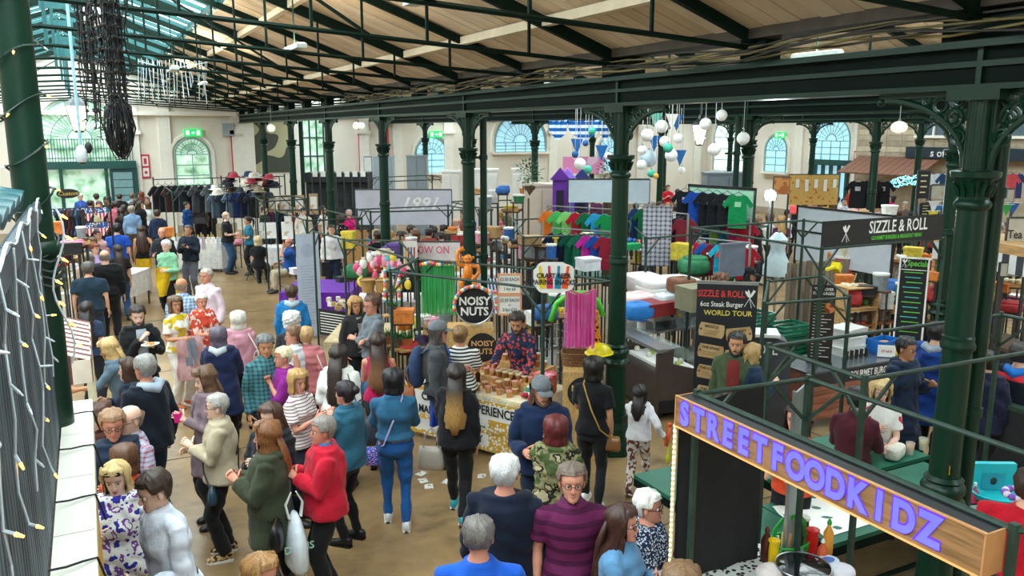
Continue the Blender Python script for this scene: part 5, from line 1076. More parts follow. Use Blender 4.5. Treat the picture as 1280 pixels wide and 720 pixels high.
for q in range(6):
    yy=1.3+q*.52;n=rnd.randrange(6,11);P_=[(rnd.uniform(-.005,.02),yy+rnd.uniform(-.03,.03),-.11*j)for j in range(n)];MB().tube(P_,.004,4).ob('wire',WIREW,il)
    for p in P_[1::2]:
        p=Vector(p);d=Vector((rnd.uniform(.1,1),rnd.uniform(-1,1),rnd.uniform(-.9,.1))).normalized();MB().tube([p,p+d*.028],.005,5).ob('bulb_holder',WIREW,il);MB().tube([p+d*.028,p+d*.05],[.006,.003],6).ob('bulb',BULB if rnd.random()<.45 else BULBC,il)
wl=thing('icicle_lights','loose white light wire drooping beside the wrapped column at far left','fairy lights',(KX+.1,5.3,3.5));P_=[Vector((.02+.04*math.sin(j*.6),.0+.03*j*0-.05*j*.2,.15-.06*j))for j in range(16)];MB().tube(P_,.006,5).ob('wire',WIREW,wl,1)
for j in range(1,15,2):d=Vector((.7,-.3,-.5)).normalized();MB().tube([P_[j]+d*.02,P_[j]+d*.055],[.009,.004],6).ob('bulb',BULB,wl);MB().tube([P_[j],P_[j]+d*.02],.006,5).ob('bulb_holder',WIREW,wl)
for j,yy in enumerate((2.9,3.6,4.3,5.05,5.7)):tag(MB().tube([(KX+.03,yy,2.29),(KX+.09,yy+.03,2.275),(KX+.15,yy+.06,2.27),(KX+.205,yy+.1,2.255),(KX+.24,yy+.12,2.1)],.0055,5).ob('wire',BLACK,None,1),['black wire across the white ledge, nearest the bottom edge','second black wire across the white ledge from the bottom','third black wire across the white ledge from the bottom','black wire across the white ledge beside the beer-holding man','black wire at the far end of the white ledge'][j],'wire','wires across the white ledge')
# striped awning
a0=thing('striped_awning','small brown and cream striped awning over a stall at left','awning',(-.75,8.3,0));CR=mat('e9dccb',rough=.8);BR=mat('6a3a34',rough=.8)
for j in range(18):MB().add([(0,j*.095,2.2),(.62,j*.095,1.98),(.62,j*.095+.095,1.98),(0,j*.095+.095,2.2)]+[(0,j*.095,2.19),(.62,j*.095,1.97),(.62,j*.095+.095,1.97),(0,j*.095+.095,2.19)],[(0,1,2,3),(7,6,5,4),(0,4,5,1),(2,6,7,3)]).ob('stripe',(CR,BR)[j%2],a0)
for j in range(9):MB().bx(.615,.63,j*.19,j*.19+.19,1.76,1.98).ob('valance_stripe',(BR,CR)[j%2],a0)
for j in range(4):MB().bx(.0+j*.155,.155+j*.155,-.012,.0,1.76,1.98+.05*(3-j)).ob('valance_stripe',(BR,CR)[j%2],a0)
for (x,y)in ((.6,.02),(.6,1.68),(.02,.02)):MB().bar((x,y,0),(x,y,1.97),.05).ob('post',mat('e0d8b8',rough=.6),a0)
MB().bx(0,.62,0,1.7,.85,.9).ob('counter',mat('e4ddd0'),a0);MB().bx(0,.6,.02,.04,0,.85).ob('front_panel',mat('b8c4c8'),a0)
# --- hanging dark light bundles, lanterns, globes
def bundle(px,F_,ztop,zbot,n,spread,lab,ball=True):
    u=(px-640)*F_/1030;x=u*math.cos(YAW)+F_*math.sin(YAW);y=F_*math.cos(YAW)-u*math.sin(YAW);t=thing('light_bundle',lab,'fairy lights',(x,y,zbot));h=ztop-zbot;mb=MB();lf=MB();rr=random.Random(int(px))
    for q in range(n):
        a=rr.uniform(0,6.28);r_=spread*rr.uniform(.2,1);zz=h;P_=[];lo=rr.uniform(0,h*.55)
        while zz>lo:P_.append((r_*math.cos(a)*(1+.2*math.sin(zz*9+q)),r_*math.sin(a),zz));zz -= .09
        if len(P_)>1:mb.tube(P_,.006,4)
        for p in P_:
            for _ in range(3):d=Vector((rr.uniform(-1,1),rr.uniform(-1,1),rr.uniform(-.8,.4)))*.035;lf.bar(p,Vector(p)+d,.009)
    tag(mb.ob('strands',mat('15161a',rough=.6),t),kind='stuff');tag(lf.ob('unlit_bulbs',mat('26241f',rough=.4,var=.5,scale=30),t),kind='stuff')
    if ball:
        sb=MB()
        for q in range(30):a=PI*q/7.3;k_=rr.uniform(.6,1.1);sb.tube([(spread*k_*math.cos(a)*math.cos(b)+rr.uniform(-.012,.012),spread*k_*math.sin(a)*math.cos(b),.22+.26*k_*math.sin(b)+rr.uniform(-.02,.02))for b in np.linspace(0,2*PI,11)[:-1]],.006,4,closed=True)
        tag(sb.ob('wire_ball',mat('17181c',rough=.5),t),kind='stuff')
bundle(158,7.0,5.6,3.86,46,.13,'thick bundle of unlit black fairy lights hanging from the roof, ending in a ball');bundle(128,8.2,5.6,3.95,26,.09,'thinner bundle of unlit black fairy lights hanging left of the thick one',False)
def at_F(px,py,F_):r=ray(px,py);k_=F_/(r.x*math.sin(YAW)+r.y*math.cos(YAW));return Vector((r.x*k_,r.y*k_,CAMH+r.z*k_))
def lantern(px,py,F_,lab,s_=1,ztop=5.6):
    p=at_F(px,py,F_);t=thing('lantern',lab,'lantern',p);t.scale=(s_,)*3;LG=mat('fff0cc',rough=.3,emit=5)
    MB().lathe((0,0,0),[(.07,0),(.14,.34)],6).ob('glass',LG,t);MB().lathe((0,0,.34),[(.17,0),(.13,.05),(.05,.12),(.03,.18),(.0,.22)],6).ob('roof',DSTEEL,t);MB().lathe((0,0,-.03),[(.05,0),(.085,.03)],6).ob('lantern_base',DSTEEL,t)
    for q in range(6):a=2*PI*q/6;MB().bar((.072*math.cos(a),.072*math.sin(a),0),(.143*math.cos(a),.143*math.sin(a),.34),.012).ob('corner_bar',DSTEEL,t)
    MB().tube([(0,0,.55),(0,0,(ztop-p.z)/s_)],.01,5).ob('chain',DSTEEL,t)
    l=bpy.data.lights.new('lantern_light','POINT');l.energy=60;l.color=(1,.85,.6);l.shadow_soft_size=.12;lo=bpy.data.objects.new('lantern_light',l);COL.objects.link(lo);lo.parent=t;lo.location=(0,0,.16)
    return t
lantern(99,163,12,'lit glass lantern hanging in front of the far fan window',1,6.2);lantern(874,180,17,'lit glass lantern hanging among the paper lanterns',1.1,5.2)
def globe(px,py,rp,F_,m,lab,cat='paper lantern',name='paper_lantern',top=5.0,group=None,flat=1,rod=True):
    p=at_F(px,py,F_);r_=rp*F_/1049;t=thing(name,lab,cat,p,0,group);MB().sph((0,0,0),r_,16,12,1,1,flat).ob('shade',m,t,2)
    if rod:MB().tube([(0,0,r_*flat),(0,0,max(.1,top-p.z))],.006,5).ob('cord',mat('c8c8c8'),t)
    MB().cyl((0,0,r_*flat*.97),r_*.18,.03,8).ob('fitting',STEEL,t);return t
PLW=mat('f4f2ee',rough=.7,emit=.12,bump=.2,bscale=3);PLT=mat('48c0a4',rough=.7);PLB=mat('1f62a8',rough=.7);GLB=mat('f6f2e6',rough=.3,emit=.7)
globe(115,20,13,13,PLW,'large white paper lantern at top left under the roof ridge',top=6.2);globe(1124,159,10,13,GLB,'white glass globe lamp hanging left of the thickest column','lamp','globe_lamp',4.9,flat=.75)
globe(445,157,4.6,24,GLB,'left one of a pair of small white globe lamps beyond the first girder','lamp','globe_lamp',5);globe(452,157,4,27,GLB,'right one of a pair of small white globe lamps beyond the first girder','lamp','globe_lamp',5);globe(339,160,5,27,GLB,'small white lamp hanging near the far end of the first girder','lamp','globe_lamp',5)
t=thing('camera_dome','white security camera dome hanging before the doors at far left','camera',at_F(102,193,10));MB().lathe((0,0,-.05),[(.0,-.06),(.05,-.04),(.065,0),(.065,.1),(.04,.14),(.02,.16)],14).ob('housing',plast('c4ccd0'),t,1);MB().sph((0,0,-.07),.048,10,7).ob('dark_dome',plast('15181c',.1),t,2);MB().sph((.08,.0,.08),.06,8,6,.7,.7,1.2).ob('housing_clip',BLACK,t,2);MB().tube([(0,0,.1),(0,0,2.2)],.02,6).ob('rod',mat('9ac0d4'),t)
t=thing('icicle_decoration','white net of icicle decorations hanging under the roof beyond the black bundles','decoration',at_F(215,130,15));mb=MB();rr=random.Random(4)
for q in range(26):x=-.5+q*.045;mb.tube([(x,rr.uniform(-.3,.3),.75),(x+rr.uniform(-.05,.05),rr.uniform(-.3,.3),rr.uniform(0,.4))],.006,4)
mb.tube([(-.5,0,.72),(0,0,.6),(.65,0,.74)],.006,4);tag(mb.ob('strands',WIREW,t),kind='stuff')
# white tape squares on the floor
for j,(px,py)in enumerate(((527,592),(559,602),(583,580),(602,595),(536,608),(529,601))):
    t=tag(MB().box(aZ(px,py,.0045),(.13,.1,.004),.5+.2*j).ob('floor_sticker',mat('d8d4cc',kind='blobs',c2='8a8278',arg=(30,.6),rough=.7)),'worn white sticker on the floor, '+['left of the teal trainers, upper one','just right of the left floor sticker group','furthest up, near the nut stall','rightmost, below the nut stall banner','lowest of the worn stickers','between the white trainers and the teal trainers'][j],'sticker','worn stickers on the floor')
# ============================================================ STALLS IN THE MIDDLE AND BEYOND
def v2(p):return Vector((p[0],p[1],0))
def cambase(p):   # heading that turns local -Y towards the camera position
    return math.atan2(p[1],p[0])-PI/2
def table(label,p,w,d,h,rz=0,top=WHITE,cloth_m=None,drop=.6,group=None,name='stall_table',cat='table'):
    t=thing(name,label,cat,(p[0],p[1],0),rz,group);MB().bx(0,w,0,d,h-.03,h).ob('table_top',top,t)
    for x in (.05,w-.05):
        for y in (.05,d-.05):MB().bar((x,y,0),(x,y,h-.03),.035).ob('leg',DSTEEL,t)
    if cloth_m:
        def wav(u,v,L,ax,sgn):q=.015*math.sin(u*L*22)*(1-v);return q*sgn
        g=MB();g.bx(-.01,w+.01,-.01,d+.01,h,h+.006)
        n=max(8,int(w*14));g.grid(lambda u,v:(-.01+(w+.02)*u,-.015-abs(wav(u,v,w,0,1)),h-drop+drop*v),n,4)
        g.grid(lambda u,v:(w+.015+abs(wav(u,v,d,0,1)),-.01+(d+.02)*u,h-drop+drop*v),n,4);g.grid(lambda u,v:(-.015-abs(wav(u,v,d,0,1)),d+.01-(d+.02)*u,h-drop+drop*v),n,4)
        g.ob('table_cloth',cloth_m,t)
    return t
def flat_sign(name,label,cat,c,w,h,m,rz,th=.012,par=None,frame=None):
    """upright board centred on c, facing local -Y"""
    t=thing(name,label,cat,c,rz);MB().bx(-w/2,w/2,-th/2,th/2,-h/2,h/2).ob('board',m,t)
    if frame:
        for s in (-1,1):MB().bx(s*w/2-.012,s*w/2+.012,-th,th,-h/2,h/2).ob('frame_bar',frame,t);MB().bx(-w/2,w/2,-th,th,s*h/2-.012,s*h/2+.012).ob('frame_bar',frame,t)
    return t
def lt(par,body,x,z,size,m,xs=1,bold=.012,th=.012,align='CENTER',name='lettering',shear=0):text(name,body,facing((x,-th/2-.003,z),(0,-1,0)),size,m,par,ext=.001,bold=bold,xs=xs,align=align,shear=shear)
WT=mat('f2f0ea',rough=.6);BT=mat('17171a',rough=.6)
# ---------------- noisy nuts stall
e=Vector((-.47,.883,0));g_=Vector((.883,.47,0));B0=Vector((4.5,8.33,0));NW,ND,NH=2.0,.9,.8;rzN=math.atan2(-e.y,-e.x)   # local +x runs from far left to near right
O0=B0+e*NW
nt_t=thing('nut_stall_table','nut stall table with a lettered white banner front and a doodled cloth','table',O0,rzN)
N=lambda x,y,z=0:O0+Vector((-e.x*x+g_.x*y,-e.y*x+g_.y*y,z))
MB().bx(0,NW,0,ND,NH-.05,NH).ob('table_top',WHITE,nt_t);MB().bx(0,NW,-.015,-.003,.08,NH-.05).ob('banner_front',mat('eceae4',rough=.6),nt_t)
HONEY=mat('d8a838',kind='voro',c2='f2eee2',arg=22,rough=.6)
for (a,b,c,d)in ((0,NW,NH-.11,NH-.05),(0,NW,.08,.14),(.0,NW,.3,.36),(NW-.62,NW-.02,.14,.5)):MB().bx(a,b,-.019,-.015,c,d).ob('honeycomb_print',HONEY,nt_t)
for (tx,x,z,sz)in (('CRAFT BEER EXPERIENCE',1.03,.61,.165),('MAKE SOME NOISE...',.78,.43,.15),('I AM NOISY',1.0,.22,.14)):text('lettering',tx,facing((x,-.022,z),(0,-1,0)),sz,BT,nt_t,ext=.001,bold=.02,xs=.8)
MB().tube([(NW-.2,-.02,.24),(NW-.2,-.026,.24)],.085,20).ob('round_logo',BT,nt_t);text('lettering','f',facing((NW-.2,-.03,.24),(0,-1,0)),.13,WT,nt_t,bold=.03)
DOOD=mat('eeece8',rough=.7)
dd=MB().grid(lambda u,v:(NW+.008+.012*abs(math.sin(u*14)),ND*u,.15+(NH-.15)*v),20,4).ob('doodled_cloth',DOOD,nt_t);MB().bx(-.01,NW+.01,-.02,ND,NH,NH+.006).bx(0,NW,-.024,-.018,NH-.06,NH+.004).ob('cloth_top',mat('e6d3a6',rough=.7,kind='blobs',c2='efe3c4',arg=(5,.5)),nt_t)
for j,(cc,yo,zo,k_)in enumerate((('d03a50',.12,.62,5),('3ca860',.5,.66,6),('4c7cd0',.3,.36,4),('e0a030',.6,.3,5),('8a50c0',.15,.3,4),('3ca860',.42,.5,3))):MB().tube([(NW+.026,yo+.045*q,zo-.05*(q%2)-.01*q)for q in range(k_)],.005,4).ob('doodle',mat(cc,rough=.7),nt_t)
for j,cc in enumerate(('d03a50','3ca860','4c7cd0','e0a030','d03a50','4c7cd0','3ca860','e0a030')):MB().tube([(.1+.24*j+.03*q,-.027,NH-.035+.014*(-1)**q)for q in range(5)],.004,4).ob('doodle',mat(cc,rough=.7),nt_t)
ris=thing('osb_riser','stepped chipboard riser under the upper rows of nut pots','display stand',N(1.0,.34,NH+.006),rzN)
MB().bx(0,.82,0,.26,0,.12).ob('lower_step',OSB,ris);MB().bx(.0,.82,.26,.5,0,.26).ob('upper_step',OSB,ris);MB().bx(.82,.835,0,.5,0,.27).ob('side_panel',OSB,ris)
POTM=[mat('a9673c',rough=.35,var=.25,scale=40),mat('c48a52',rough=.35,var=.25,scale=40),mat('b87a3c',rough=.35)];LIDM=[mat('d9b98c',rough=.3),mat('d89a8c',rough=.35),mat('e6cfa8',rough=.3)]
def pot_proto(i):
    t=thing('nut_pot','small clear pot of nuts with a pale lid','pot');MB().lathe((0,0,0),[(.032,0),(.04,.075)],12).ob('pot_body',POTM[i],t,1);MB().lathe((0,0,.075),[(.043,0),(.043,.014),(.0,.016)],12).ob('lid',LIDM[i],t,1);return t
pp=[pot_proto(i)for i in range(3)];used=[0,0,0];rr=random.Random(9)
def pot(p,grp='pots of nuts on the stall',lab='small clear pot of nuts with a pale lid on the chipboard-fronted nut stall'):
    i=rr.randrange(3)
    if used[i]:t=dup(pp[i])
    else:t=pp[i];used[i]=1
    t.location=p;t.rotation_euler=(0,0,rr.uniform(0,3));t['group']=grp;t['label']=lab
zt=NH+.007
for r_ in range(2):
    for q in range(8):pot(N(1.04+q*.1,.395+.0*r_+.1*r_ if r_ else .4,zt+.12),lab='pot of nuts on the lower step of the chipboard riser',grp='pots on the lower step')
for q in range(8):
    for lv in range(2 if q%2 == 0 else 1):pot(N(1.05+q*.1,.68,zt+.26+.092*lv),lab='pot of nuts on the top step of the chipboard riser',grp='pots on the top step')
for q in range(4):pot(N(1.25+q*.1,.78,zt+.26),lab='pot of nuts on the top step of the chipboard riser',grp='pots on the top step')
for q in range(6):
    for r_ in range(3):
        if (q+r_)%4 != 3:pot(N(.42+q*.1,.5+r_*.11,zt),lab='pot of nuts standing left of the riser on the nut stall',grp='pots left of the riser')
        if (q*r_)%3 == 1:pot(N(.42+q*.1,.5+r_*.11,zt+.092),lab='pot of nuts standing left of the riser on the nut stall',grp='pots left of the riser')
for (x,y,n)in ((.95,.12,1),(1.12,.1,1),(1.3,.09,1),(1.46,.1,2),(1.5,.22,2),(1.62,.09,1),(1.15,.22,1),(1.62,.22,2),(.78,.2,1),(.6,.14,1),(1.32,.2,2)):
    for lv in range(n):pot(N(x,y,zt+.092*lv),lab='pot of nuts along the front edge of the nut stall',grp='pots along the front edge')
t=thing('wooden_tray','shallow wooden tray of open nut tasters between the bottles','tray',N(.86,.33,zt),rzN);MB().bx(0,.5,-.06,.1,0,.02).ob('tray_base',OSB,t);mb=MB()
for q in range(40):mb.sph((.02+.012*q,rr.uniform(-.04,.08),.035),.022,5,4)
tag(mb.ob('nuts',mat('c9846a',rough=.6,var=.5,scale=30),t),kind='stuff')
AMB=plast('3c1a10',.15)
for j,(x,y,lab)in enumerate(((.72,.26,'dark beer bottle furthest left on the nut stall'),(1.0,.27,'dark beer bottle in the middle of the nut stall'),(1.52,.34,'dark beer bottle in front of the chipboard riser'))):bottle(None,0,lab,AMB,mat('c9a648',rough=.3,metal=.5),.032,.24,nz=N(x,y,zt),name='beer_bottle')
t=thing('big_jar','large clear jar with a red and pink lid at the nut stall\'s right end','jar',N(1.86,.52,zt));MB().lathe((0,0,0),[(.14,0),(.16,.03),(.16,.17),(.14,.2)],20).ob('jar_body',mat('a9645a',rough=.15,var=.3,scale=12),t,1);MB().lathe((0,0,.2),[(.15,0),(.16,.01),(.16,.045),(.0,.05)],20).ob('lid',mat('c8324a',kind='blobs',c2='e8a8b4',arg=(14,.55),rough=.3),t,1)
t=thing('party_hats','heap of red garlands and a teal cone on the nut stall corner','party goods',N(1.86,.2,zt));mb=MB()
for q in range(26):a=q*.7;mb.slot(q%3).sph((.1*math.cos(a)*(1-.01*q),.08*math.sin(a),.03+.02*(q%3)),.03,6,4)
mb.ob('garland',[mat('c81c48'),mat('e0485a'),mat('a8143c')],t,2);MB().lathe((.02,.05,.04),[(.07,0),(.06,.06),(.0,.14)],12).ob('cone',mat('1f8a78',kind='stripe',c2='e8e4e0',arg=('Z',12,.6)),t,1)
pitch_frame([(4.45,7.95),(3.3,9.85),(3.95,10.6),(5.0,9.2),(5.38,8.0)],2.3,'green iron frame of the nut stall hung with signs and grass skirts',legs=(0,1,2,3))
def pedestal(px,py,F_,w,ztop,lab,rad,cx):
    p=at_F(px,py,F_);t=thing('chipboard_pedestal',lab,'pedestal',(p.x,p.y,0),cambase(p));MB().bx(-w/2,w/2,-.2,.2,0,ztop).ob('pedestal_body',OSB,t)
    MB().tube([(cx,-.2,ztop-.26),(cx,-.207,ztop-.26)],rad,28).ob('round_logo',BT,t)
    for s_,tx in ((1,'NOISY'),(-1,'NUTS')):text('lettering',tx,facing((cx,-.212,ztop-.26+s_*.055),(0,-1,0)),.105,mat('d8a868'),t,ext=.001,bold=.02)
    return t
p1=pedestal(588,425,10.9,.62,1.45,'chipboard pedestal with a black round logo under the big drum sign',.2,.16)
p2=pedestal(725,470,9.85,.42,1.16,'chipboard pedestal with a black round logo under the wicker basket',.2,.05)
dp=at_F(593,382,10.7);t=thing('drum_sign','big black drum lettered NOISY NUTS standing on the chipboard pedestal','drum',dp,cambase(dp))
MB().tube([(0,0,0),(0,.2,0)],.25,36).ob('drum_shell',mat('b8905c',rough=.5),t,1);MB().tube([(0,-.012,0),(0,0,0)],.243,36).ob('drum_skin',BT,t);MB().tube([(.25*math.cos(a),-.01,.25*math.sin(a))for a in np.linspace(0,2*PI,37)[:-1]],.012,6,closed=True).ob('rim',STEEL,t,1)
lt(t,'NOISY',0,.06,.155,WT,.92,.03,.03);lt(t,'NUTS',.0,-.08,.155,WT,.95,.03,.03)
def lei(P_,lab,n=34):
    t=thing('flower_garland',lab,'garland',P_[0]);mb=MB();cols=['e0405a','f0c83c','f4f0f0','4cb0d8','f08a3c','e87ab0'];P_=[Vector(p)for p in P_];tot=len(P_)-1
    for q in range(n):
        u=q/(n-1)*tot;i=min(int(u),tot-1);p=P_[i].lerp(P_[i+1],u-i)-P_[0];mb.slot(q%6).sph(p,.027,6,4)
    mb.ob('flowers',[mat(c,rough=.8)for c in cols],t,2);return t
fw=lambda a,r=.27:dp+Matrix.Rotation(cambase(dp),3,'Z')@ Vector((r*math.cos(a),-.05,r*math.sin(a)))
lei([fw(a)for a in np.linspace(3.3,.6,9)],'bright paper flower garland over the top and left of the drum sign');lei([fw(.9),fw(.6,.33),fw(.2,.3),fw(-.1,.28)],'second flower garland hanging off the right shoulder of the drum sign',18)
# inflatable monkey
mp=at_F(585,358,10.75);t=thing('inflatable_monkey','orange inflatable monkey with one arm raised on top of the drum sign','inflatable toy',mp,cambase(mp));OR=plast('e8862c',.25)
mb=MB();mb.tube([(0,0,.1),(0,0,.2),(0,0,.3)],[.06,.068,.05],12);mb.sph((0.0,-.01,.37),.062,12,9);mb.sph((0,-.055,.355),.035,10,7,1.2,.8,.8)
for s_ in (-1,1):mb.sph((s_*.068,0,.385),.022,8,6);mb.tube([(s_*.035,0,.14),(s_*.09,-.03,.05),(s_*.07,-.02,-.05)],[.04,.038,.03],10)
mb.tube([(-.04,0,.28),(-.12,0,.3),(-.14,0,.4),(-.12,0,.48),(-.05,0,.51)],[.03,.03,.028,.03,.034],10);mb.tube([(.04,0,.28),(.13,0,.27),(.15,0,.19),(.1,-.02,.13),(.06,-.04,.12)],[.03,.03,.028,.03,.03],10)
mb.ob('monkey_body',OR,t,2);MB().sph((-.02,-.075,.38),.01,6,4).sph((.02,-.075,.38),.01,6,4).ob('eyes',BT,t)
def raffia(px0,px1,py0,py1,F_,m1,m2,lab,dip=0):
    p=at_F((px0+px1)/2,py0,F_);q=at_F((px0+px1)/2,py1,F_);w=(px1-px0)*F_/1049;h=p.z-q.z;t=thing('grass_skirt',lab,'grass skirt',p,cambase(p));r_=random.Random(px0);mb=MB();n=int(w*190)
    for layer in range(2):
        for i in range(n):
            x=-w/2+w*i/n;z0_=-dip*(1-(2*x/w)**2);zz=-h*r_.uniform(.93,1.03);xb=x+r_.uniform(-.012,.012);mb.slot(r_.random()<.4);y=-.008*layer+r_.uniform(-.012,.004)
            mb.add([(x,y,z0_),(x+.006,y-.003,z0_),(xb+.006,y-.01,zz),(xb,y-.006,zz)],[(0,1,2,3),(3,2,1,0)][:1])
    tag(mb.ob('strands',[m1,m2],t),kind='stuff');MB().tube([(-w/2,0,.005),(0,0,-dip+.005),(w/2,0,.005)],.012,6).ob('waistband',m1,t,1);return t
raffia(526,569,333,393,11.2,mat('2f9c50',rough=.6),mat('52bf70',rough=.6),'green grass skirt hanging from the nut stall frame, left of the monkey')
raffia(706,746,362,434,9.35,mat('e24a9c',rough=.5),mat('f07cc0',rough=.5),'hot pink grass skirt hanging at the right end of the nut stall frame',.06)
lei([at_F(x,y,11.1)for x,y in ((526,331),(537,328),(548,331),(560,327),(569,330))],'flower garland along the top of the green grass skirt',16)
# signs
sp=at_F(692,347,8.8);t=thing('beer_snacks_sign','white cloud-shaped sign of four coloured bottles reading craft beer pairing snacks','sign',sp,cambase(sp))
out=[((.22+.012*math.cos(a*11))*math.cos(a)*1.0,(.165+.012*math.cos(a*9))*math.sin(a))for a in np.linspace(0,2*PI,49)[:-1]];out=[(math.copysign(min(abs(x)*1.12,.22),x),math.copysign(min(abs(z)*1.15,.17),z))for x,z in out]
MB().prism(out,(0,.006,0),(1,0,0),(0,0,1),.012).ob('board',WHITE,t)
for q,(x,cc)in enumerate(((-.135,'e8c81c'),(-.045,'d02a4c'),(.05,'2484a8'),(.14,'ee5a24'))):tl=(-.15,-.04,.04,.14)[q];MB().prism([(-.034,-.12),(.034,-.12),(.034,.0),(.014,.06),(.014,.13),(-.014,.13),(-.014,.06),(-.034,.0)],(x-tl*.02,-.008,0),(math.cos(tl),0,math.sin(-tl)),(math.sin(tl),0,math.cos(tl)),.003).ob('bottle_print',plast(cc),t)
lt(t,'CRAFT BEER',0,.02,.075,BT,.9,.03,.026);lt(t,'PAIRING SNACKS',0,-.05,.075,BT,.8,.03,.026)
for j,(py,lab)in enumerate(((355,'upper white price board with a peach edge right of the drum sign'),(381,'lower white price board with a peach edge right of the drum sign'))):
    sp=at_F(637,py,10.4);t=flat_sign('price_board',lab,'sign',sp,.29,.25,WHITE,cambase(sp),frame=mat('e0a078'));lt(t,'£2.50 EACH',0,.06,.06,BT,.8,.01);lt(t,'or',0,0,.04,BT);lt(t,('3 for £6','5 for £10')[j],0,-.065,.06,BT,.8,.01)
bk=at_F(721,440,10.0);t=thing('wicker_basket','wicker basket on the right-hand chipboard pedestal','basket',(bk.x,bk.y,1.16),cambase(bk))
for z_ in np.arange(0,.17,.022):MB().tube([((.17+z_*.15)*math.copysign(abs(math.cos(a))**.5,math.cos(a)),(.12+z_*.15)*math.copysign(abs(math.sin(a))**.5,math.sin(a)),z_+.01)for a in np.linspace(0,2*PI,25)[:-1]],.012,5,closed=True).ob('wicker_row',mat('7a5230',rough=.7,var=.4,scale=40),t)
MB().bx(-.15,.15,-.1,.1,0,.05).ob('basket_base',DWOOD,t)
t=thing('yellow_helmet','bright yellow plastic hat lying on top of the pedestal behind the black-haired woman','hat',at_F(749,441,9.6),.4);MB().lathe((0,0,0),[(.15,0),(.145,.05),(.1,.1),(.0,.125)],20).ob('hat_crown',plast('ecd820',.25),t,1);MB().lathe((0,0,0),[(.0,-.004),(.19,-.004),(.19,.004),(.1,.006)],20,1,.9).ob('brim',plast('ecd820',.25),t,1)
t=thing('spotted_cone','orange and black striped giraffe-print toy beside the pink grass skirt','toy',at_F(745,425,9.75));MB().lathe((0,0,-.1),[(.07,0),(.05,.2),(.02,.42)],12).ob('toy_body',clothp('e08a2c','voro','3a2010',22),t,1);MB().sph((0,0,.34),.035,8,6).ob('toy_head',plast('e08a2c'),t,2)
gp=at_F(722,392,9.6);t=thing('green_boa','lime green inflatable arch behind the pink grass skirt','inflatable toy',gp,cambase(gp));MB().tube([(-.32,0,-.1),(-.25,0,.12),(-.1,0,.24),(.08,0,.25),(.24,0,.16),(.3,0,-.02)],.035,10).ob('tube',plast('5cd43c'),t,2)
# things behind the nut stall
for (px,py,F_,w,d,h,cc,lab)in ((672,425,11.6,.4,.4,.95,'cfd2d4','white metal cabinet behind the bearded nut seller'),(656,405,12.2,.35,.35,1.3,'b9bcc0','tall grey cabinet with a black top behind the bearded nut seller')):
    p=at_F(px,py,F_);t=thing('metal_cabinet',lab,'cabinet',(p.x,p.y,0),.1);MB().bx(-w/2,w/2,-d/2,d/2,0,h).ob('cabinet_body',plast(cc),t);MB().bx(-w/2-.01,w/2+.01,-d/2-.01,d/2+.01,h,h+.04).ob('top',DSTEEL if h>1 else STEEL,t);MB().bx(-w/2+.03,w/2-.03,-d/2-.012,-d/2,.1,h-.1).ob('door',plast('dcdee0'),t);MB().bar((w/2-.07,-d/2-.03,h*.5),(w/2-.07,-d/2-.03,h*.7),.02).ob('handle',STEEL,t)
def cage(p,w,d,h,lab,rz=0,n=7):
    t=thing('wire_cage',lab,'roll cage',(p[0],p[1],0),rz);
    for x in (-w/2,w/2):
        for y in (-d/2,d/2):MB().bar((x,y,.1),(x,y,h),.03).ob('post',STEEL,t);MB().cyl((x,y,0),.05,.1,8).ob('castor',BLACK,t)
    for z in np.linspace(.2,h,6):MB().tube([(-w/2,-d/2,z),(w/2,-d/2,z),(w/2,d/2,z),(-w/2,d/2,z)],.009,5,closed=True).ob('hoop',STEEL,t)
    for i in range(n):x=-w/2+w*(i+.5)/n;MB().bar((x,-d/2,.2),(x,-d/2,h),.01).ob('wire',STEEL,t);MB().bar((x,d/2,.2),(x,d/2,h),.01).ob('wire',STEEL,t)
    MB().bx(-w/2,w/2,-d/2,d/2,.12,.16).ob('cage_floor',DSTEEL,t);return t
p=at_F(690,415,11.9);cage(p,.5,.5,1.3,'empty wire roll cage behind the nut stall',.2)
# ---------------- fridge counter, griddle and burger stall
t=thing('display_fridge','dark brown display fridge counter with sloping curved glass','fridge',(6.85,8.95,0),-.12);BRN=mat('4a3f38',rough=.5,var=.1)
MB().prism([(0,.12),(0,.98),(.25,1.05),(.25,.82),(.72,.68),(.78,.3),(.7,.12)],(0,0,0),(1,0,0),(0,0,1),-.06).ob('end_panel',BRN,t);MB().prism([(0,.12),(0,.98),(.25,1.05),(.25,.82),(.72,.68),(.78,.3),(.7,.12)],(0,1.36,0),(1,0,0),(0,0,1),-.06).ob('end_panel',BRN,t)
MB().bx(0,.7,.05,1.32,.12,.66).ob('fridge_body',BRN,t);MB().bx(.05,.72,-.02,.04,.12,.3).ob('plinth',BLACK,t);MB().bx(0,.28,.0,1.4,1.0,1.05).ob('top_shelf',STEEL,t)
MB().grid(lambda u,v:(.27+.5*math.sin(u*1.5),.05+1.27*v,1.05-.38*(1-math.cos(u*1.5))),8,1).ob('curved_glass',mat('dfeee8',rough=.03,alpha=.28),t,2);MB().bx(.22,.7,.06,1.3,.66,.7).ob('inner_shelf',WHITE,t)
for q in range(10):MB().sph((.35+.13*(q%3),.15+.12*q,.73),.05,8,5).ob('food',mat(['e8e0c8','a8c060','d8d0c0'][q%3],rough=.8,var=.3,scale=20),t,2)
for x in (.08,.62):
    for y in (.1,1.25):MB().tube([(x,y-.02,.06),(x,y+.02,.06)],.06,10).ob('castor',BLACK,t)
st=table('long stainless steel worktop behind the display fridge',(7.5,10.25),2.6,.85,.92,0,mat('a8acae',rough=.2,metal=.7,var=.15));MB().bx(.1,2.5,.1,.8,.3,.34).ob('lower_shelf',STEEL,st)
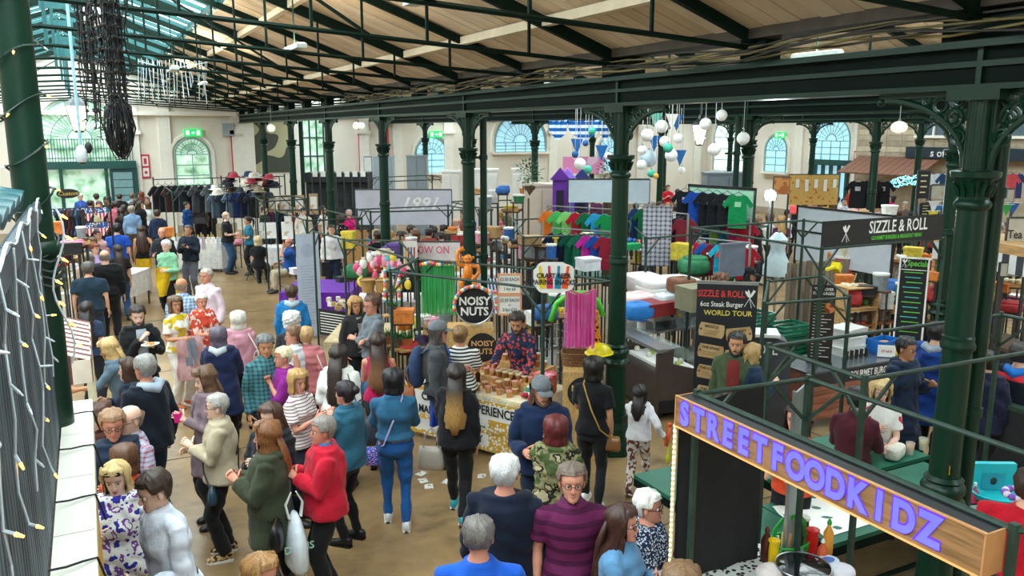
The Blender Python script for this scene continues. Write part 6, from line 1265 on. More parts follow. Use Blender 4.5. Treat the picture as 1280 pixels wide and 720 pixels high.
gr=thing('griddle','steel flat-top griddle on the stainless worktop','griddle',(7.85,10.4,.92),0);MB().bx(0,.85,0,.5,.12,.26).ob('griddle_body',STEEL,gr);MB().bx(.02,.83,.04,.48,.26,.3).ob('hot_plate',mat('3c342c',rough=.4,var=.3),gr);MB().bx(0,.85,.48,.5,.26,.36).ob('splash_back',STEEL,gr)
for x in (.05,.8):
    for y in (.05,.45):MB().cyl((x,y,0),.02,.12,8).ob('leg',STEEL,gr)
for x in (.35,.5,.65):MB().tube([(x,-.03,.19),(x,0,.19)],.025,8).ob('knob',plast('e0c020')if x == .5 else BLACK,gr)
t=thing('domed_lid','round pale metal lid standing behind the griddle','lid',(8.5,10.98,.92),0);MB().tube([(0,0,.2),(0,.03,.2)],.2,24).ob('lid_disc',mat('c8ccce',rough=.3,metal=.5),t,1);MB().sph((0,-.03,.2),.03,8,5).ob('knob',BLACK,t)
bottle(None,0,'white tub with a blue lid left of the griddle',WHITE,plast('1f5fc0'),.07,.16,nz=Vector((7.68,10.5,.92)),name='sauce_tub',neck=.9)
bp=at_F(906,424,9.9);t=thing('world_tour_board','tall black roll-up banner advertising steak burgers with luggage-tag labels','banner',(bp.x,bp.y,0),cambase(bp)+.08)
MB().bx(-.36,.36,-.006,.006,.18,2.22).ob('banner_sheet',mat('202228',rough=.5,var=.1),t);MB().bx(-.38,.38,-.05,.05,0,.06).ob('banner_base',STEEL,t);MB().bx(-.37,.37,-.012,.012,2.2,2.24).ob('top_rail',STEEL,t);MB().bar((0,.02,.05),(0,.02,2.2),.02).ob('support_pole',STEEL,t)
lt(t,'SIZZLE & ROLL',-.07,2.08,.115,mat('e03c38',rough=.6),.74,.02);lt(t,'6oz Steak Burger',-.06,1.95,.09,WT,.82,.012);lt(t,'WORLD TOUR',.02,1.84,.09,mat('e8d858',rough=.6),.95,.015)
def utensils(par,x,z,s_,m=WT,y=-.012):
    s_ *= 1.25
    for tl,kind in ((-.55,0),(-.2,0),(.5,1)):
        ux=Vector((math.cos(tl),0,-math.sin(tl)));uz=Vector((math.sin(tl),0,math.cos(tl)));o=Vector((x,y,z))
        if kind:MB().prism([(-.06*s_,.4*s_),(.06*s_,.4*s_),(.05*s_,.1*s_),(.012*s_,.02*s_),(.012*s_,-.45*s_),(-.012*s_,-.45*s_),(-.012*s_,.02*s_),(-.05*s_,.1*s_)],o,ux,uz,.002).ob('spatula_print',m,par)
        else:MB().prism([(-.05*s_,.3*s_),(0,.4*s_),(.05*s_,.3*s_),(.05*s_,.12*s_),(.012*s_,.02*s_),(.012*s_,-.45*s_),(-.012*s_,-.45*s_),(-.012*s_,.02*s_),(-.05*s_,.12*s_)],o,ux,uz,.002).ob('spoon_print',m,par)
utensils(t,.27,2.04,.22)
TAG=mat('c9a878',rough=.7,kind='blobs',c2='bd9a68',arg=(6,.5));names=['MEXICO','SMOKEY','THE SPAIN','AMERICA','THE ITALIAN','THE GREEK','THE BLUES','THE CLASSIC','THE ULSTER','HAWAII']
k_=0
for r_ in range(5):
    for s_ in (-1,1):
        z_=1.62-.27*r_+(.0 if s_<0 else -.04);x_=s_*.165;tl=(-.14 if s_<0 else .14);ux=Vector((math.cos(tl),0,math.sin(tl)));uz=Vector((-math.sin(tl),0,math.cos(tl)))
        MB().prism([(-.14,-.085),(.14,-.085),(.155,-.04),(.155,.04),(.14,.085),(-.14,.085),(-.155,.04),(-.155,-.04)],(x_,-.01,z_),ux,uz,.004).ob('tag_label',TAG,t)
        MB().tube([(x_+s_*.13,-.018,z_+s_*.13*math.tan(tl)),(x_+s_*.13,-.012,z_+s_*.13*math.tan(tl))],.014,8).ob('tag_hole',mat('7a2a20'),t)
        Mx=Matrix((ux,uz,ux.cross(uz))).transposed().to_4x4();Mx.translation=(x_,-.017,z_+.045);text('lettering',names[k_],Mx,.045,BT,t,ext=.001,bold=.015);k_ += 1
        for q in range(2):MB().box((x_-.01,-.0165,z_-.01-.03*q),(.17,.001,.005),M=Matrix.Rotation(-tl,3,'Y')).ob('text_line',mat('6a5a48'),t)
cnt=thing('burger_counter','burger stall counter with wood front panel and black lettered strip','counter',(8.45,7.72,0),-.03)
MB().bx(0,2.9,0,.75,.78,.82).ob('counter_top',mat('6a7074',rough=.25,metal=.5),cnt);MB().bx(0,2.9,-.012,.0,.62,.8).ob('lettered_strip',mat('26282c',rough=.5),cnt)
RW=mat('9a5f48',rough=.5,kind='wood',arg=(1,8,9))
for q in range(4):MB().bx(0,2.9,-.01,.01,.14+.12*q,.255+.12*q).ob('plank',RW,cnt)
MB().bx(0,.02,0,.75,.14,.8).ob('end_panel',RW,cnt);text('lettering','GOURMET BURGERS & BREAKFAST MENU',facing((1.62,-.016,.705),(0,-1,0)),.14,WT,cnt,ext=.001,bold=.01,xs=.68)
for x in (.05,2.85):
    for y in (.05,.7):MB().bar((x,y,0),(x,y,.78),.04).ob('leg',DSTEEL,cnt)
sb=aZ(1104,296,2.55);sb=Vector((9.0,7.45,2.62));tl_,tr_=aY(1030,277,7.5),aY(1178,271,7.5);bl_=aY(1031,312,7.5)
w_=tr_.x-tl_.x;h_=tl_.z-bl_.z;t=flat_sign('shop_sign','black banner lettered SIZZLE & ROLL with crossed utensils above the burger stall','sign',((tl_.x+tr_.x)/2,7.5,(tl_.z+bl_.z)/2+.01),w_,h_*.94,mat('1d1e22',rough=.5),-.02)
lt(t,'SIZZLE & ROLL',w_*.11,h_*.12,h_*.64,WT,.74,.012);lt(t,'GOURMET BURGERS & BREAKFAST MENU',w_*.1,-h_*.27,h_*.2,mat('5cc03c',rough=.6),.72,.02);utensils(t,-w_*.32,.0,h_*.62)
pf=[(tl_.x,7.5),(tl_.x,10.1),(tr_.x+.1,10.1),(tr_.x+.1,7.5)];pitch_frame(pf,2.56,'black and green frame of the burger stall holding the SIZZLE & ROLL banner')
mp_=at_F(1028,396,11.0);t=thing('menu_banner','tall narrow brown-black menu banner with a burger picture standing on the burger counter','menu',(8.98,8.05,.82),cambase((8.98,8.05))+.1)
MB().bx(-.16,.16,-.005,.005,.02,1.12).ob('banner_sheet',mat('2e2422',rough=.5),t);MB().bx(-.17,.17,-.05,.05,0,.02).ob('banner_base',BLACK,t);lt(t,'THE PROPER',0,1.06,.055,WT,.8,.02);lt(t,'STEAK BURGERS',0,1.0,.055,WT,.7,.02)
for q in range(19):MB().bx(-.12,.12-.05*(q%3),-.009,-.006,.9-.045*q,.908-.045*q).ob('text_line',mat('7fb040')if q<5 else WT,t)
MB().tube([(.09,-.012,.8),(.09,-.007,.8)],.075,20).ob('burger_picture',mat('c98048',kind='blobs',c2='8a3018',arg=(12,.5)),t)
t=flat_sign('specials_board','black chalkboard with a white frame reading Specials on the burger counter','menu',(10.75,8.0,1.52),.38,1.36,BT,cambase((10.75,8.0)),frame=WT);lt(t,'Specials',.05,.6,.12,mat('6cd048'),.75,.015);utensils(t,-.13,.6,.13)
for q in range(14):MB().bx(-.13+.02*(q%3),.13-.03*(q%2),-.01,-.007,.46-.075*q,.472-.075*q).ob('text_line',mat(['6cd048','48c8b8'][q%2]),t)
MB().bx(-.17,.17,-.009,-.0065,.5,.51).ob('frame_line',WT,t);MB().bar((0,.05,-.68),(0,.01,.6),.02).ob('prop_leg',BLACK,t)
pic=lambda px,py,z_=.82:aZ(px,py,z_)
for (px,py,lab)in ((1071,441,'white plate with a burger near the front of the burger counter'),(1086,437,'white plate with a bread roll behind the burger plate')):
    t=thing('plate',lab,'plate',pic(px,py));MB().lathe((0,0,0),[(.07,0),(.12,.018),(.115,.02),(.065,.006),(0,.006)],20).ob('plate_body',WHITE,t,1);MB().sph((0,0,.035),.07,10,6,1.1,.8,.4).ob('food',mat('b86a34',rough=.7,var=.4,scale=30),t,2)
def carton(p,w,d,h,m,lab,rz=0,cat='box',name='box',group=None,lid=None):
    t=thing(name,lab,cat,p,rz,group);MB().bx(-w/2,w/2,-d/2,d/2,0,h).ob('box_body',m,t);MB().bx(-w/2-.008,w/2+.008,-d/2-.008,d/2+.008,h,h+.02).ob('lid',lid or m,t);return t
TUBM=mat('dcdcd8',rough=.3,var=.08)
for q in range(3):carton((9.75,8.28,.82+.13*q),.48-.02*q,.34,.11,TUBM,['bottom','middle','top'][q]+' translucent white food box stacked on the burger counter',.1*q,'food box','food_box','white food boxes on the burger counter')
for q in range(2):carton((10.15,8.62,.82+.14*q),.5,.36,.12,TUBM,['lower','upper'][q]+' translucent food box at the back of the burger counter',-.06,'food box','food_box','rear food boxes')
t=thing('blue_crate','bright blue plastic crate on the burger counter left of the specials board','crate',(10.3,8.05,.82),.1);BC=plast('1670c8')
for (a,b,c,d)in ((-.22,.22,-.15,-.13),(-.22,.22,.13,.15),(-.22,-.2,-.15,.15),(.2,.22,-.15,.15)):MB().bx(a,b,c,d,0,.2).ob('crate_side',BC,t)
MB().bx(-.22,.22,-.15,.15,0,.01).ob('crate_base',BC,t);MB().sph((0,0,.1),.14,10,6,1.2,.8,.5).ob('bread',mat('c98a4c',rough=.8,var=.3),t,2)
for q,(cc,lab)in enumerate((('e8d020','yellow sauce bottle beside the price card'),('d01c1c','first red sauce bottle beside the price card'),('c81c24','second red sauce bottle beside the price card'),('3a2018','brown sauce bottle beside the price card'))):bottle(None,0,lab,plast(cc),plast(cc),.034,.2,nz=Vector((10.28+.085*q,7.83,.82)),neck=.4)
for q in range(5):bottle(None,0,'dark spice jar in the row on the burger counter',plast('2c2824'),BLACK,.026,.13,nz=Vector((9.45+.1*q,7.98,.82)),name='spice_jar',group='spice jars on the burger counter',neck=.9)
t=flat_sign('price_card','small white price card standing on the burger counter','card',(10.05,7.8,.92),.24,.17,WT,-.7);lt(t,'£5 each',0,0,.05,mat('c03030'),.9)
cp_=at_F(965,425,10.6);t=thing('curved_counter','grey curved counter lettered ROLL right of the world tour board','counter',(cp_.x,cp_.y,0),cambase(cp_)+.15);MB().prism([(-.4+.0,.0),(.26,.0),(.26,1.1),(.2,1.3),(.0,1.36),(-.4,1.34)],(0,.3,0),(1,0,0),(0,0,1),.3).ob('counter_body',mat('4a4c52',rough=.4,var=.1),t);MB().bx(-.42,.1,-.05,.35,1.36,1.4).ob('counter_top',WHITE,t);text('lettering','ROLL',facing((-.1,-.004,1.18),(0,-1,0)),.2,WT,t,xs=.75,bold=.01)
# green produce crates and slatted wood wall behind
GC=plast('0f6a50',.4)
def plastic_crate(p,rz,lab,m=GC,w=.56,d=.38,h=.2,group=None):
    t=thing('plastic_crate',lab,'crate',p,rz,group)
    for s_ in (-1,1):
        for r_ in range(3):MB().bx(-w/2,w/2,s_*d/2-.01,s_*d/2+.01,.01+r_*h/3,(r_+.72)*h/3+.01).ob('side_slat',m,t);MB().bx(s_*w/2-.01,s_*w/2+.01,-d/2,d/2,.01+r_*h/3,(r_+.72)*h/3+.01).ob('end_slat',m,t)
    MB().bx(-w/2,w/2,-d/2,d/2,0,.015).ob('crate_base',m,t);return t
c0=at_F(978,395,12.6)
for col,n in ((0,6),(1,5),(2,3)):
    for r_ in range(n):plastic_crate((c0.x-.3+.6*col,c0.y+.3-.14*col,.205*r_),.05*(r_%2),('topmost' if r_ == n-1 else 'lower')+' green plastic produce crate in the '+['left','middle','right'][col]+' stack beside the menu banner',group='green crates, '+['left','middle','right'][col]+' stack')
s0,s1=at_F(985,330,14.2),at_F(1062,330,14.6);t=thing('slatted_wall','wall of grey-brown upright wooden slats behind the green crates','partition',(s0.x,s0.y,0),math.atan2(s1.y-s0.y,s1.x-s0.x));L_=(s1-s0).length
for q in range(int(L_/.1)):MB().bx(q*.1,q*.1+.085,0,.02,0,1.78+.02*math.sin(q*5)).ob('slat',mat(('8a7c6a','7a6a58','94866f')[q%3],rough=.8,kind='wood',arg=(9,9,1)),t)
for z_ in (.3,1.5):MB().bx(0,L_,.02,.05,z_,z_+.08).ob('cross_rail',DWOOD,t)
# wooden crate shelves with goods
wc=at_F(1068,375,12.9);
for q in range(3):
    t=thing('wooden_crate',['lower open wooden crate of goods behind the white food boxes','middle open wooden crate behind the white food boxes','upper open wooden crate behind the white food boxes'][q],'crate',(wc.x,wc.y,.55+.36*q),-.2)
    for (a,b,c,d,e0,f0)in ((-.3,.3,-.2,.2,0,.02),(-.3,.3,-.2,.2,.33,.35),(-.3,-.28,-.2,.2,0,.35),(.28,.3,-.2,.2,0,.35)):MB().bx(a,b,c,d,e0,f0).ob('plank',PINE,t)
    for z_ in (.03,.14,.25):MB().bx(-.3,.3,.19,.205,z_,z_+.08).ob('plank',PINE,t)
    for k in range(4):MB().sph((-.2+.13*k,-.02,.08),.06,8,5).ob('goods',mat(['c04030','5a8a40','e0c8a0','b04c3c'][(k+q)%4],rough=.7),t,2)
table('wooden trestle under the open wooden crates behind the burger stall',(wc.x-.5,wc.y-.25),1.2,.5,.55,0,PINE,name='trestle')
eg=at_F(1112,385,13.3);table('pine shelf table of glasses and egg trays behind the specials board',(eg.x-.9,eg.y-.2),2.6,.7,1.0,-.02,mat('a86a3c',rough=.6,kind='wood'))
for q in range(5):carton((eg.x-.5+.42*q,eg.y+.1,1.0),.36,.3,.1+.05*(q%2),[mat('e4ded0'),mat('c8a888'),mat('dcd8d0')][q%3],['stack of pale egg trays furthest left behind the specials board','brown card tray behind the specials board','white tray behind the specials board','tall pale tray near the green-topped shelf','pale tray at the right end behind the specials board'][q],.1*q,'tray','egg_tray')
pbd=flat_sign('pegboard','white wire rack hung with rows of small cards beyond the burger stall','display rack',at_F(1133,345,15.5),.62,.62,mat('ddd8d0',rough=.6,kind='peg',c2='9a8a80',arg=30),cambase((10,12)),frame=STEEL)
MB().bar((-.3,.02,-.3),(-.3,.02,-1.9),.03).ob('stand',STEEL,pbd);MB().bar((.3,.02,-.3),(.3,.02,-1.9),.03).ob('stand',STEEL,pbd)
# white screen panel above the burger stall
p0,p1=Vector((12.5,12.0,0)),Vector((12.5,9.9,0));t=thing('white_screen','long white fabric screen on a black frame behind the SIZZLE & ROLL banner','screen',p0);MB().bx(-.01,.01,-2.25,0,1.5,2.58).ob('fabric',mat('c9cdd4',rough=.7,var=.05),t)
for z_ in (2.58,2.1):MB().bar((-.02,-2.25,z_),(-.02,0,z_),.03).ob('rail',BLACK,t)
for y_ in (0,-2.25):MB().bar((0,y_,0),(0,y_,2.6),.04).ob('post',BLACK,t)
t=thing('sledge_clamp','yellow and white clamp-on lamp fixed to the burger stall frame','lamp',at_F(1043,335,9.6),.4);MB().bx(-.26,0,-.015,.015,.0,.03).ob('arm',plast('e8d020'),t);MB().box((.06,0,.0),(.1,.1,.09),M=Euler((0,.6,0)).to_matrix()).ob('lamp_head',plast('e8d020'),t)
# ---------------- background stalls
SHO=[(-.1,.0),(-.17,-.03),(-.3,-.2),(-.24,-.27),(-.17,-.18),(-.18,-.66),(.18,-.66),(.17,-.18),(.24,-.27),(.3,-.2),(.17,-.03),(.1,.0),(.04,-.03),(-.04,-.03)]
SM={}
def shirt(p,rz,c,label,group=None,s_=1,logo=None,depth=.05):
    t=thing('hanging_t_shirt' if depth<.08 else 'hanging_garment',label,'t-shirt',p,rz,group);t.scale=(s_,)*3
    if c not in SM:
        SM[c]=MB().prism(SHO,(0,.03,0),(1,0,0),(0,0,1),.05).mesh('shirt',clothp(c[0],c[1],c[2],c[3])if isinstance(c,tuple)else cloth(c));
    o=bpy.data.objects.new('shirt',SM[c]);COL.objects.link(o);o.parent=t
    if 'h' not in SM:SM['h']=MB().tube([(-.15,0,-.03),(0,0,.05),(.15,0,-.03)],.006,4).tube([(0,0,.05),(0,0,.09),(.025,0,.11)],.004,4).mesh('hanger',DSTEEL)
    o=bpy.data.objects.new('hanger',SM['h']);COL.objects.link(o);o.parent=t
    if logo:MB().bx(-.06,.06,-.026,-.021,-.24,-.14).ob('chest_print',mat(logo),t)
    return t
def pxrail(px0,px1,py,F0,F1,cols,lab,s_=1,grp=None,turn=0,logo=None,names=None):
    a,b=at_F(px0,py,F0),at_F(px1,py,F1);t=thing('clothes_rail','steel rail carrying '+lab,'rail',(a.x,a.y,0));a0=Vector((0,0,a.z+.1*s_));d=Vector((b.x-a.x,b.y-a.y,a.z+.1*s_));MB().tube([a0,d],.014,6).ob('rail',STEEL,t)
    for q in (a0,d):MB().bar((q.x,q.y,0),q,.03).ob('post',STEEL,t)
    n=len(cols)
    for i,c in enumerate(cols):
        u=(i+.5)/n;p=a.lerp(b,u);p.z=a.z
        shirt(p,cambase(p)+turn,c,(names[i]if names else lab+', number %d from the left' %(i+1))if not grp else 'one of the '+lab,grp,s_,logo)
CN={'1c1d22':'black','1c4ca8':'royal blue','128a50':'green'}
# six shirts on a green panel
bp_=[at_F(857,236,16.5),at_F(939,243,15.3)]
t=thing('display_backdrop','pale green panel behind the row of large hanging t-shirts','panel',(bp_[0].x,bp_[0].y,0),math.atan2(bp_[1].y-bp_[0].y,bp_[1].x-bp_[0].x));L_=(bp_[1]-bp_[0]).length
MB().bx(0,L_,.1,.12,1.5,2.95).ob('panel_sheet',mat('a9d8bc',rough=.7),t);MB().bx(-.02,L_+.02,.09,.13,2.95,3.0).ob('top_rail',BLACK,t)
for x in (0,L_):MB().bx(x-.02,x+.02,.1,.14,0,3.0).ob('post',DSTEEL,t)
for i,(px,c,lab)in enumerate(((857,'1c1d22','black t-shirt furthest left on the pale green panel'),(872,'1c4ca8','royal blue t-shirt on the pale green panel'),(885,'1c1d22','black t-shirt with a white print right of the royal blue one'),(896,'1c1d22','black t-shirt in the middle of the three plain black ones'),(909,'1c1d22','black t-shirt next to the green one on the panel'),(923,'128a50','bright green t-shirt on the pale green panel'))):
    p=at_F(px,238+.08*(px-857),16.1-.012*(px-857));shirt(p,cambase(p),c,lab,None,.95,('c8c8c8','4c86d8','dcdcdc','8a7050','c8c8c8','9adcb0')[i])
pxrail(862,938,270,16.6,15.3,['c01c3c','1fa0c0','1c3c90','9ad84c','1c8cc8','c8287c','a01c30'],'bright t-shirts under the black t-shirts',.95,names=[x+' in the middle row under the big black t-shirts' for x in ('crimson t-shirt','turquoise t-shirt','navy t-shirt','lime t-shirt','azure t-shirt','magenta t-shirt','dark red t-shirt')])
pxrail(872,938,303,14.6,13.9,['b81c48','1c58a8','7a1c30','1fb0cc','c0402c','0f6a44','a01c28'],'the lowest t-shirts right of the white vest',.85,names=[x+' in the lowest rail row right of the white vest' for x in ('raspberry t-shirt','blue t-shirt','maroon t-shirt','turquoise t-shirt','rust t-shirt','dark green t-shirt','red t-shirt')])
pxrail(684,768,263,16.4,15.6,['e8742c','48b860','8ad878','b01c34','0f6a40','2c9cd0','128a48'],'the upper t-shirts left of the central column',.95,names=[x+' in the upper rail left of the central column' for x in ('orange garment','green t-shirt','pale lime t-shirt','dark red t-shirt','bottle green t-shirt','sky blue t-shirt','emerald t-shirt')])
pxrail(690,766,291,15,14.4,['1c2440','1c2840','0f5a44','1a6a50','c8289c','1c48a0','8a1c30'],'the lower t-shirts left of the central column',.9,names=[x+' in the lower rail left of the central column' for x in ('navy t-shirt','dark blue t-shirt','dark teal t-shirt','green t-shirt','bright magenta t-shirt','blue t-shirt','burgundy t-shirt')])
pxrail(796,812,260,16,15.8,['1c3468','0f5a34'],'two t-shirts just right of the central column',.9,names=['navy t-shirt just right of the central column','dark green t-shirt just right of the central column'])
pxrail(840,860,272,15.5,15.2,['5a1c2c','3a1c2c','7a2434'],'dark red tops left of the black t-shirts',.95,names=[x+' in the dark red rail left of the black t-shirts' for x in ('wine coloured top','dark plum top','burgundy top')])
dr=at_F(821,292,15);t=thing('hanging_dress','white and black patterned dress fabric hanging in the clothes stall','fabric',dr,cambase(dr));MB().grid(lambda u,v:(-.26+.52*u,.03*math.sin(u*18),-.6+1.1*v),16,3).ob('fabric',clothp('c4c2cc','plaid','3a3a4c',12),t,2);MB().bar((-.28,0,.5),(.28,0,.5),.02).ob('hanging_rod',STEEL,t)
# white canopies
def sheet(px0,px1,py0,py1,F_,m,label,name='white_sheet',cat='sheet',posts=True):
    a,b=at_F(px0,py0,F_),at_F(px1,py0,F_);z1_=at_F((px0+px1)/2,py1,F_).z;t=thing(name,label,cat,(a.x,a.y,0),math.atan2(b.y-a.y,b.x-a.x));L_=(b-a).to_2d().length;MB().bx(0,L_,-.01,.01,z1_,a.z).ob('sheet',m,t)
    if posts:
        for x in (0,L_):MB().bar((x,.02,0),(x,.02,a.z),.04).ob('post',DSTEEL,t)
    MB().bar((0,0,a.z),(L_,0,a.z),.03).ob('top_rail',DSTEEL,t);return t,L_,a.z,z1_
sheet(711,812,224,253,17.5,mat('c8d8e2',rough=.6,var=.04),'pale blue-white sheet hanging behind the central column','display_sheet')
t,L_,zt_,zb_=sheet(444,564,237,281,20.9,mat('c9c8d4',rough=.6,var=.1,scale=2),'pale grey banner with the number 1991 on a black-posted stall','number_banner','banner');lt(t,'1991',L_*.66,zt_-.36,.42,WT,1.15,.02,.026,shear=.35)
t,L_,zt_,zb_=sheet(517,575,302,326,15,mat('e8dcdc',rough=.7),'white and pink lettered fabric awning right of the bottle print sign','fabric_awning','awning',False);lt(t,'NOW ON',L_*.35,zt_-.16,.2,mat('e0708c'),.8,.01,.026);MB().bar((0,.02,0),(0,.02,zt_),.04).ob('post',DSTEEL,t)
sheet(455,464,196,234,33,plast('e6e6e2'),'white edge cabinet against the far wall','tall_cabinet','cabinet')
def cab(px0,px1,py0,F_,m,lab,d=.7,h=None,name='tall_cabinet',cat='cabinet',ztop=None):
    a,b=at_F(px0,py0,F_),at_F(px1,py0,F_);w=(b-a).to_2d().length;h=a.z;t=thing(name,lab,cat,(a.x,a.y,0),math.atan2(b.y-a.y,b.x-a.x));MB().bx(0,w,0,d,0,h).ob('cabinet_body',m,t);MB().bx(-.02,w+.02,-.02,d+.02,h,h+.05).ob('top',m,t)
    for k in (0,1):MB().bx(w*(.04+.48*k),w*(.48+.48*k),-.03,0,.1,h-.08).ob('door',m,t);MB().bar((w*(.44+.12*k),-.06,h*.4),(w*(.44+.12*k),-.06,h*.52),.03).ob('handle',DSTEEL,t)
    return t
cab(466,490,197,33,plast('a9b4bc'),'grey double cabinet left of the second, darker one at the far wall');cab(508,533,196,32,plast('8a949c'),'darker grey tall cabinet in front of the small arched window');cab(552,575,216,28,plast('e6e0da'),'low white cabinet below the green exit sign');cab(592,622,214,22,plast('d8d4ce'),'pale partition box right of the monkey column');cab(640,655,214,20,plast('dedad2'),'white partition left of the hazy column');cab(655,700,233,18.5,plast('d2c2b0'),'beige cabinet below the purple cabins');cab(884,938,218,24,plast('6a7680'),'dark grey van-like box behind the black t-shirts')
st=at_F(420,216,31);a_,b_=at_F(380,216,31),at_F(460,216,31);t=thing('stage_structure','long black lighting stage structure against the far wall','stage',(a_.x,a_.y,0),math.atan2(b_.y-a_.y,b_.x-a_.x));L_=(b_-a_).to_2d().length;MB().bx(0,L_,0,1,2.15,a_.z).ob('fascia',mat('24282c',rough=.6,var=.3),t);MB().bx(0,L_,.2,1,0,2.15).ob('stage_back',mat('2c3034',rough=.7,var=.4,scale=3),t)
for q in range(9):MB().bar((L_*q/8,-.03,1.2),(L_*q/8,-.03,a_.z),.05).ob('truss_post',DSTEEL,t)
for q in range(7):MB().bx(.3+L_*q/8,.5+L_*q/8,-.04,0,2.35,2.55).ob('lamp',WHITE,t)
p_,q_=aY(304,150,YF),aY(362,215,YF);t=thing('wall_mural','large faded olive and black picture on the far wall beside the pilaster','mural',(p_.x,YF-.03,q_.z));MB().bx(0,q_.x-p_.x,-.02,0,0,p_.z-q_.z).ob('picture',mat('b9b28c',kind='blobs',c2='4a4c40',arg=(.9,.46),rough=.7),t)
# exit signs, fire signs
EXG=mat('22b45a',rough=.4,emit=1.3)
def exit_sign(fix,px,py,lab):
    p=aY(px,py,YF-.1)if fix == 'Y' else aX(px,py,XW-.1);t=thing('exit_sign',lab,'exit sign',p,0 if fix == 'Y' else -PI/2);MB().bx(-.34,.34,-.03,.03,-.15,.15).ob('sign_body',EXG,t)
    WX=mat('f4fff6',emit=1.2);MB().bx(-.26,-.14,-.035,-.03,-.09,.09).ob('running_figure',WX,t);MB().bx(-.04,.06,-.035,-.03,-.03,.03).ob('arrow',WX,t);MB().bx(.14,.26,-.035,-.03,-.09,.09).ob('door_symbol',WX,t)
exit_sign('Y',241,166,'green exit sign above the small arched window near the doors');exit_sign('Y',545,168,'green exit sign above the arched window behind the grey cabinets');exit_sign('X',975,169,'green exit sign right of the bluish column')
RED=mat('c83040',rough=.5)
for fix,px,py,h,lab in (('Y',182,208,30,'red and white fire notice on the wall left of the coat stall'),('X',1071,199,20,'red and white fire notice beside the right-hand fan window')):
    f=(lambda a,b:aY(a,b,YF-.02))if fix == 'Y' else (lambda a,b:aX(a,b,XW-.14));p=f(px,py);H_=f(px,py-h/2).z-f(px,py+h/2).z;t=thing('fire_notice',lab,'sign',p,0 if fix == 'Y' else -PI/2);MB().bx(-.16,.16,-.02,0,-H_/2,H_/2).ob('sign_body',RED,t);MB().bx(-.11,.11,-.03,-.02,H_*.02,H_*.42).bx(-.11,.11,-.03,-.02,-H_*.42,-.06).ob('white_panel',WHITE,t);MB().bx(-.05,.05,-.035,-.03,H_*.1,H_*.34).sph((0,-.03,-H_*.25),.06,8,4,1,.2,1).ob('symbol',RED,t)
p=aY(285,162,YF-.1);t=thing('switch_box','grey electrical box on the far wall near the pilaster','box',p);MB().bx(-.22,.22,-.1,.1,-.25,.25).ob('box_body',plast('a9b4bc'),t);MB().tube([(.1,0,-.25),(.1,0,-2.0)],.03,6).ob('red_pipe',RED,t)
for px,lab in ((450,'thin red pipe on the far wall above the stage'),(486,'thin red pipe on the far wall beside the grey cabinet')):p=aY(px,210,YF-.08);t=thing('red_pipe',lab,'pipe',(p.x,YF-.08,1.2));MB().cyl((0,0,0),.035,3.3,8).ob('pipe',RED,t)
# inner stone building with office sign and brown awning
for q in range(11):
    for r_ in range(9):
        y_=17.2+q*.72;z_=2.95+r_*.23
        if y_<24.9 and not (3<r_<7 and q in (1,2,5,6)):struct(MB().bx(XW-.62,XW-.58,y_,y_+.7,z_,z_+.215).ob('wall_stone',[STONE,mat('c9b99f',rough=.85,var=.15),mat('a89880',rough=.85,var=.15)][(q*3+r_)%3]))
struct(MB().bx(XW-.58,XW,17,25.2,0,5.0).ob('wall_office',STONE));
for k,y_ in enumerate((17.95,20.85)):
    wn=bpy.data.objects.new('window_%d' %(40+k),None);COL.objects.link(wn);struct(wn);MB().bx(XW-.6,XW-.585,y_,y_+1.4,3.87,4.55).ob('pane',mat('5d6e78',rough=.1),wn)
    for yy in (0,.7,1.4):MB().bx(XW-.66,XW-.59,y_+yy-.04,y_+yy+.04,3.85,4.55).ob('glazing_bar',TRIMM,wn)
    MB().bx(XW-.72,XW-.58,y_-.1,y_+1.5,3.76,3.86).ob('window_sill',TRIMM,wn)
pa,pb=aX(1196,195,XW-1.2),aX(1262,197,XW-1.2);t=thing('office_sign','dark teal sign lettered office above the stalls at right','sign',(XW-.75,pb.y,2.98),-PI/2);L_=5;MB().bx(-4.5,.4,-.05,.02,0,.42).ob('sign_board',mat('1c2f3a'),t);text('lettering','s office',facing((aX(1180,197,XW-.8).y*-1+pb.y,-.06,.2),(0,-1,0)),.42,WT,t,bold=.01)
t=thing('brown_awning','sloping brown awning in front of the stone office','awning',(XW-.65,25,0),0);a1,a2=aX(1125,196,XW-.7),aX(1200,196,XW-.7)
for q in range(12):y_=-3.9+.32*q;MB().add([(0,y_,3.0),(-1.3,y_,2.35),(-1.3,y_+.3,2.35),(0,y_+.3,3.0),(0,y_,2.97),(-1.3,y_,2.3),(-1.3,y_+.3,2.3),(0,y_+.3,2.97)],[(0,1,2,3),(7,6,5,4),(0,4,5,1),(1,5,6,2),(2,6,7,3),(3,7,4,0)]).ob('awning_panel',mat('7a5240',rough=.8,var=.1),t)
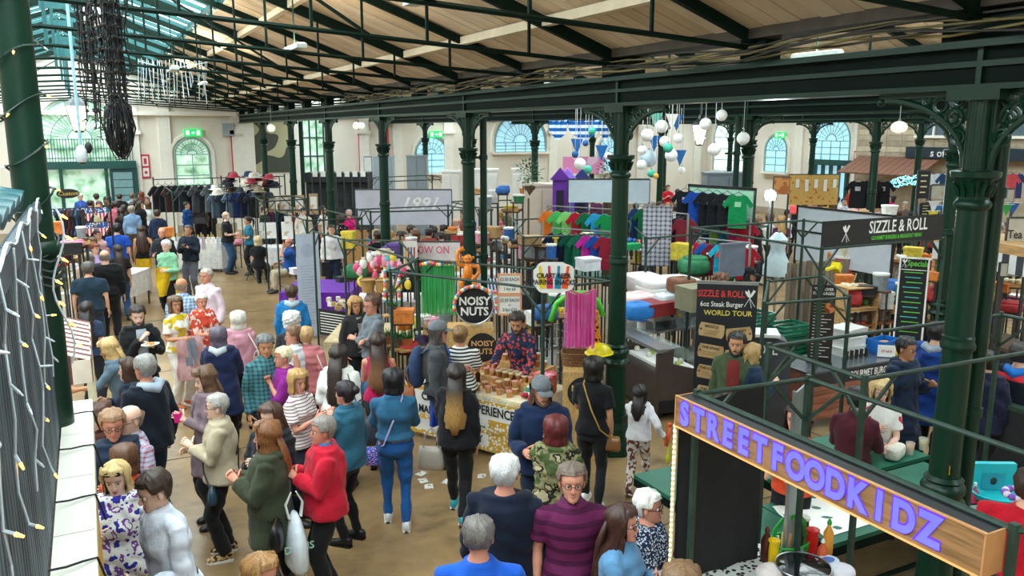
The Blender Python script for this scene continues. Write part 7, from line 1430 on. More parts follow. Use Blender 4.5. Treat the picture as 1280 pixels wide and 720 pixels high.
# balloon and lantern stall
LB=mat('c3dcec',rough=.2,emit=.1)
LPOS=['just right of the central column','left of the lit lantern','touching the lit lantern','right above the lit lantern','against the girder','in the middle of the tall window','upper of two at the right','lower of two at the right','below the lit lantern','close beside the central column','lowest beside the central column','above the left pennant','above the cabins','small one near the clothes','behind the lit lantern','large, beside the central column','among the white ones','near the column foot of the lanterns','above the pale sheet','by the swags','between the swags and cabins','left of the pink sheet','tiny, nearest the red shirt','right of the pink sheet']
for i,(px,py,r_,F_,m,c)in enumerate(((809,169,8,15.5,PLW,'white'),(831,177,7,16,PLW,'white'),(848,173,6.5,16.5,PLW,'white'),(882,155,7.5,16,PLW,'white'),(902,144,7,16.5,PLW,'white'),(893,187,8,15,PLW,'white'),(929,173,8,16.5,PLW,'white'),(934,195,8,17,PLW,'white'),(839,194,8,16,PLW,'white'),(803,188,6,17,PLW,'white'),(802,206,6.5,17,PLW,'white'),(827,158,8,17,PLW,'white'),(725,205,7.5,17,PLW,'white'),(852,213,4.5,18,PLW,'white'),(876,168,8,17.5,LB,'icy blue'),(811,198,11,18,LB,'icy blue'),(835,185,6,15.6,PLT,'teal'),(814,217,5,16,PLT,'teal'),(735,212,5.5,16.6,PLT,'teal'),(740,164,5,18,PLT,'teal'),(732,179,4,18,PLB,'blue'),(719,193,4.3,17.5,PLB,'blue'),(820,220,3.5,15,mat('e8b040'),'orange'),(760,195,5,18,PLW,'white'))):
    globe(px,py,r_,F_,m,'%s paper lantern, %s, %s' %(c,'high up' if py<175 else ('low' if py>200 else 'mid height'),LPOS[i]),top=5.0,name='paper_lantern')
BL=mat('1c68b4',rough=.7);BW=clothp('e8f0f6','stripe','1c68b4',('Z',7,.5))
for j,(x0_,x1_)in enumerate(((686,710),(710,752),(748,766))):
    a,b=at_F(x0_,152,19),at_F(x1_,150,19);t=thing('bunting_swag','blue and white striped fabric swag, '+['left','middle','right'][j]+' one above the purple cabins','bunting',a);d=b-a
    MB().grid(lambda u,v:tuple(d*u+Vector((0,.04*math.sin(u*20),-.36*v*math.sin(PI*u)**.7-.08*v))),18,8).ob('swag',BW,t,2);MB().tube([(0,0,.01),d*.5+Vector((0,0,-.01)),d],.012,5).ob('cord',BL,t)
for j,(px,py,m,lab)in enumerate(((721,182,BL,'blue pennant above the purple cabins'),(752,190,BL,'blue pennant left of the central column'),(818,178,BL,'blue pennant right of the central column'),(850,196,BL,'blue pennant low among the white lanterns'),(846,152,BL,'blue pennant near the girder above the lanterns'),(820,150,PLT,'teal pennant near the girder above the lanterns'),(840,151,PLW,'white pennant beside the teal one above the lanterns'))):
    p=at_F(px,py,17.5);t=thing('pennant',lab,'pennant',p,cambase(p));MB().prism([(-.13,.14),(.13,.14),(0,-.2)],(0,0,0),(1,0,0),(0,0,1),-.008).ob('flag',m,t);MB().tube([(0,0,.14),(0,0,1.0)],.006,4).ob('cord',WHITE,t)
PK=mat('e88cb8',kind='blobs',c2='f0c4dc',arg=(2,.5),rough=.6);a,b=at_F(704,194,19.5),at_F(756,215,19.5);t=thing('pink_poster','pink printed sheet behind the purple cabins','poster',at_F(730,217,19.5),cambase(a));MB().bx(-.5,.48,-.01,.01,0,a.z-b.z).ob('sheet',PK,t);MB().bar((-.48,.02,-1.8),(-.48,.02,.3),.03).bar((.46,.02,-1.8),(.46,.02,.3),.03).ob('stand',STEEL,t)
for j,(px,cc,lab)in enumerate(((700,'6a2ca0','dark purple toy beach cabin with a pointed roof'),(709,'9a6cf0','lilac toy beach cabin with a pointed roof'),(727,'2c3470','navy toy cabin roof behind the pale sheet'))):
    p=at_F(px,246,17.9+.3*j);t=thing('toy_cabin',lab,'cabin',(p.x,p.y,p.z-.35),cambase(p));CMt=mat(cc,rough=.6);MB().bx(-.16,.16,-.12,.12,0,.75).ob('cabin_wall',CMt,t);MB().prism([(-.22,.72),(.22,.72),(0,.98)],(0,-.16,0),(1,0,0),(0,0,1),-.32).ob('roof',mat('b48cf8' if j == 1 else cc,rough=.5),t);MB().bx(-.08,.08,-.13,-.12,0,.5).ob('door',mat('1c1430' if j != 1 else 'c8b0f8'),t);MB().bar((-.1,.1,-2),(-.1,.1,0),.03).bar((.1,.1,-2),(.1,.1,0),.03).ob('stand',DWOOD,t)
for j,(px,py)in enumerate(((662,225),(762,220))):
    p=at_F(px,py,18.6);t=thing('potted_bush',['bushy green plant left of the purple cabins','bushy green plant right of the pink sheet'][j],'plant',(p.x,p.y,p.z-.4));mb=MB();r_=random.Random(j)
    for q in range(150):d=Vector((r_.gauss(0,1),r_.gauss(0,1),r_.gauss(0,1))).normalized()*r_.uniform(.1,.32);mb.tube([d+Vector((0,0,.55)),d*1.25+Vector((0,0,.55))],[(.03,.01),(.004,.002)],4)
    tag(mb.ob('leaves',mat('2c5a3a',rough=.6,var=.4),t),kind='stuff');MB().lathe((0,0,0),[(.12,0),(.17,.28)],12).ob('pot',DWOOD,t);MB().cyl((0,0,-2.1),.14,2.1,8).ob('pedestal',DWOOD,t)
# frames of green market pitches (floor corners by a rail height of 2.2)
def pf_px(c4,z,lab,**k):pitch_frame([aZ(x,y,z)for x,y in c4],z,lab,**k)
for c4,z,lab in (([(345,263),(404,262),(452,273),(383,276)],2.2,'green pitch frame round the print stall, furthest left of the middle frames'),([(446,262),(560,257),(590,262),(463,265)],2.25,'green pitch frame in front of the 1991 banner'),([(430,300),(500,301),(520,326),(392,289)],2.2,'green pitch frame over the purple table and sweet stall'),([(642,275),(700,272),(765,292),(654,297)],2.2,'green pitch frame left of the central column over the stacked chairs'),([(785,276),(845,283),(910,290),(808,298)],2.2,'green pitch frame over the white duvet stacks'),([(960,283),(900,287),(872,284),(935,279)],2.2,'green pitch frame in front of the hanging t-shirts'),([(560,252),(650,250),(690,257),(600,260)],2.2,'green pitch frame before the pale cabinets'),([(205,233),(262,231),(290,236),(215,240)],2.25,'green pitch frame of the coat stall'),([(465,222),(540,219),(558,224),(480,227)],2.4,'green pitch frame in front of the grey cabinets'),([(320,247),(365,245),(383,249),(330,252)],2.3,'green pitch frame behind the hanging prints'),([(960,352),(1028,345),(1062,372),(955,380)],2.1,'green pitch frame beside the green produce crates')):pf_px(c4,z,lab)
# print stall: white prints on hanging boards and on the table
for j,(px,py,w_,h_,cc)in enumerate(((340,255,9,20,'a8946c'),(356,255,13,22,'c8b48c'),(374,255,13,22,'c0a47c'),(392,255,11,26,'b89c74'),(328,262,9,26,'a08c68'),(338,288,16,20,'f0eeea'),(360,288,16,22,'f2f0ee'),(380,290,12,20,'eeeae6'),(325,288,8,20,'ece8e4'),(360,276,9,12,'e0d8d4'),(378,275,8,12,'e4d4cc'))):
    F_=26 if py<270 else 23.5;p=at_F(px,py,F_);w=w_*F_/1049;h=h_*F_/1030;t=thing('art_print',['hessian board with a white print','mounted white botanical print'][cc>'d0']+', '+['furthest left of the upper row','second in the upper row','third in the upper row','right end of the upper row','lower left beside the hats','second in the lower row','third in the lower row','right end of the lower row','left end of the lower row','small one between the rows, left','small one between the rows, right'][j],'print',p,cambase(p));MB().bx(-w/2,w/2,-.01,.01,-h/2,h/2).ob('board',mat(cc,rough=.8),t);MB().bx(-w*.36,w*.36,-.016,-.01,-h*.3,h*.36).ob('print_sheet',mat('f0eeea',kind='blobs',c2='d8b89c',arg=(5,.6),rough=.6),t);MB().bar((0,.02,-h/2),(0,.02,-p.z),.025).ob('stand',DSTEEL,t)
# coat stall and hats
for i in range(9):
    p=at_F(198+i*8.2,232,28);c_=['2a1f26','1c1e22','4a2a2c','24282c','3a4048','1f2024','5a5c64','2c2c30','6a7078'][i];shirt(p,cambase(p)+.5,c_,['dark plum','black','maroon','charcoal','slate','jet black','grey','off-black','pale grey'][i]+' coat on the upper rail of the coat stall',None,1.35,None,.1)
for i in range(7):p=at_F(272+i*9,240,27.5);shirt(p,cambase(p)+.4,['5a6c80','2c3848','6c8298','2a3c78','24304c','3a3c44','1e2430'][i],['denim blue','dark slate','pale denim','royal blue','navy','grey','midnight'][i]+' jacket hanging under the hats',None,1.3,None,.1)
t=thing('clothes_rail','black rail of coats at the coat stall','rail',(at_F(192,232,28).x,at_F(192,232,28).y,0),.03)
for x in (0,2.2,4.4):MB().bar((x,0,0),(x,0,2.5),.04).ob('post',BLACK,t)
MB().bar((0,0,2.42),(4.4,0,2.42),.03).bar((0,0,1.7),(4.4,0,1.7),.03).ob('rail',BLACK,t)
r_=random.Random(3);HC_=['1c1d22','c9c2b4','3a3f4c','8a2430','2c3a5c','e4e0d8','6c5a48','9a8c74','4c5058','b03c4c','20242c','d8cfc0']
for i in range(34):
    px=268+r_.uniform(0,78);py=219+abs(px-300)*.05+r_.uniform(0,26);p=at_F(px,py,25.5+r_.uniform(-.5,.5));c_=HC_[i%12];t=thing('hat','small brimmed hat on the crowded hat stand','hat',p,r_.uniform(0,6),'hats on the hat stand');t.scale=(1.25,)*3;key='hat'+c_
    if key not in SM:SM[key]=(MB().lathe((0,0,0),[(.11,0),(.11,.05),(.08,.11),(.0,.12)],12).mesh('crown',cloth(c_),1),MB().lathe((0,0,0),[(.1,.0),(.17,-.01),(.17,0),(.1,.012)],14,1,1.15).mesh('brim',cloth(c_),1))
    for nm_,me in zip(('crown','brim'),SM[key]):o=bpy.data.objects.new(nm_,me);COL.objects.link(o);o.parent=t
a=at_F(266,232,25.6);t=thing('hat_stand','black grid stand carrying the hats','stand',(a.x,a.y,0),cambase(a))
for i in range(6):MB().bar((i*.4,.1,0),(i*.4,.1,2.6),.03).ob('post',BLACK,t)
for z_ in (1.4,1.9,2.3,2.6):MB().bar((0,.1,z_),(2,.1,z_),.02).ob('rail',BLACK,t)
def ptable(px0,px1,py,z,F_,d,lab,m,cm=None,drop=.6,**k):
    a,b=(at_F(px0,py,F_),at_F(px1,py,F_))if z is None else (aZ(px0,py,z),aZ(px1,py,z));z=a.z if z is None else z;return table(lab,(a.x,a.y),(b-a).to_2d().length,d,z,math.atan2(b.y-a.y,b.x-a.x),m,cm,drop,**k)
ptable(214,276,304,.85,22.5,.9,'long white clothed table in front of the coat stall',WHITE,cloth('d6d6d4'),.75);ptable(322,388,310,.8,21.5,.7,'white table of the print stall',WHITE,cloth('e0dede'),.5)
for i in range(10):p=at_F(216+i*6.2,286,22.3);t=thing('folded_scarf','pale patterned scarf hanging in a row along the white clothed table','scarf',(p.x,p.y,.86),cambase(p),'scarves on the white table');MB().bx(-.05,.05,-.02,.02,0,.34).ob('scarf',mat(['f0eeea','c8ccd8','b8a8b0','e8e4dc'][i%4],rough=.8),t);MB().cyl((0,0,.34),.02,.06,6).ob('peg',mat('c8b040'),t)
# folding chairs
def chair(p,rz,lab,m=BLACK):
    t=thing('folding_chair',lab,'chair',p,rz);MB().bx(-.21,.21,-.2,.2,.43,.46).ob('seat',m,t);MB().bx(-.21,.21,-.23,-.2,.62,.86).ob('backrest',m,t)
    for s_ in (-1,1):MB().bar((s_*.2,.2,0),(s_*.2,-.22,.86),.02).ob('leg',DSTEEL,t);MB().bar((s_*.2,-.22,0),(s_*.2,.18,.44),.02).ob('leg',DSTEEL,t)
for px,py,lab in ((322,350,'folding chair under the blonde woman in black'),(362,345,'black folding chair under the man in the blue polo')):p=aZ(px,py,0);chair((p.x,p.y,0),.6,lab)
# USA bunting, trinkets and oval sign at far left
a=at_F(62,262,18);t=thing('flag_bunting','row of stars and stripes flags on the stall left of the aisle','bunting',a,cambase(a))
for r_i in range(2):
    for i in range(4):x=.05+i*.28;MB().bx(x,x+.24,0,.012,-.12-.34*r_i,-.34*r_i).ob('flag_stars',mat('2c4c8c',kind='voro',c2='e8e8f0',arg=26),t);MB().prism([(x,-.12-.34*r_i),(x+.24,-.12-.34*r_i),(x+.12,-.3-.34*r_i)],(0,.012,0),(1,0,0),(0,0,1),.012).ob('flag_stripes',clothp('e8dcd8','stripe','c0384a',('X',14,.5)),t)
for z_ in (0,-.34):MB().bar((0,.03,z_),(1.2,.03,z_),.03).ob('rail',BLACK,t)
for x in (0,1.2):MB().bar((x,.05,-a.z),(x,.05,.4),.04).ob('post',BLACK,t)
p=at_F(85,242,17.5);t=thing('oval_sign','black oval sign with gold script on the stall left of the aisle','sign',p,cambase(p));MB().tube([(0,.02,0),(0,0,0)],[(.22,.1)]*2,20).ob('sign_board',BT,t);lt(t,'Custom',0,0,.12,mat('c9a83c'),1,.005,.01,shear=.3)
for i in range(14):p=at_F(72+(i%7)*5,262 if i<7 else 285,17.2);shirt((p.x,p.y,p.z),cambase(p)+1.2,['1c1e26','2a3450','1a1a1e','5a1c24','23242a','2c4a6c','111318'][i%7],'dark garment hanging on the flag stall left of the aisle','dark garments on the flag stall',.6)
ptable(72,100,368,.85,14.2,3.2,'long white trinket table left of the aisle',WHITE,cloth('e4e0da'),.5);r_=random.Random(8)
for i in range(40):p=at_F(77+r_.uniform(0,24),312+r_.uniform(0,34),15);q=aZ(78+r_.uniform(0,22),318+r_.uniform(0,30),.86);t=thing('trinket','small pale trinket on the long white table','trinket',q,r_.uniform(0,3),'trinkets on the long white table');MB().lathe((0,0,0),[(.04,0),(.05,.03),(.02,.08),(.03,.1)],8).ob('trinket_body',mat(['e8e4dc','b8b0a4','c8c4c8','8a8078'][i%4],rough=.4),t,1)
# purple table and tall menu banner
PU=cloth('6c2ca4');ptable(350,438,366,.8,14.6,1.5,'large table under a bright purple cloth behind the tall pale menu banner',PU,PU,.75)
p=aZ(402,421,0);p=Vector((p.x-.2,p.y,0));t=thing('menu_roll_up','tall pale blue-white roll-up menu banner in the middle of the aisle','banner',p,cambase(p)+.25);MB().bx(-.22,.22,-.006,.006,.05,2.08).ob('banner_sheet',mat('b9c4d6',rough=.5,var=.05),t);MB().bx(-.24,.24,-.06,.06,0,.05).ob('banner_base',STEEL,t);MB().tube([(0,-.012,1.75),(0,-.008,1.75)],.14,20).ob('round_emblem',mat('a9b4c8'),t)
for q in range(22):MB().bx(-.15,.15-.05*(q%4),-.01,-.0065,1.45-.055*q,1.458-.055*q).ob('text_line',mat('8a94a8'),t)
for (px,py,lab,w,d,h,cc)in ((372,342,'white box on the purple table',.3,.22,.12,'e8e4ec'),(385,352,'second white box on the purple table',.26,.2,.06,'dcd8e4'),(407,345,'small black framed picture on a wooden crate at the purple table',.2,.08,.3,'2a2c30'),(430,352,'open laptop-like dark box at the right of the purple table',.3,.2,.1,'33343c')):p=aZ(px,py,.806);carton((p.x,p.y,.806),w,d,h,mat(cc),lab,.2)
# cork boards
for j,px in enumerate((440,452)):p=at_F(px,307,18);t=thing('cork_board',['left','right'][j]+' tall cork board standing behind the sweet stall','board',(p.x,p.y,0),cambase(p));MB().bx(-.12,.12,-.02,.02,.5,1.9).ob('board',mat('b98a4c',rough=.8,var=.15,scale=30),t);MB().bar((0,.03,0),(0,.03,1.8),.03).ob('stand',DSTEEL,t)
# deli table, pots, plants
dt=ptable(405,518,428,.8,12.6,1.3,'pine deli stall table with jars, plants and a striped black sign',PINE,cloth('c8b48c'),.4)
p=aZ(417,398,.6);t=thing('text_board','black board of white text lines leaning on the deli table end','sign',(p.x,p.y,.25),cambase(p)-.75);MB().bx(-.36,.36,-.01,.01,0,.5).ob('board',BT,t)
for q in range(8):MB().bx(-.32,.3,-.014,-.011,.06+.052*q,.075+.052*q).ob('text_line',WT,t)
r_=random.Random(2)
for i in range(26):px=410+r_.uniform(0,40);p=aZ(px,370+(px-410)*.3+r_.uniform(0,14),.806);t=thing('bakery_bag','small brown and white packet on the deli table','packet',(p.x,p.y,.806),r_.uniform(0,3),'packets on the deli table');MB().box((0,0,.04),(.1,.07,.08)).ob('packet_body',mat(['c8a878','e4dccc','a98a5c'][i%3],rough=.8),t)
for i,(px,py,cc,lab)in enumerate(((500,408,'d8782c','honey jar furthest left on the deli shelf'),(505,409,'c8641c','second honey jar on the deli shelf'),(510,408,'d8822c','honey jar right of the other two'),(521,406,'c8d24c','tall yellow-green bottle by the white tubs'))):bottle(None,0,lab,plast(cc,.2),WHITE,.045,.22,nz=at_F(px,py+4,12.2),name='honey_jar',neck=.8)
for i,(px,py,s_,lab)in enumerate(((490,383,.8,'leafy green plant in a grey pot on a tall stand'),(509,425,1,'green plant in a terracotta pot on the deli table'),(498,424,.9,'green herb plant beside the terracotta pot'),(485,420,.8,'flowering plant with small purple blooms beside the herbs'))):
    p=at_F(px,py+10,11.6);t=thing('potted_plant',lab,'plant',p);t.scale=(s_,)*3;mb=MB();r_=random.Random(i)
    for q in range(90):d=Vector((r_.gauss(0,1),r_.gauss(0,1),abs(r_.gauss(0,.9)))).normalized()*r_.uniform(.08,.17);mb.tube([d*.5+Vector((0,0,.14)),d+Vector((0,0,.16))],[(.012,.004),(.002,.002)],4)
    tag(mb.ob('leaves',mat('3c8a3c',rough=.6,var=.4),t),kind='stuff');MB().lathe((0,0,0),[(.06,0),(.085,.13),(.09,.13),(.09,.155),(.0,.15)],12).ob('pot',mat(['5a5c60','c06a3c','6a5a48','b86a44'][i],rough=.8),t,1)
    MB().bx(-.15,.15,-.12,.12,-.03,0).ob('shelf_board',PINE,t);MB().bar((0,0,-p.z/s_),(0,0,-.03),.03).ob('stand',DWOOD,t)
for q in range(3):p=at_F(529+7*(q%2),400+q*3,12.4);carton((p.x,p.y,p.z-.1),.2,.2,.16,WHITE,['left','right','front'][q]+' white lidded tub right of the honey jars',0,'tub','tub')
ptable(520,548,412,None,12.5,.6,'small shelf table under the white lidded tubs',PINE)
# sweet stall
ptable(440,520,378,.95,13.6,.9,'sweet stall table right of the purple table',WHITE,cloth('e6d8d8'),.6);r_=random.Random(6)
for i in range(30):px=445+r_.uniform(0,66);p=at_F(px,352+r_.uniform(-30,8),13.4);t=thing('sweet_bag','small bright bag of sweets on the crowded sweet stall','sweets',p,r_.uniform(0,3),'bags of sweets');MB().sph((0,0,0),.07,8,6,1,.7,1.2).ob('bag_body',mat(['f0b8c8','e8e4e0','f0d040','e04c7c','60b8d0','f0a8c0'][i%6],rough=.5),t,2);MB().lathe((0,0,.07),[(.012,0),(.035,.04)],6).ob('bag_tie',mat('e8e4e0'),t)
for q,px in enumerate((460,478)):p=at_F(px,365,13);t=thing('wicker_basket',['left','right'][q]+' tall wicker basket of cones on the sweet stall','basket',p);MB().lathe((0,0,0),[(.09,0),(.13,.2)],14).ob('basket_body',mat('b08850',rough=.8,var=.4,scale=60),t,1);MB().tube([(.13*math.cos(a),.13*math.sin(a),.2)for a in np.linspace(0,2*PI,15)[:-1]],.014,5,closed=True).ob('rim',mat('8a6438'),t)
for j,xs_ in enumerate((481,499)):lei([at_F(xs_,y,12.6)for y in (333,348,362,376)],['left','right'][j]+' hanging flower garland at the sweet stall',22)
p=at_F(513,319,14.2);t=thing('bottle_print_sign','small white hanging sheet printed with coloured stripes above the sweet stall','sign',p,cambase(p));MB().bx(-.12,.12,-.005,.005,-.25,.25).ob('sheet',WHITE,t)
for q,cc in enumerate(('e8c81c','d02a2a','2474b8','d84a24')):MB().bx(-.095+.05*q,-.07+.05*q,-.009,-.005,-.2,.14).ob('stripe_print',plast(cc),t)
# duvet stacks, bags, crates
for (px,py,F_,w,d,h,cc,lab)in ((835,352,13.6,1.0,.7,.14,'e6e4e2','topmost white duvet of the big stack'),(836,360,13.6,1.05,.75,.16,'dedcda','second white duvet of the big stack'),(838,368,13.6,1.0,.75,.14,'e8e6e4','lowest white duvet of the big stack'),(803,352,14.2,.6,.6,.3,'e8dce0','clear bag of pink bedding left of the duvets'),(800,372,13.2,.8,.5,.16,'e8c8c8','pink checked blanket pile by the central column'),(852,356,12.9,.4,.4,.25,'7a4a2c','pile of brown fabric on the duvets'),(818,385,12.6,.55,.4,.2,'8a2424','red box full of cans behind the griddle'),(795,388,12.4,.5,.4,.25,'1c78c8','bright blue plastic sack by the central column'),(832,375,12.8,.35,.3,.22,'dce4ec','white plastic sack behind the griddle'),(870,372,12.4,.5,.4,.35,'8a8468','olive box beside the world tour board'),(735,330,13.8,.32,.3,.2,'d8dce0','translucent storage tub left of the central column'),(786,308,15,.3,.3,.1,'12a060','bright green box right of the central column'),(915,325,13.5,.5,.05,.55,'6c7484','grey upright board behind the cooks'),(1215,395,14,1.2,.5,.2,'3c3834','dark produce box behind the thickest column')):
    p=at_F(px,py,F_);soft=cc in ('e6e4e2','dedcda','e8e6e4','e8dce0','e8c8c8','7a4a2c','1c78c8','dce4ec','e4dcd8');t=thing('stored_bundle' if soft else 'storage_box',lab,'bundle' if soft else 'box',(p.x,p.y,p.z-h/2),.1*math.sin(px))
    if soft:MB().rbox((0,0,h/2),(w,d,h),.4).ob('bundle_body',mat(cc,rough=.6,bump=.8,bscale=9,var=.12),t,2);MB().tube([(-w*.42,0,h*.9),(0,0,h*1.03),(w*.42,0,h*.9)],.012,5).ob('seam',mat(cc),t)
    else:MB().bx(-w/2,w/2,-d/2,d/2,0,h).ob('box_body',mat(cc,var=.15),t);MB().bx(-w/2-.01,w/2+.01,-d/2-.01,d/2+.01,h-.03,h+.01).ob('rim',mat(cc),t)
ptable(785,880,398,.85,13.3,1.2,'low green table under the duvets and sacks',TG);ptable(690,770,346,.8,13.8,.9,'green table behind the craft beer sign',TG);ptable(560,655,344,.8,13.8,.9,'cards stall table with red edging',WHITE,cloth('d8d2cc'),.5);ptable(640,690,322,.8,15.5,.6,'white table in front of the black-topped woman',WHITE,WHT,.3)
p=at_F(624,303,14.4);t=thing('deck_chair','blue and white striped deck chair on the cards stall','deck chair',(p.x,p.y,.82),cambase(p)+.3);MB().add([(-.18,-.15,.05),(.18,-.15,.05),(.18,.2,.62),(-.18,.2,.62)],[(0,1,2,3)]).ob('canvas',clothp('dfe4ee','stripe','3a4c78',('X',16,.5)),t)
for s_ in (-1,1):MB().bar((s_*.2,-.17,0),(s_*.2,.22,.66),.025).bar((s_*.2,.22,0),(s_*.2,-.1,.4),.025).ob('side_frame',PINE,t)
r_=random.Random(12)
for i in range(26):p=aZ(562+r_.uniform(0,92),328+r_.uniform(-6,10),.83);t=thing('card_box','small coloured card box on the cards stall','box',(p.x,p.y,.812),r_.uniform(0,3),'card boxes on the cards stall');MB().box((0,0,.05),(.14,.1,.1)).ob('box_body',mat(['e8d8c8','c84c5c','4c8ab0','f0ece4','d8a04c'][i%5],rough=.7),t)
chs=at_F(735,345,12.7)
for q in range(3):chair((chs.x+.05*q,chs.y+.3*q,.0),2.6+.1*q,['nearest','middle','furthest'][q]+' black chair behind the craft beer sign')
# right-hand back stalls
GOLD=mat('e0b468',rough=.3,metal=.3,var=.5,scale=40,kind='blobs',c2='c8783c',arg=(9,.62));t,L_,a,b=sheet(987,1049,218,256,25,GOLD,'glittering gold patterned curtain behind the white screen','gold_curtain','curtain')
for q in range(5):MB().bx(.2+q*.28,.3+q*.28,-.03,-.012,a-.4-.1*(q%2),a-.15).ob('price_tag',WHITE,t)
t,L_,a,b=sheet(968,987,221,243,22,mat('c88a50',rough=.6,kind='blobs',c2='a8602c',arg=(5,.5)),'orange-brown painted board right of the bluish column','painted_board','sign')
SPT=mat('e8fbff',rough=.2,emit=9);p=at_F(963,244,19);t=thing('flood_lamp','dazzling white flood lamp right of the bluish column','lamp',p,cambase(p));MB().sph((0,-.03,0),.13,12,8,1,.5,1).ob('lamp_face',SPT,t,2);MB().lathe((0,.05,-.12),[(.14,0),(.15,.2),(.1,.24)],12).ob('housing',STEEL,t,1);MB().bar((0,.1,0),(0,.1,-p.z),.04).ob('stand',DSTEEL,t)
l=bpy.data.lights.new('flood_light','POINT');l.energy=120;l.color=(.85,.97,1);l.shadow_soft_size=.15;lo=bpy.data.objects.new('flood_light',l);COL.objects.link(lo);lo.parent=t;lo.location=(0,-.25,0)
p=at_F(975,268,18);t=thing('dress_form','pale satin gown on a stand below the flood lamp','gown',(p.x,p.y,0));MB().lathe((0,0,0),[(.3,.9),(.3,1.1),(.18,1.35),(.15,1.5),(.2,1.7),(.08,1.84)],16).ob('gown',mat('c8dce4',rough=.5),t,1);MB().cyl((0,0,0),.03,1.9,8).ob('stand',STEEL,t)
a=at_F(1078,226,24);t=thing('blue_fairy_lights','sagging mass of ice-blue fairy lights right of the white screen','fairy lights',at_F(1110,232,24),cambase(a));mb=MB();r_=random.Random(1)
for q in range(260):x=r_.uniform(-.8,.85);mb.sph((x,r_.uniform(-.1,.1),.18*math.sin(x*2.4)+r_.uniform(-.14,.14)),.018,4,3)
tag(mb.ob('bulbs',mat('7fe4ff',emit=3),t),kind='stuff');MB().tube([(-.85,0,-.2),(0,0,0),(.85,0,.2)],.015,5).ob('cable',BLACK,t)
for j,px in enumerate((1073,1089,1104)):p=at_F(px,226,23);shirt(p,cambase(p),'1c1d22',['left','middle','right'][j]+' black t-shirt hanging near the blue fairy lights',None,1.15,'c0c0c4')
for j,(x0_,x1_,y0_,y1_,F_,m,lab,tx,tc)in enumerate(((1149,1163,213,248,17,BT,'tall dark chalkboard with cream script hanging at right','',WT),(1151,1163,254,271,16.5,BT,'small dark chalkboard below the tall one','',WT),(1165,1206,231,249,17,mat('a8a496',rough=.8),'grey stall canopy sign with pale script beside the thickest column','Valerie',mat('c0762c')),(1254,1268,236,252,16,mat('a8a498'),'grey sign edge right of the thickest column','',WT),(1178,1197,253,275,16,BT,'dark chalkboard in a pine frame on the bunting stall','',WT),(1262,1290,272,308,12.5,mat('c4c0b2',rough=.8),'pale grey hanging sign for tea at the right edge','Tea &',BT),(1252,1290,328,345,12,mat('b8b4a4',rough=.8),'grey canopy sign lettered BEA at the right edge','BEA',BT),(1178,1194,326,345,13,WHITE,'white card sign lettered RY behind the thickest column','R Y',mat('6a6a70')))):
    t,L_,a,b=sheet(x0_,x1_,y0_,y1_,F_,m,lab,'stall_sign','sign')
    if tx:lt(t,tx,L_*.5,(a+b)/2-.04,(a-b)*.42,tc,.8,.01,.026)
    elif m is BT:
        for q in range(4):MB().bx(L_*.2,L_*(.8-.1*(q%2)),-.016,-.0115,a-(a-b)*(.2+.2*q),a-(a-b)*(.16+.2*q)).ob('chalk_line',mat('e0d0a0'),t)
a,b=at_F(1168,300,13.5),at_F(1300,318,11.5);L_=(b-a).to_2d().length;t=thing('striped_stall','pine stall with a black and white striped valance behind the thickest column','stall',(a.x,a.y,0),math.atan2(b.y-a.y,b.x-a.x));MB().bx(0,L_,0,1,a.z-.02,a.z+.12).ob('pine_roof',PINE,t);q=0
while q*.13<L_:MB().bx(q*.13,q*.13+.13,-.02,0,a.z-.3,a.z-.02).ob('valance_stripe',(mat('e4e2de'),mat('3a3c44'))[q%2],t);q += 1
for x in (0,L_):MB().bar((x,.05,0),(x,.05,a.z),.06).ob('post',PINE,t)
MB().bx(0,L_,0,.8,.8,.85).ob('counter',DWOOD,t);MB().bx(0,L_,.0,.02,.1,.8).ob('counter_front',mat('2c2a2c'),t)
for j,(px,py,cc,n_)in enumerate(((1167,258,'e8e8e8','white'),(1171,263,'1c7cc0','blue'),(1166,270,'e8d020','yellow'),(1191,271,'e8e020','lemon'),(1258,262,'2ca048','green'),(1267,260,'2c5cb0','royal blue'),(1200,272,'2ca048','small green'))):p=at_F(px,py,15);t=thing('pennant',n_+' triangular pennant of the bunting near the thickest column','pennant',p,cambase(p));MB().prism([(-.09,.09),(.09,.09),(0,-.12)],(0,0,0),(1,0,0),(0,0,1),-.008).ob('flag',mat(cc),t);MB().bar((-.12,0,.09),(.12,0,.1),.01).ob('cord',WHITE,t)
for i in range(8):p=at_F(1168+i*7.5+(50 if i>5 else 0),217,20);shirt(p,cambase(p)+.5,['e4e4ea','c8d8e0','24406c','28405c','e0d8c8','3c5a80','c84c54','2c3c6c'][i],['white','pale blue','navy','dark blue','cream','denim','red','indigo'][i]+' garment on the far rail below the office sign',None,.9)
# black partition behind the far right customers, black crates by the nut stall
a,b=at_F(1235,415,8.6),at_F(1330,440,7.9);t=thing('black_partition','black boarded stall side at the right edge behind the customers','partition',(a.x,a.y,0),math.atan2(b.y-a.y,b.x-a.x));MB().bx(0,2,0,.04,.05,1.15).ob('panel',mat('1e1e22',rough=.7),t);MB().bx(0,2,-.02,.1,1.15,1.2).ob('top_rail',FRAME,t)
for k in range(3):MB().bar((.02+k*.96,.02,0),(.02+k*.96,.02,1.15),.05).ob('post',DSTEEL,t)
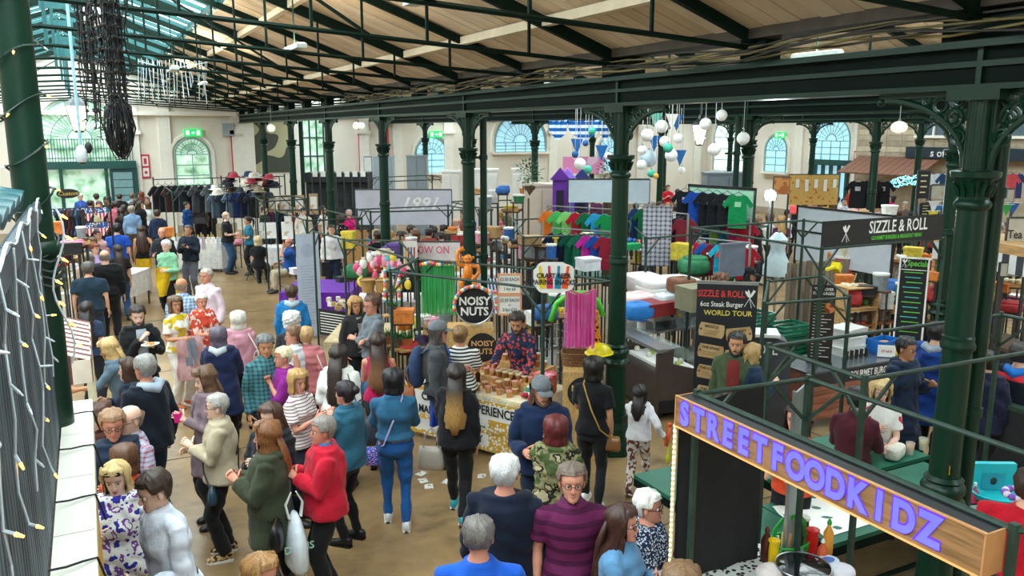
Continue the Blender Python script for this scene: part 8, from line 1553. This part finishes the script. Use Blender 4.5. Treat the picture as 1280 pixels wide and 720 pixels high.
# clutter of goods on and around the stalls
rr=random.Random(77)
CLC=[('white','e6e4e0'),('red','b83434'),('brown card','b08a5c'),('green','2c7a50'),('black','222226'),('blue','2c62a8'),('cream','dccfae'),('grey','8c9094'),('orange','d87c34'),('pink','d88ca4'),('yellow','d8c040'),('purple','5c3c8c')]
CZ=[('beside the burger stall crates',1052,1130,350,388,13.2,12),('below the SIZZLE & ROLL banner',1040,1175,318,345,15.5,14),('behind the thickest column',1160,1275,345,400,13,16),('left of the central column',640,765,300,330,15,14),('behind the nut stall',640,700,375,420,11.7,8),('right of the central column',785,880,300,330,15.5,10),('on the cards stall',560,640,285,310,16,10),('beneath the black t-shirts',850,940,315,335,14.6,8),('near the white display walls',590,700,235,262,19,10),('by the honey jars',500,560,395,440,12,8),('below the gold curtain',985,1120,262,285,19,8),('under the flags',68,104,285,335,15,8),('by the sweet stall',430,520,300,345,14.5,8),('under the coat rail',200,340,290,325,24,8)]
for pl,x0,x1,y0,y1,F_,n in CZ:
    for q in range(n):
        nm_,cc=CLC[(q*5+int(x0))%12];px=x0+(x1-x0)*(q+.5)/n;py=y0+(y1-y0)*((q*7)%n)/n;p=at_F(px,py,F_+rr.uniform(-.4,.4));kd=(q+n)%4;w,h=rr.uniform(.18,.42),rr.uniform(.12,.3);lab=' %s, %s' %(pl,['far left','left','left of centre','centre left','centre','centre right','right of centre','right','far right'][min(8,q*9//n)]);t=thing(['goods_box','cloth_bundle','goods_tray','goods_tub'][kd],nm_+[' box',' cloth bundle',' tray of goods',' round tub'][kd]+lab,['box','bundle','tray','tub'][kd],(p.x,p.y,p.z-h/2),cambase(p)+rr.uniform(-.5,.5));m=mat(cc,rough=.7,var=.2,scale=14,bump=.5,bscale=16)
        if kd == 0:MB().bx(-w/2,w/2,-w/3,w/3,0,h).ob('box_body',m,t);MB().bx(-w/2-.01,w/2+.01,-w/3-.01,w/3+.01,h-.04,h+.01).ob('lid',m,t)
        elif kd == 1:MB().rbox((0,0,h/2),(w*1.3,w,h),.55).ob('bundle_body',m,t,2);MB().rbox((.03,0,h*.95),(w,w*.8,h*.4),.55).ob('fold',m,t,2)
        elif kd == 2:
            MB().bx(-w*.6,w*.6,-w/3,w/3,0,.06).ob('tray_base',PINE,t);mb=MB()
            for j in range(10):mb.sph((rr.uniform(-.5,.5)*w,rr.uniform(-.25,.25)*w,.09),.045,6,4)
            mb.ob('goods',m,t,2)
        else:MB().lathe((0,0,0),[(w*.35,0),(w*.42,h)],14).ob('tub_body',m,t,1);MB().lathe((0,0,h),[(w*.44,0),(w*.44,.03),(0,.035)],14).ob('lid',WHITE,t,1)
        MB().bx(-w*.5,w*.5,-w*.3,w*.3,-.03,0).ob('shelf',DWOOD,t)
        for s_ in (-1,1):MB().bar((s_*w*.4,0,h/2-p.z),(s_*w*.4,0,-.03),.025).ob('stand_leg',DSTEEL,t)
# ============================================================ BAKE: join torso and limbs into one skin, append overlapping heads and hands
def fold(me,amp,seed):
    n=len(me.vertices)
    if not n:return
    co=np.empty(n*3,'f');me.vertices.foreach_get('co',co);co=co.reshape(-1,3)
    no=np.empty(n*3,'f');me.vertex_normals.foreach_get('vector',no);no=no.reshape(-1,3)
    r=np.random.RandomState(seed);d=np.zeros(n,'f');w=co+.03*np.sin(co[:,[1,2,0]]*11+seed)
    for k in range(5):
        v=r.normal(size=3)*np.array([17,17,19]);d += np.sin(w@v+r.uniform(0,6))
    d=np.tanh(d*.7);co += no*(d*amp+amp*.5)[:,None]
    me.vertices.foreach_set('co',co.ravel());me.update()
for (o,vox,sm_,amp,ex)in BAKE:
    m=o.modifiers.new('r','REMESH');m.mode='VOXEL';m.voxel_size=vox;m.adaptivity=0
    s_=o.modifiers.new('s','SMOOTH');s_.factor=.5;s_.iterations=sm_
dg=bpy.context.evaluated_depsgraph_get();dg.update()
done=[]
for i,(o,vox,sm_,amp,ex)in enumerate(BAKE):
    me=bpy.data.meshes.new_from_object(o.evaluated_get(dg));done.append(me)
fm=[(o,bpy.data.meshes.new_from_object(o.evaluated_get(dg)))for o in FONTS]
for i,((o,vox,sm_,amp,ex),me)in enumerate(zip(BAKE,done)):
    mats=list(o.data.materials);o.modifiers.clear()
    if amp:fold(me,amp,i)
    if ex:
        n0=len(me.vertices);co=np.empty(n0*3,'f');me.vertices.foreach_get('co',co);nf=len(me.polygons)
        ls=np.empty(nf,'i');lt=np.empty(nf,'i');me.polygons.foreach_get('loop_start',ls);me.polygons.foreach_get('loop_total',lt)
        li=np.empty(len(me.loops),'i');me.loops.foreach_get('vertex_index',li)
        ev=np.array(ex.v,'f').ravel();el=np.array([x for f in ex.f for x in f],'i')+n0;et=np.array([len(f)for f in ex.f],'i')
        nm_=bpy.data.meshes.new('body');V=np.concatenate([co,ev]);Lp=np.concatenate([li,el]);TT=np.concatenate([lt,et]);SS=np.concatenate([[0],np.cumsum(TT)[:-1]]).astype('i')
        nm_.vertices.add(len(V)//3);nm_.vertices.foreach_set('co',V);nm_.loops.add(len(Lp));nm_.loops.foreach_set('vertex_index',Lp);nm_.polygons.add(len(TT));nm_.polygons.foreach_set('loop_start',SS)
        nm_.polygons.foreach_set('material_index',np.concatenate([np.zeros(nf,'i'),np.array(ex.mi,'i')]));nm_.update(calc_edges=True);nm_.validate();me=nm_
    mi_=np.empty(len(me.polygons),'i');me.polygons.foreach_get('material_index',mi_)
    me.materials.clear()
    for m in mats:me.materials.append(m)
    me.polygons.foreach_set('material_index',mi_ if ex else np.zeros(len(mi_),'i'))
    me.polygons.foreach_set('use_smooth',[True]*len(me.polygons));me.update();o.data=me
for o,me in fm:
    n=bpy.data.objects.new(o.name,me);COL.objects.link(n);n.parent=o.parent;n.matrix_local=o.matrix_local.copy()
    for k in o.keys():
        if k != 'cycles':n[k]=o[k]
    nm_=o.name;bpy.data.objects.remove(o);n.name=nm_
for me in bpy.data.meshes:
    if me.name[:4]in ('Mesh','Text'):me.name='lettering'
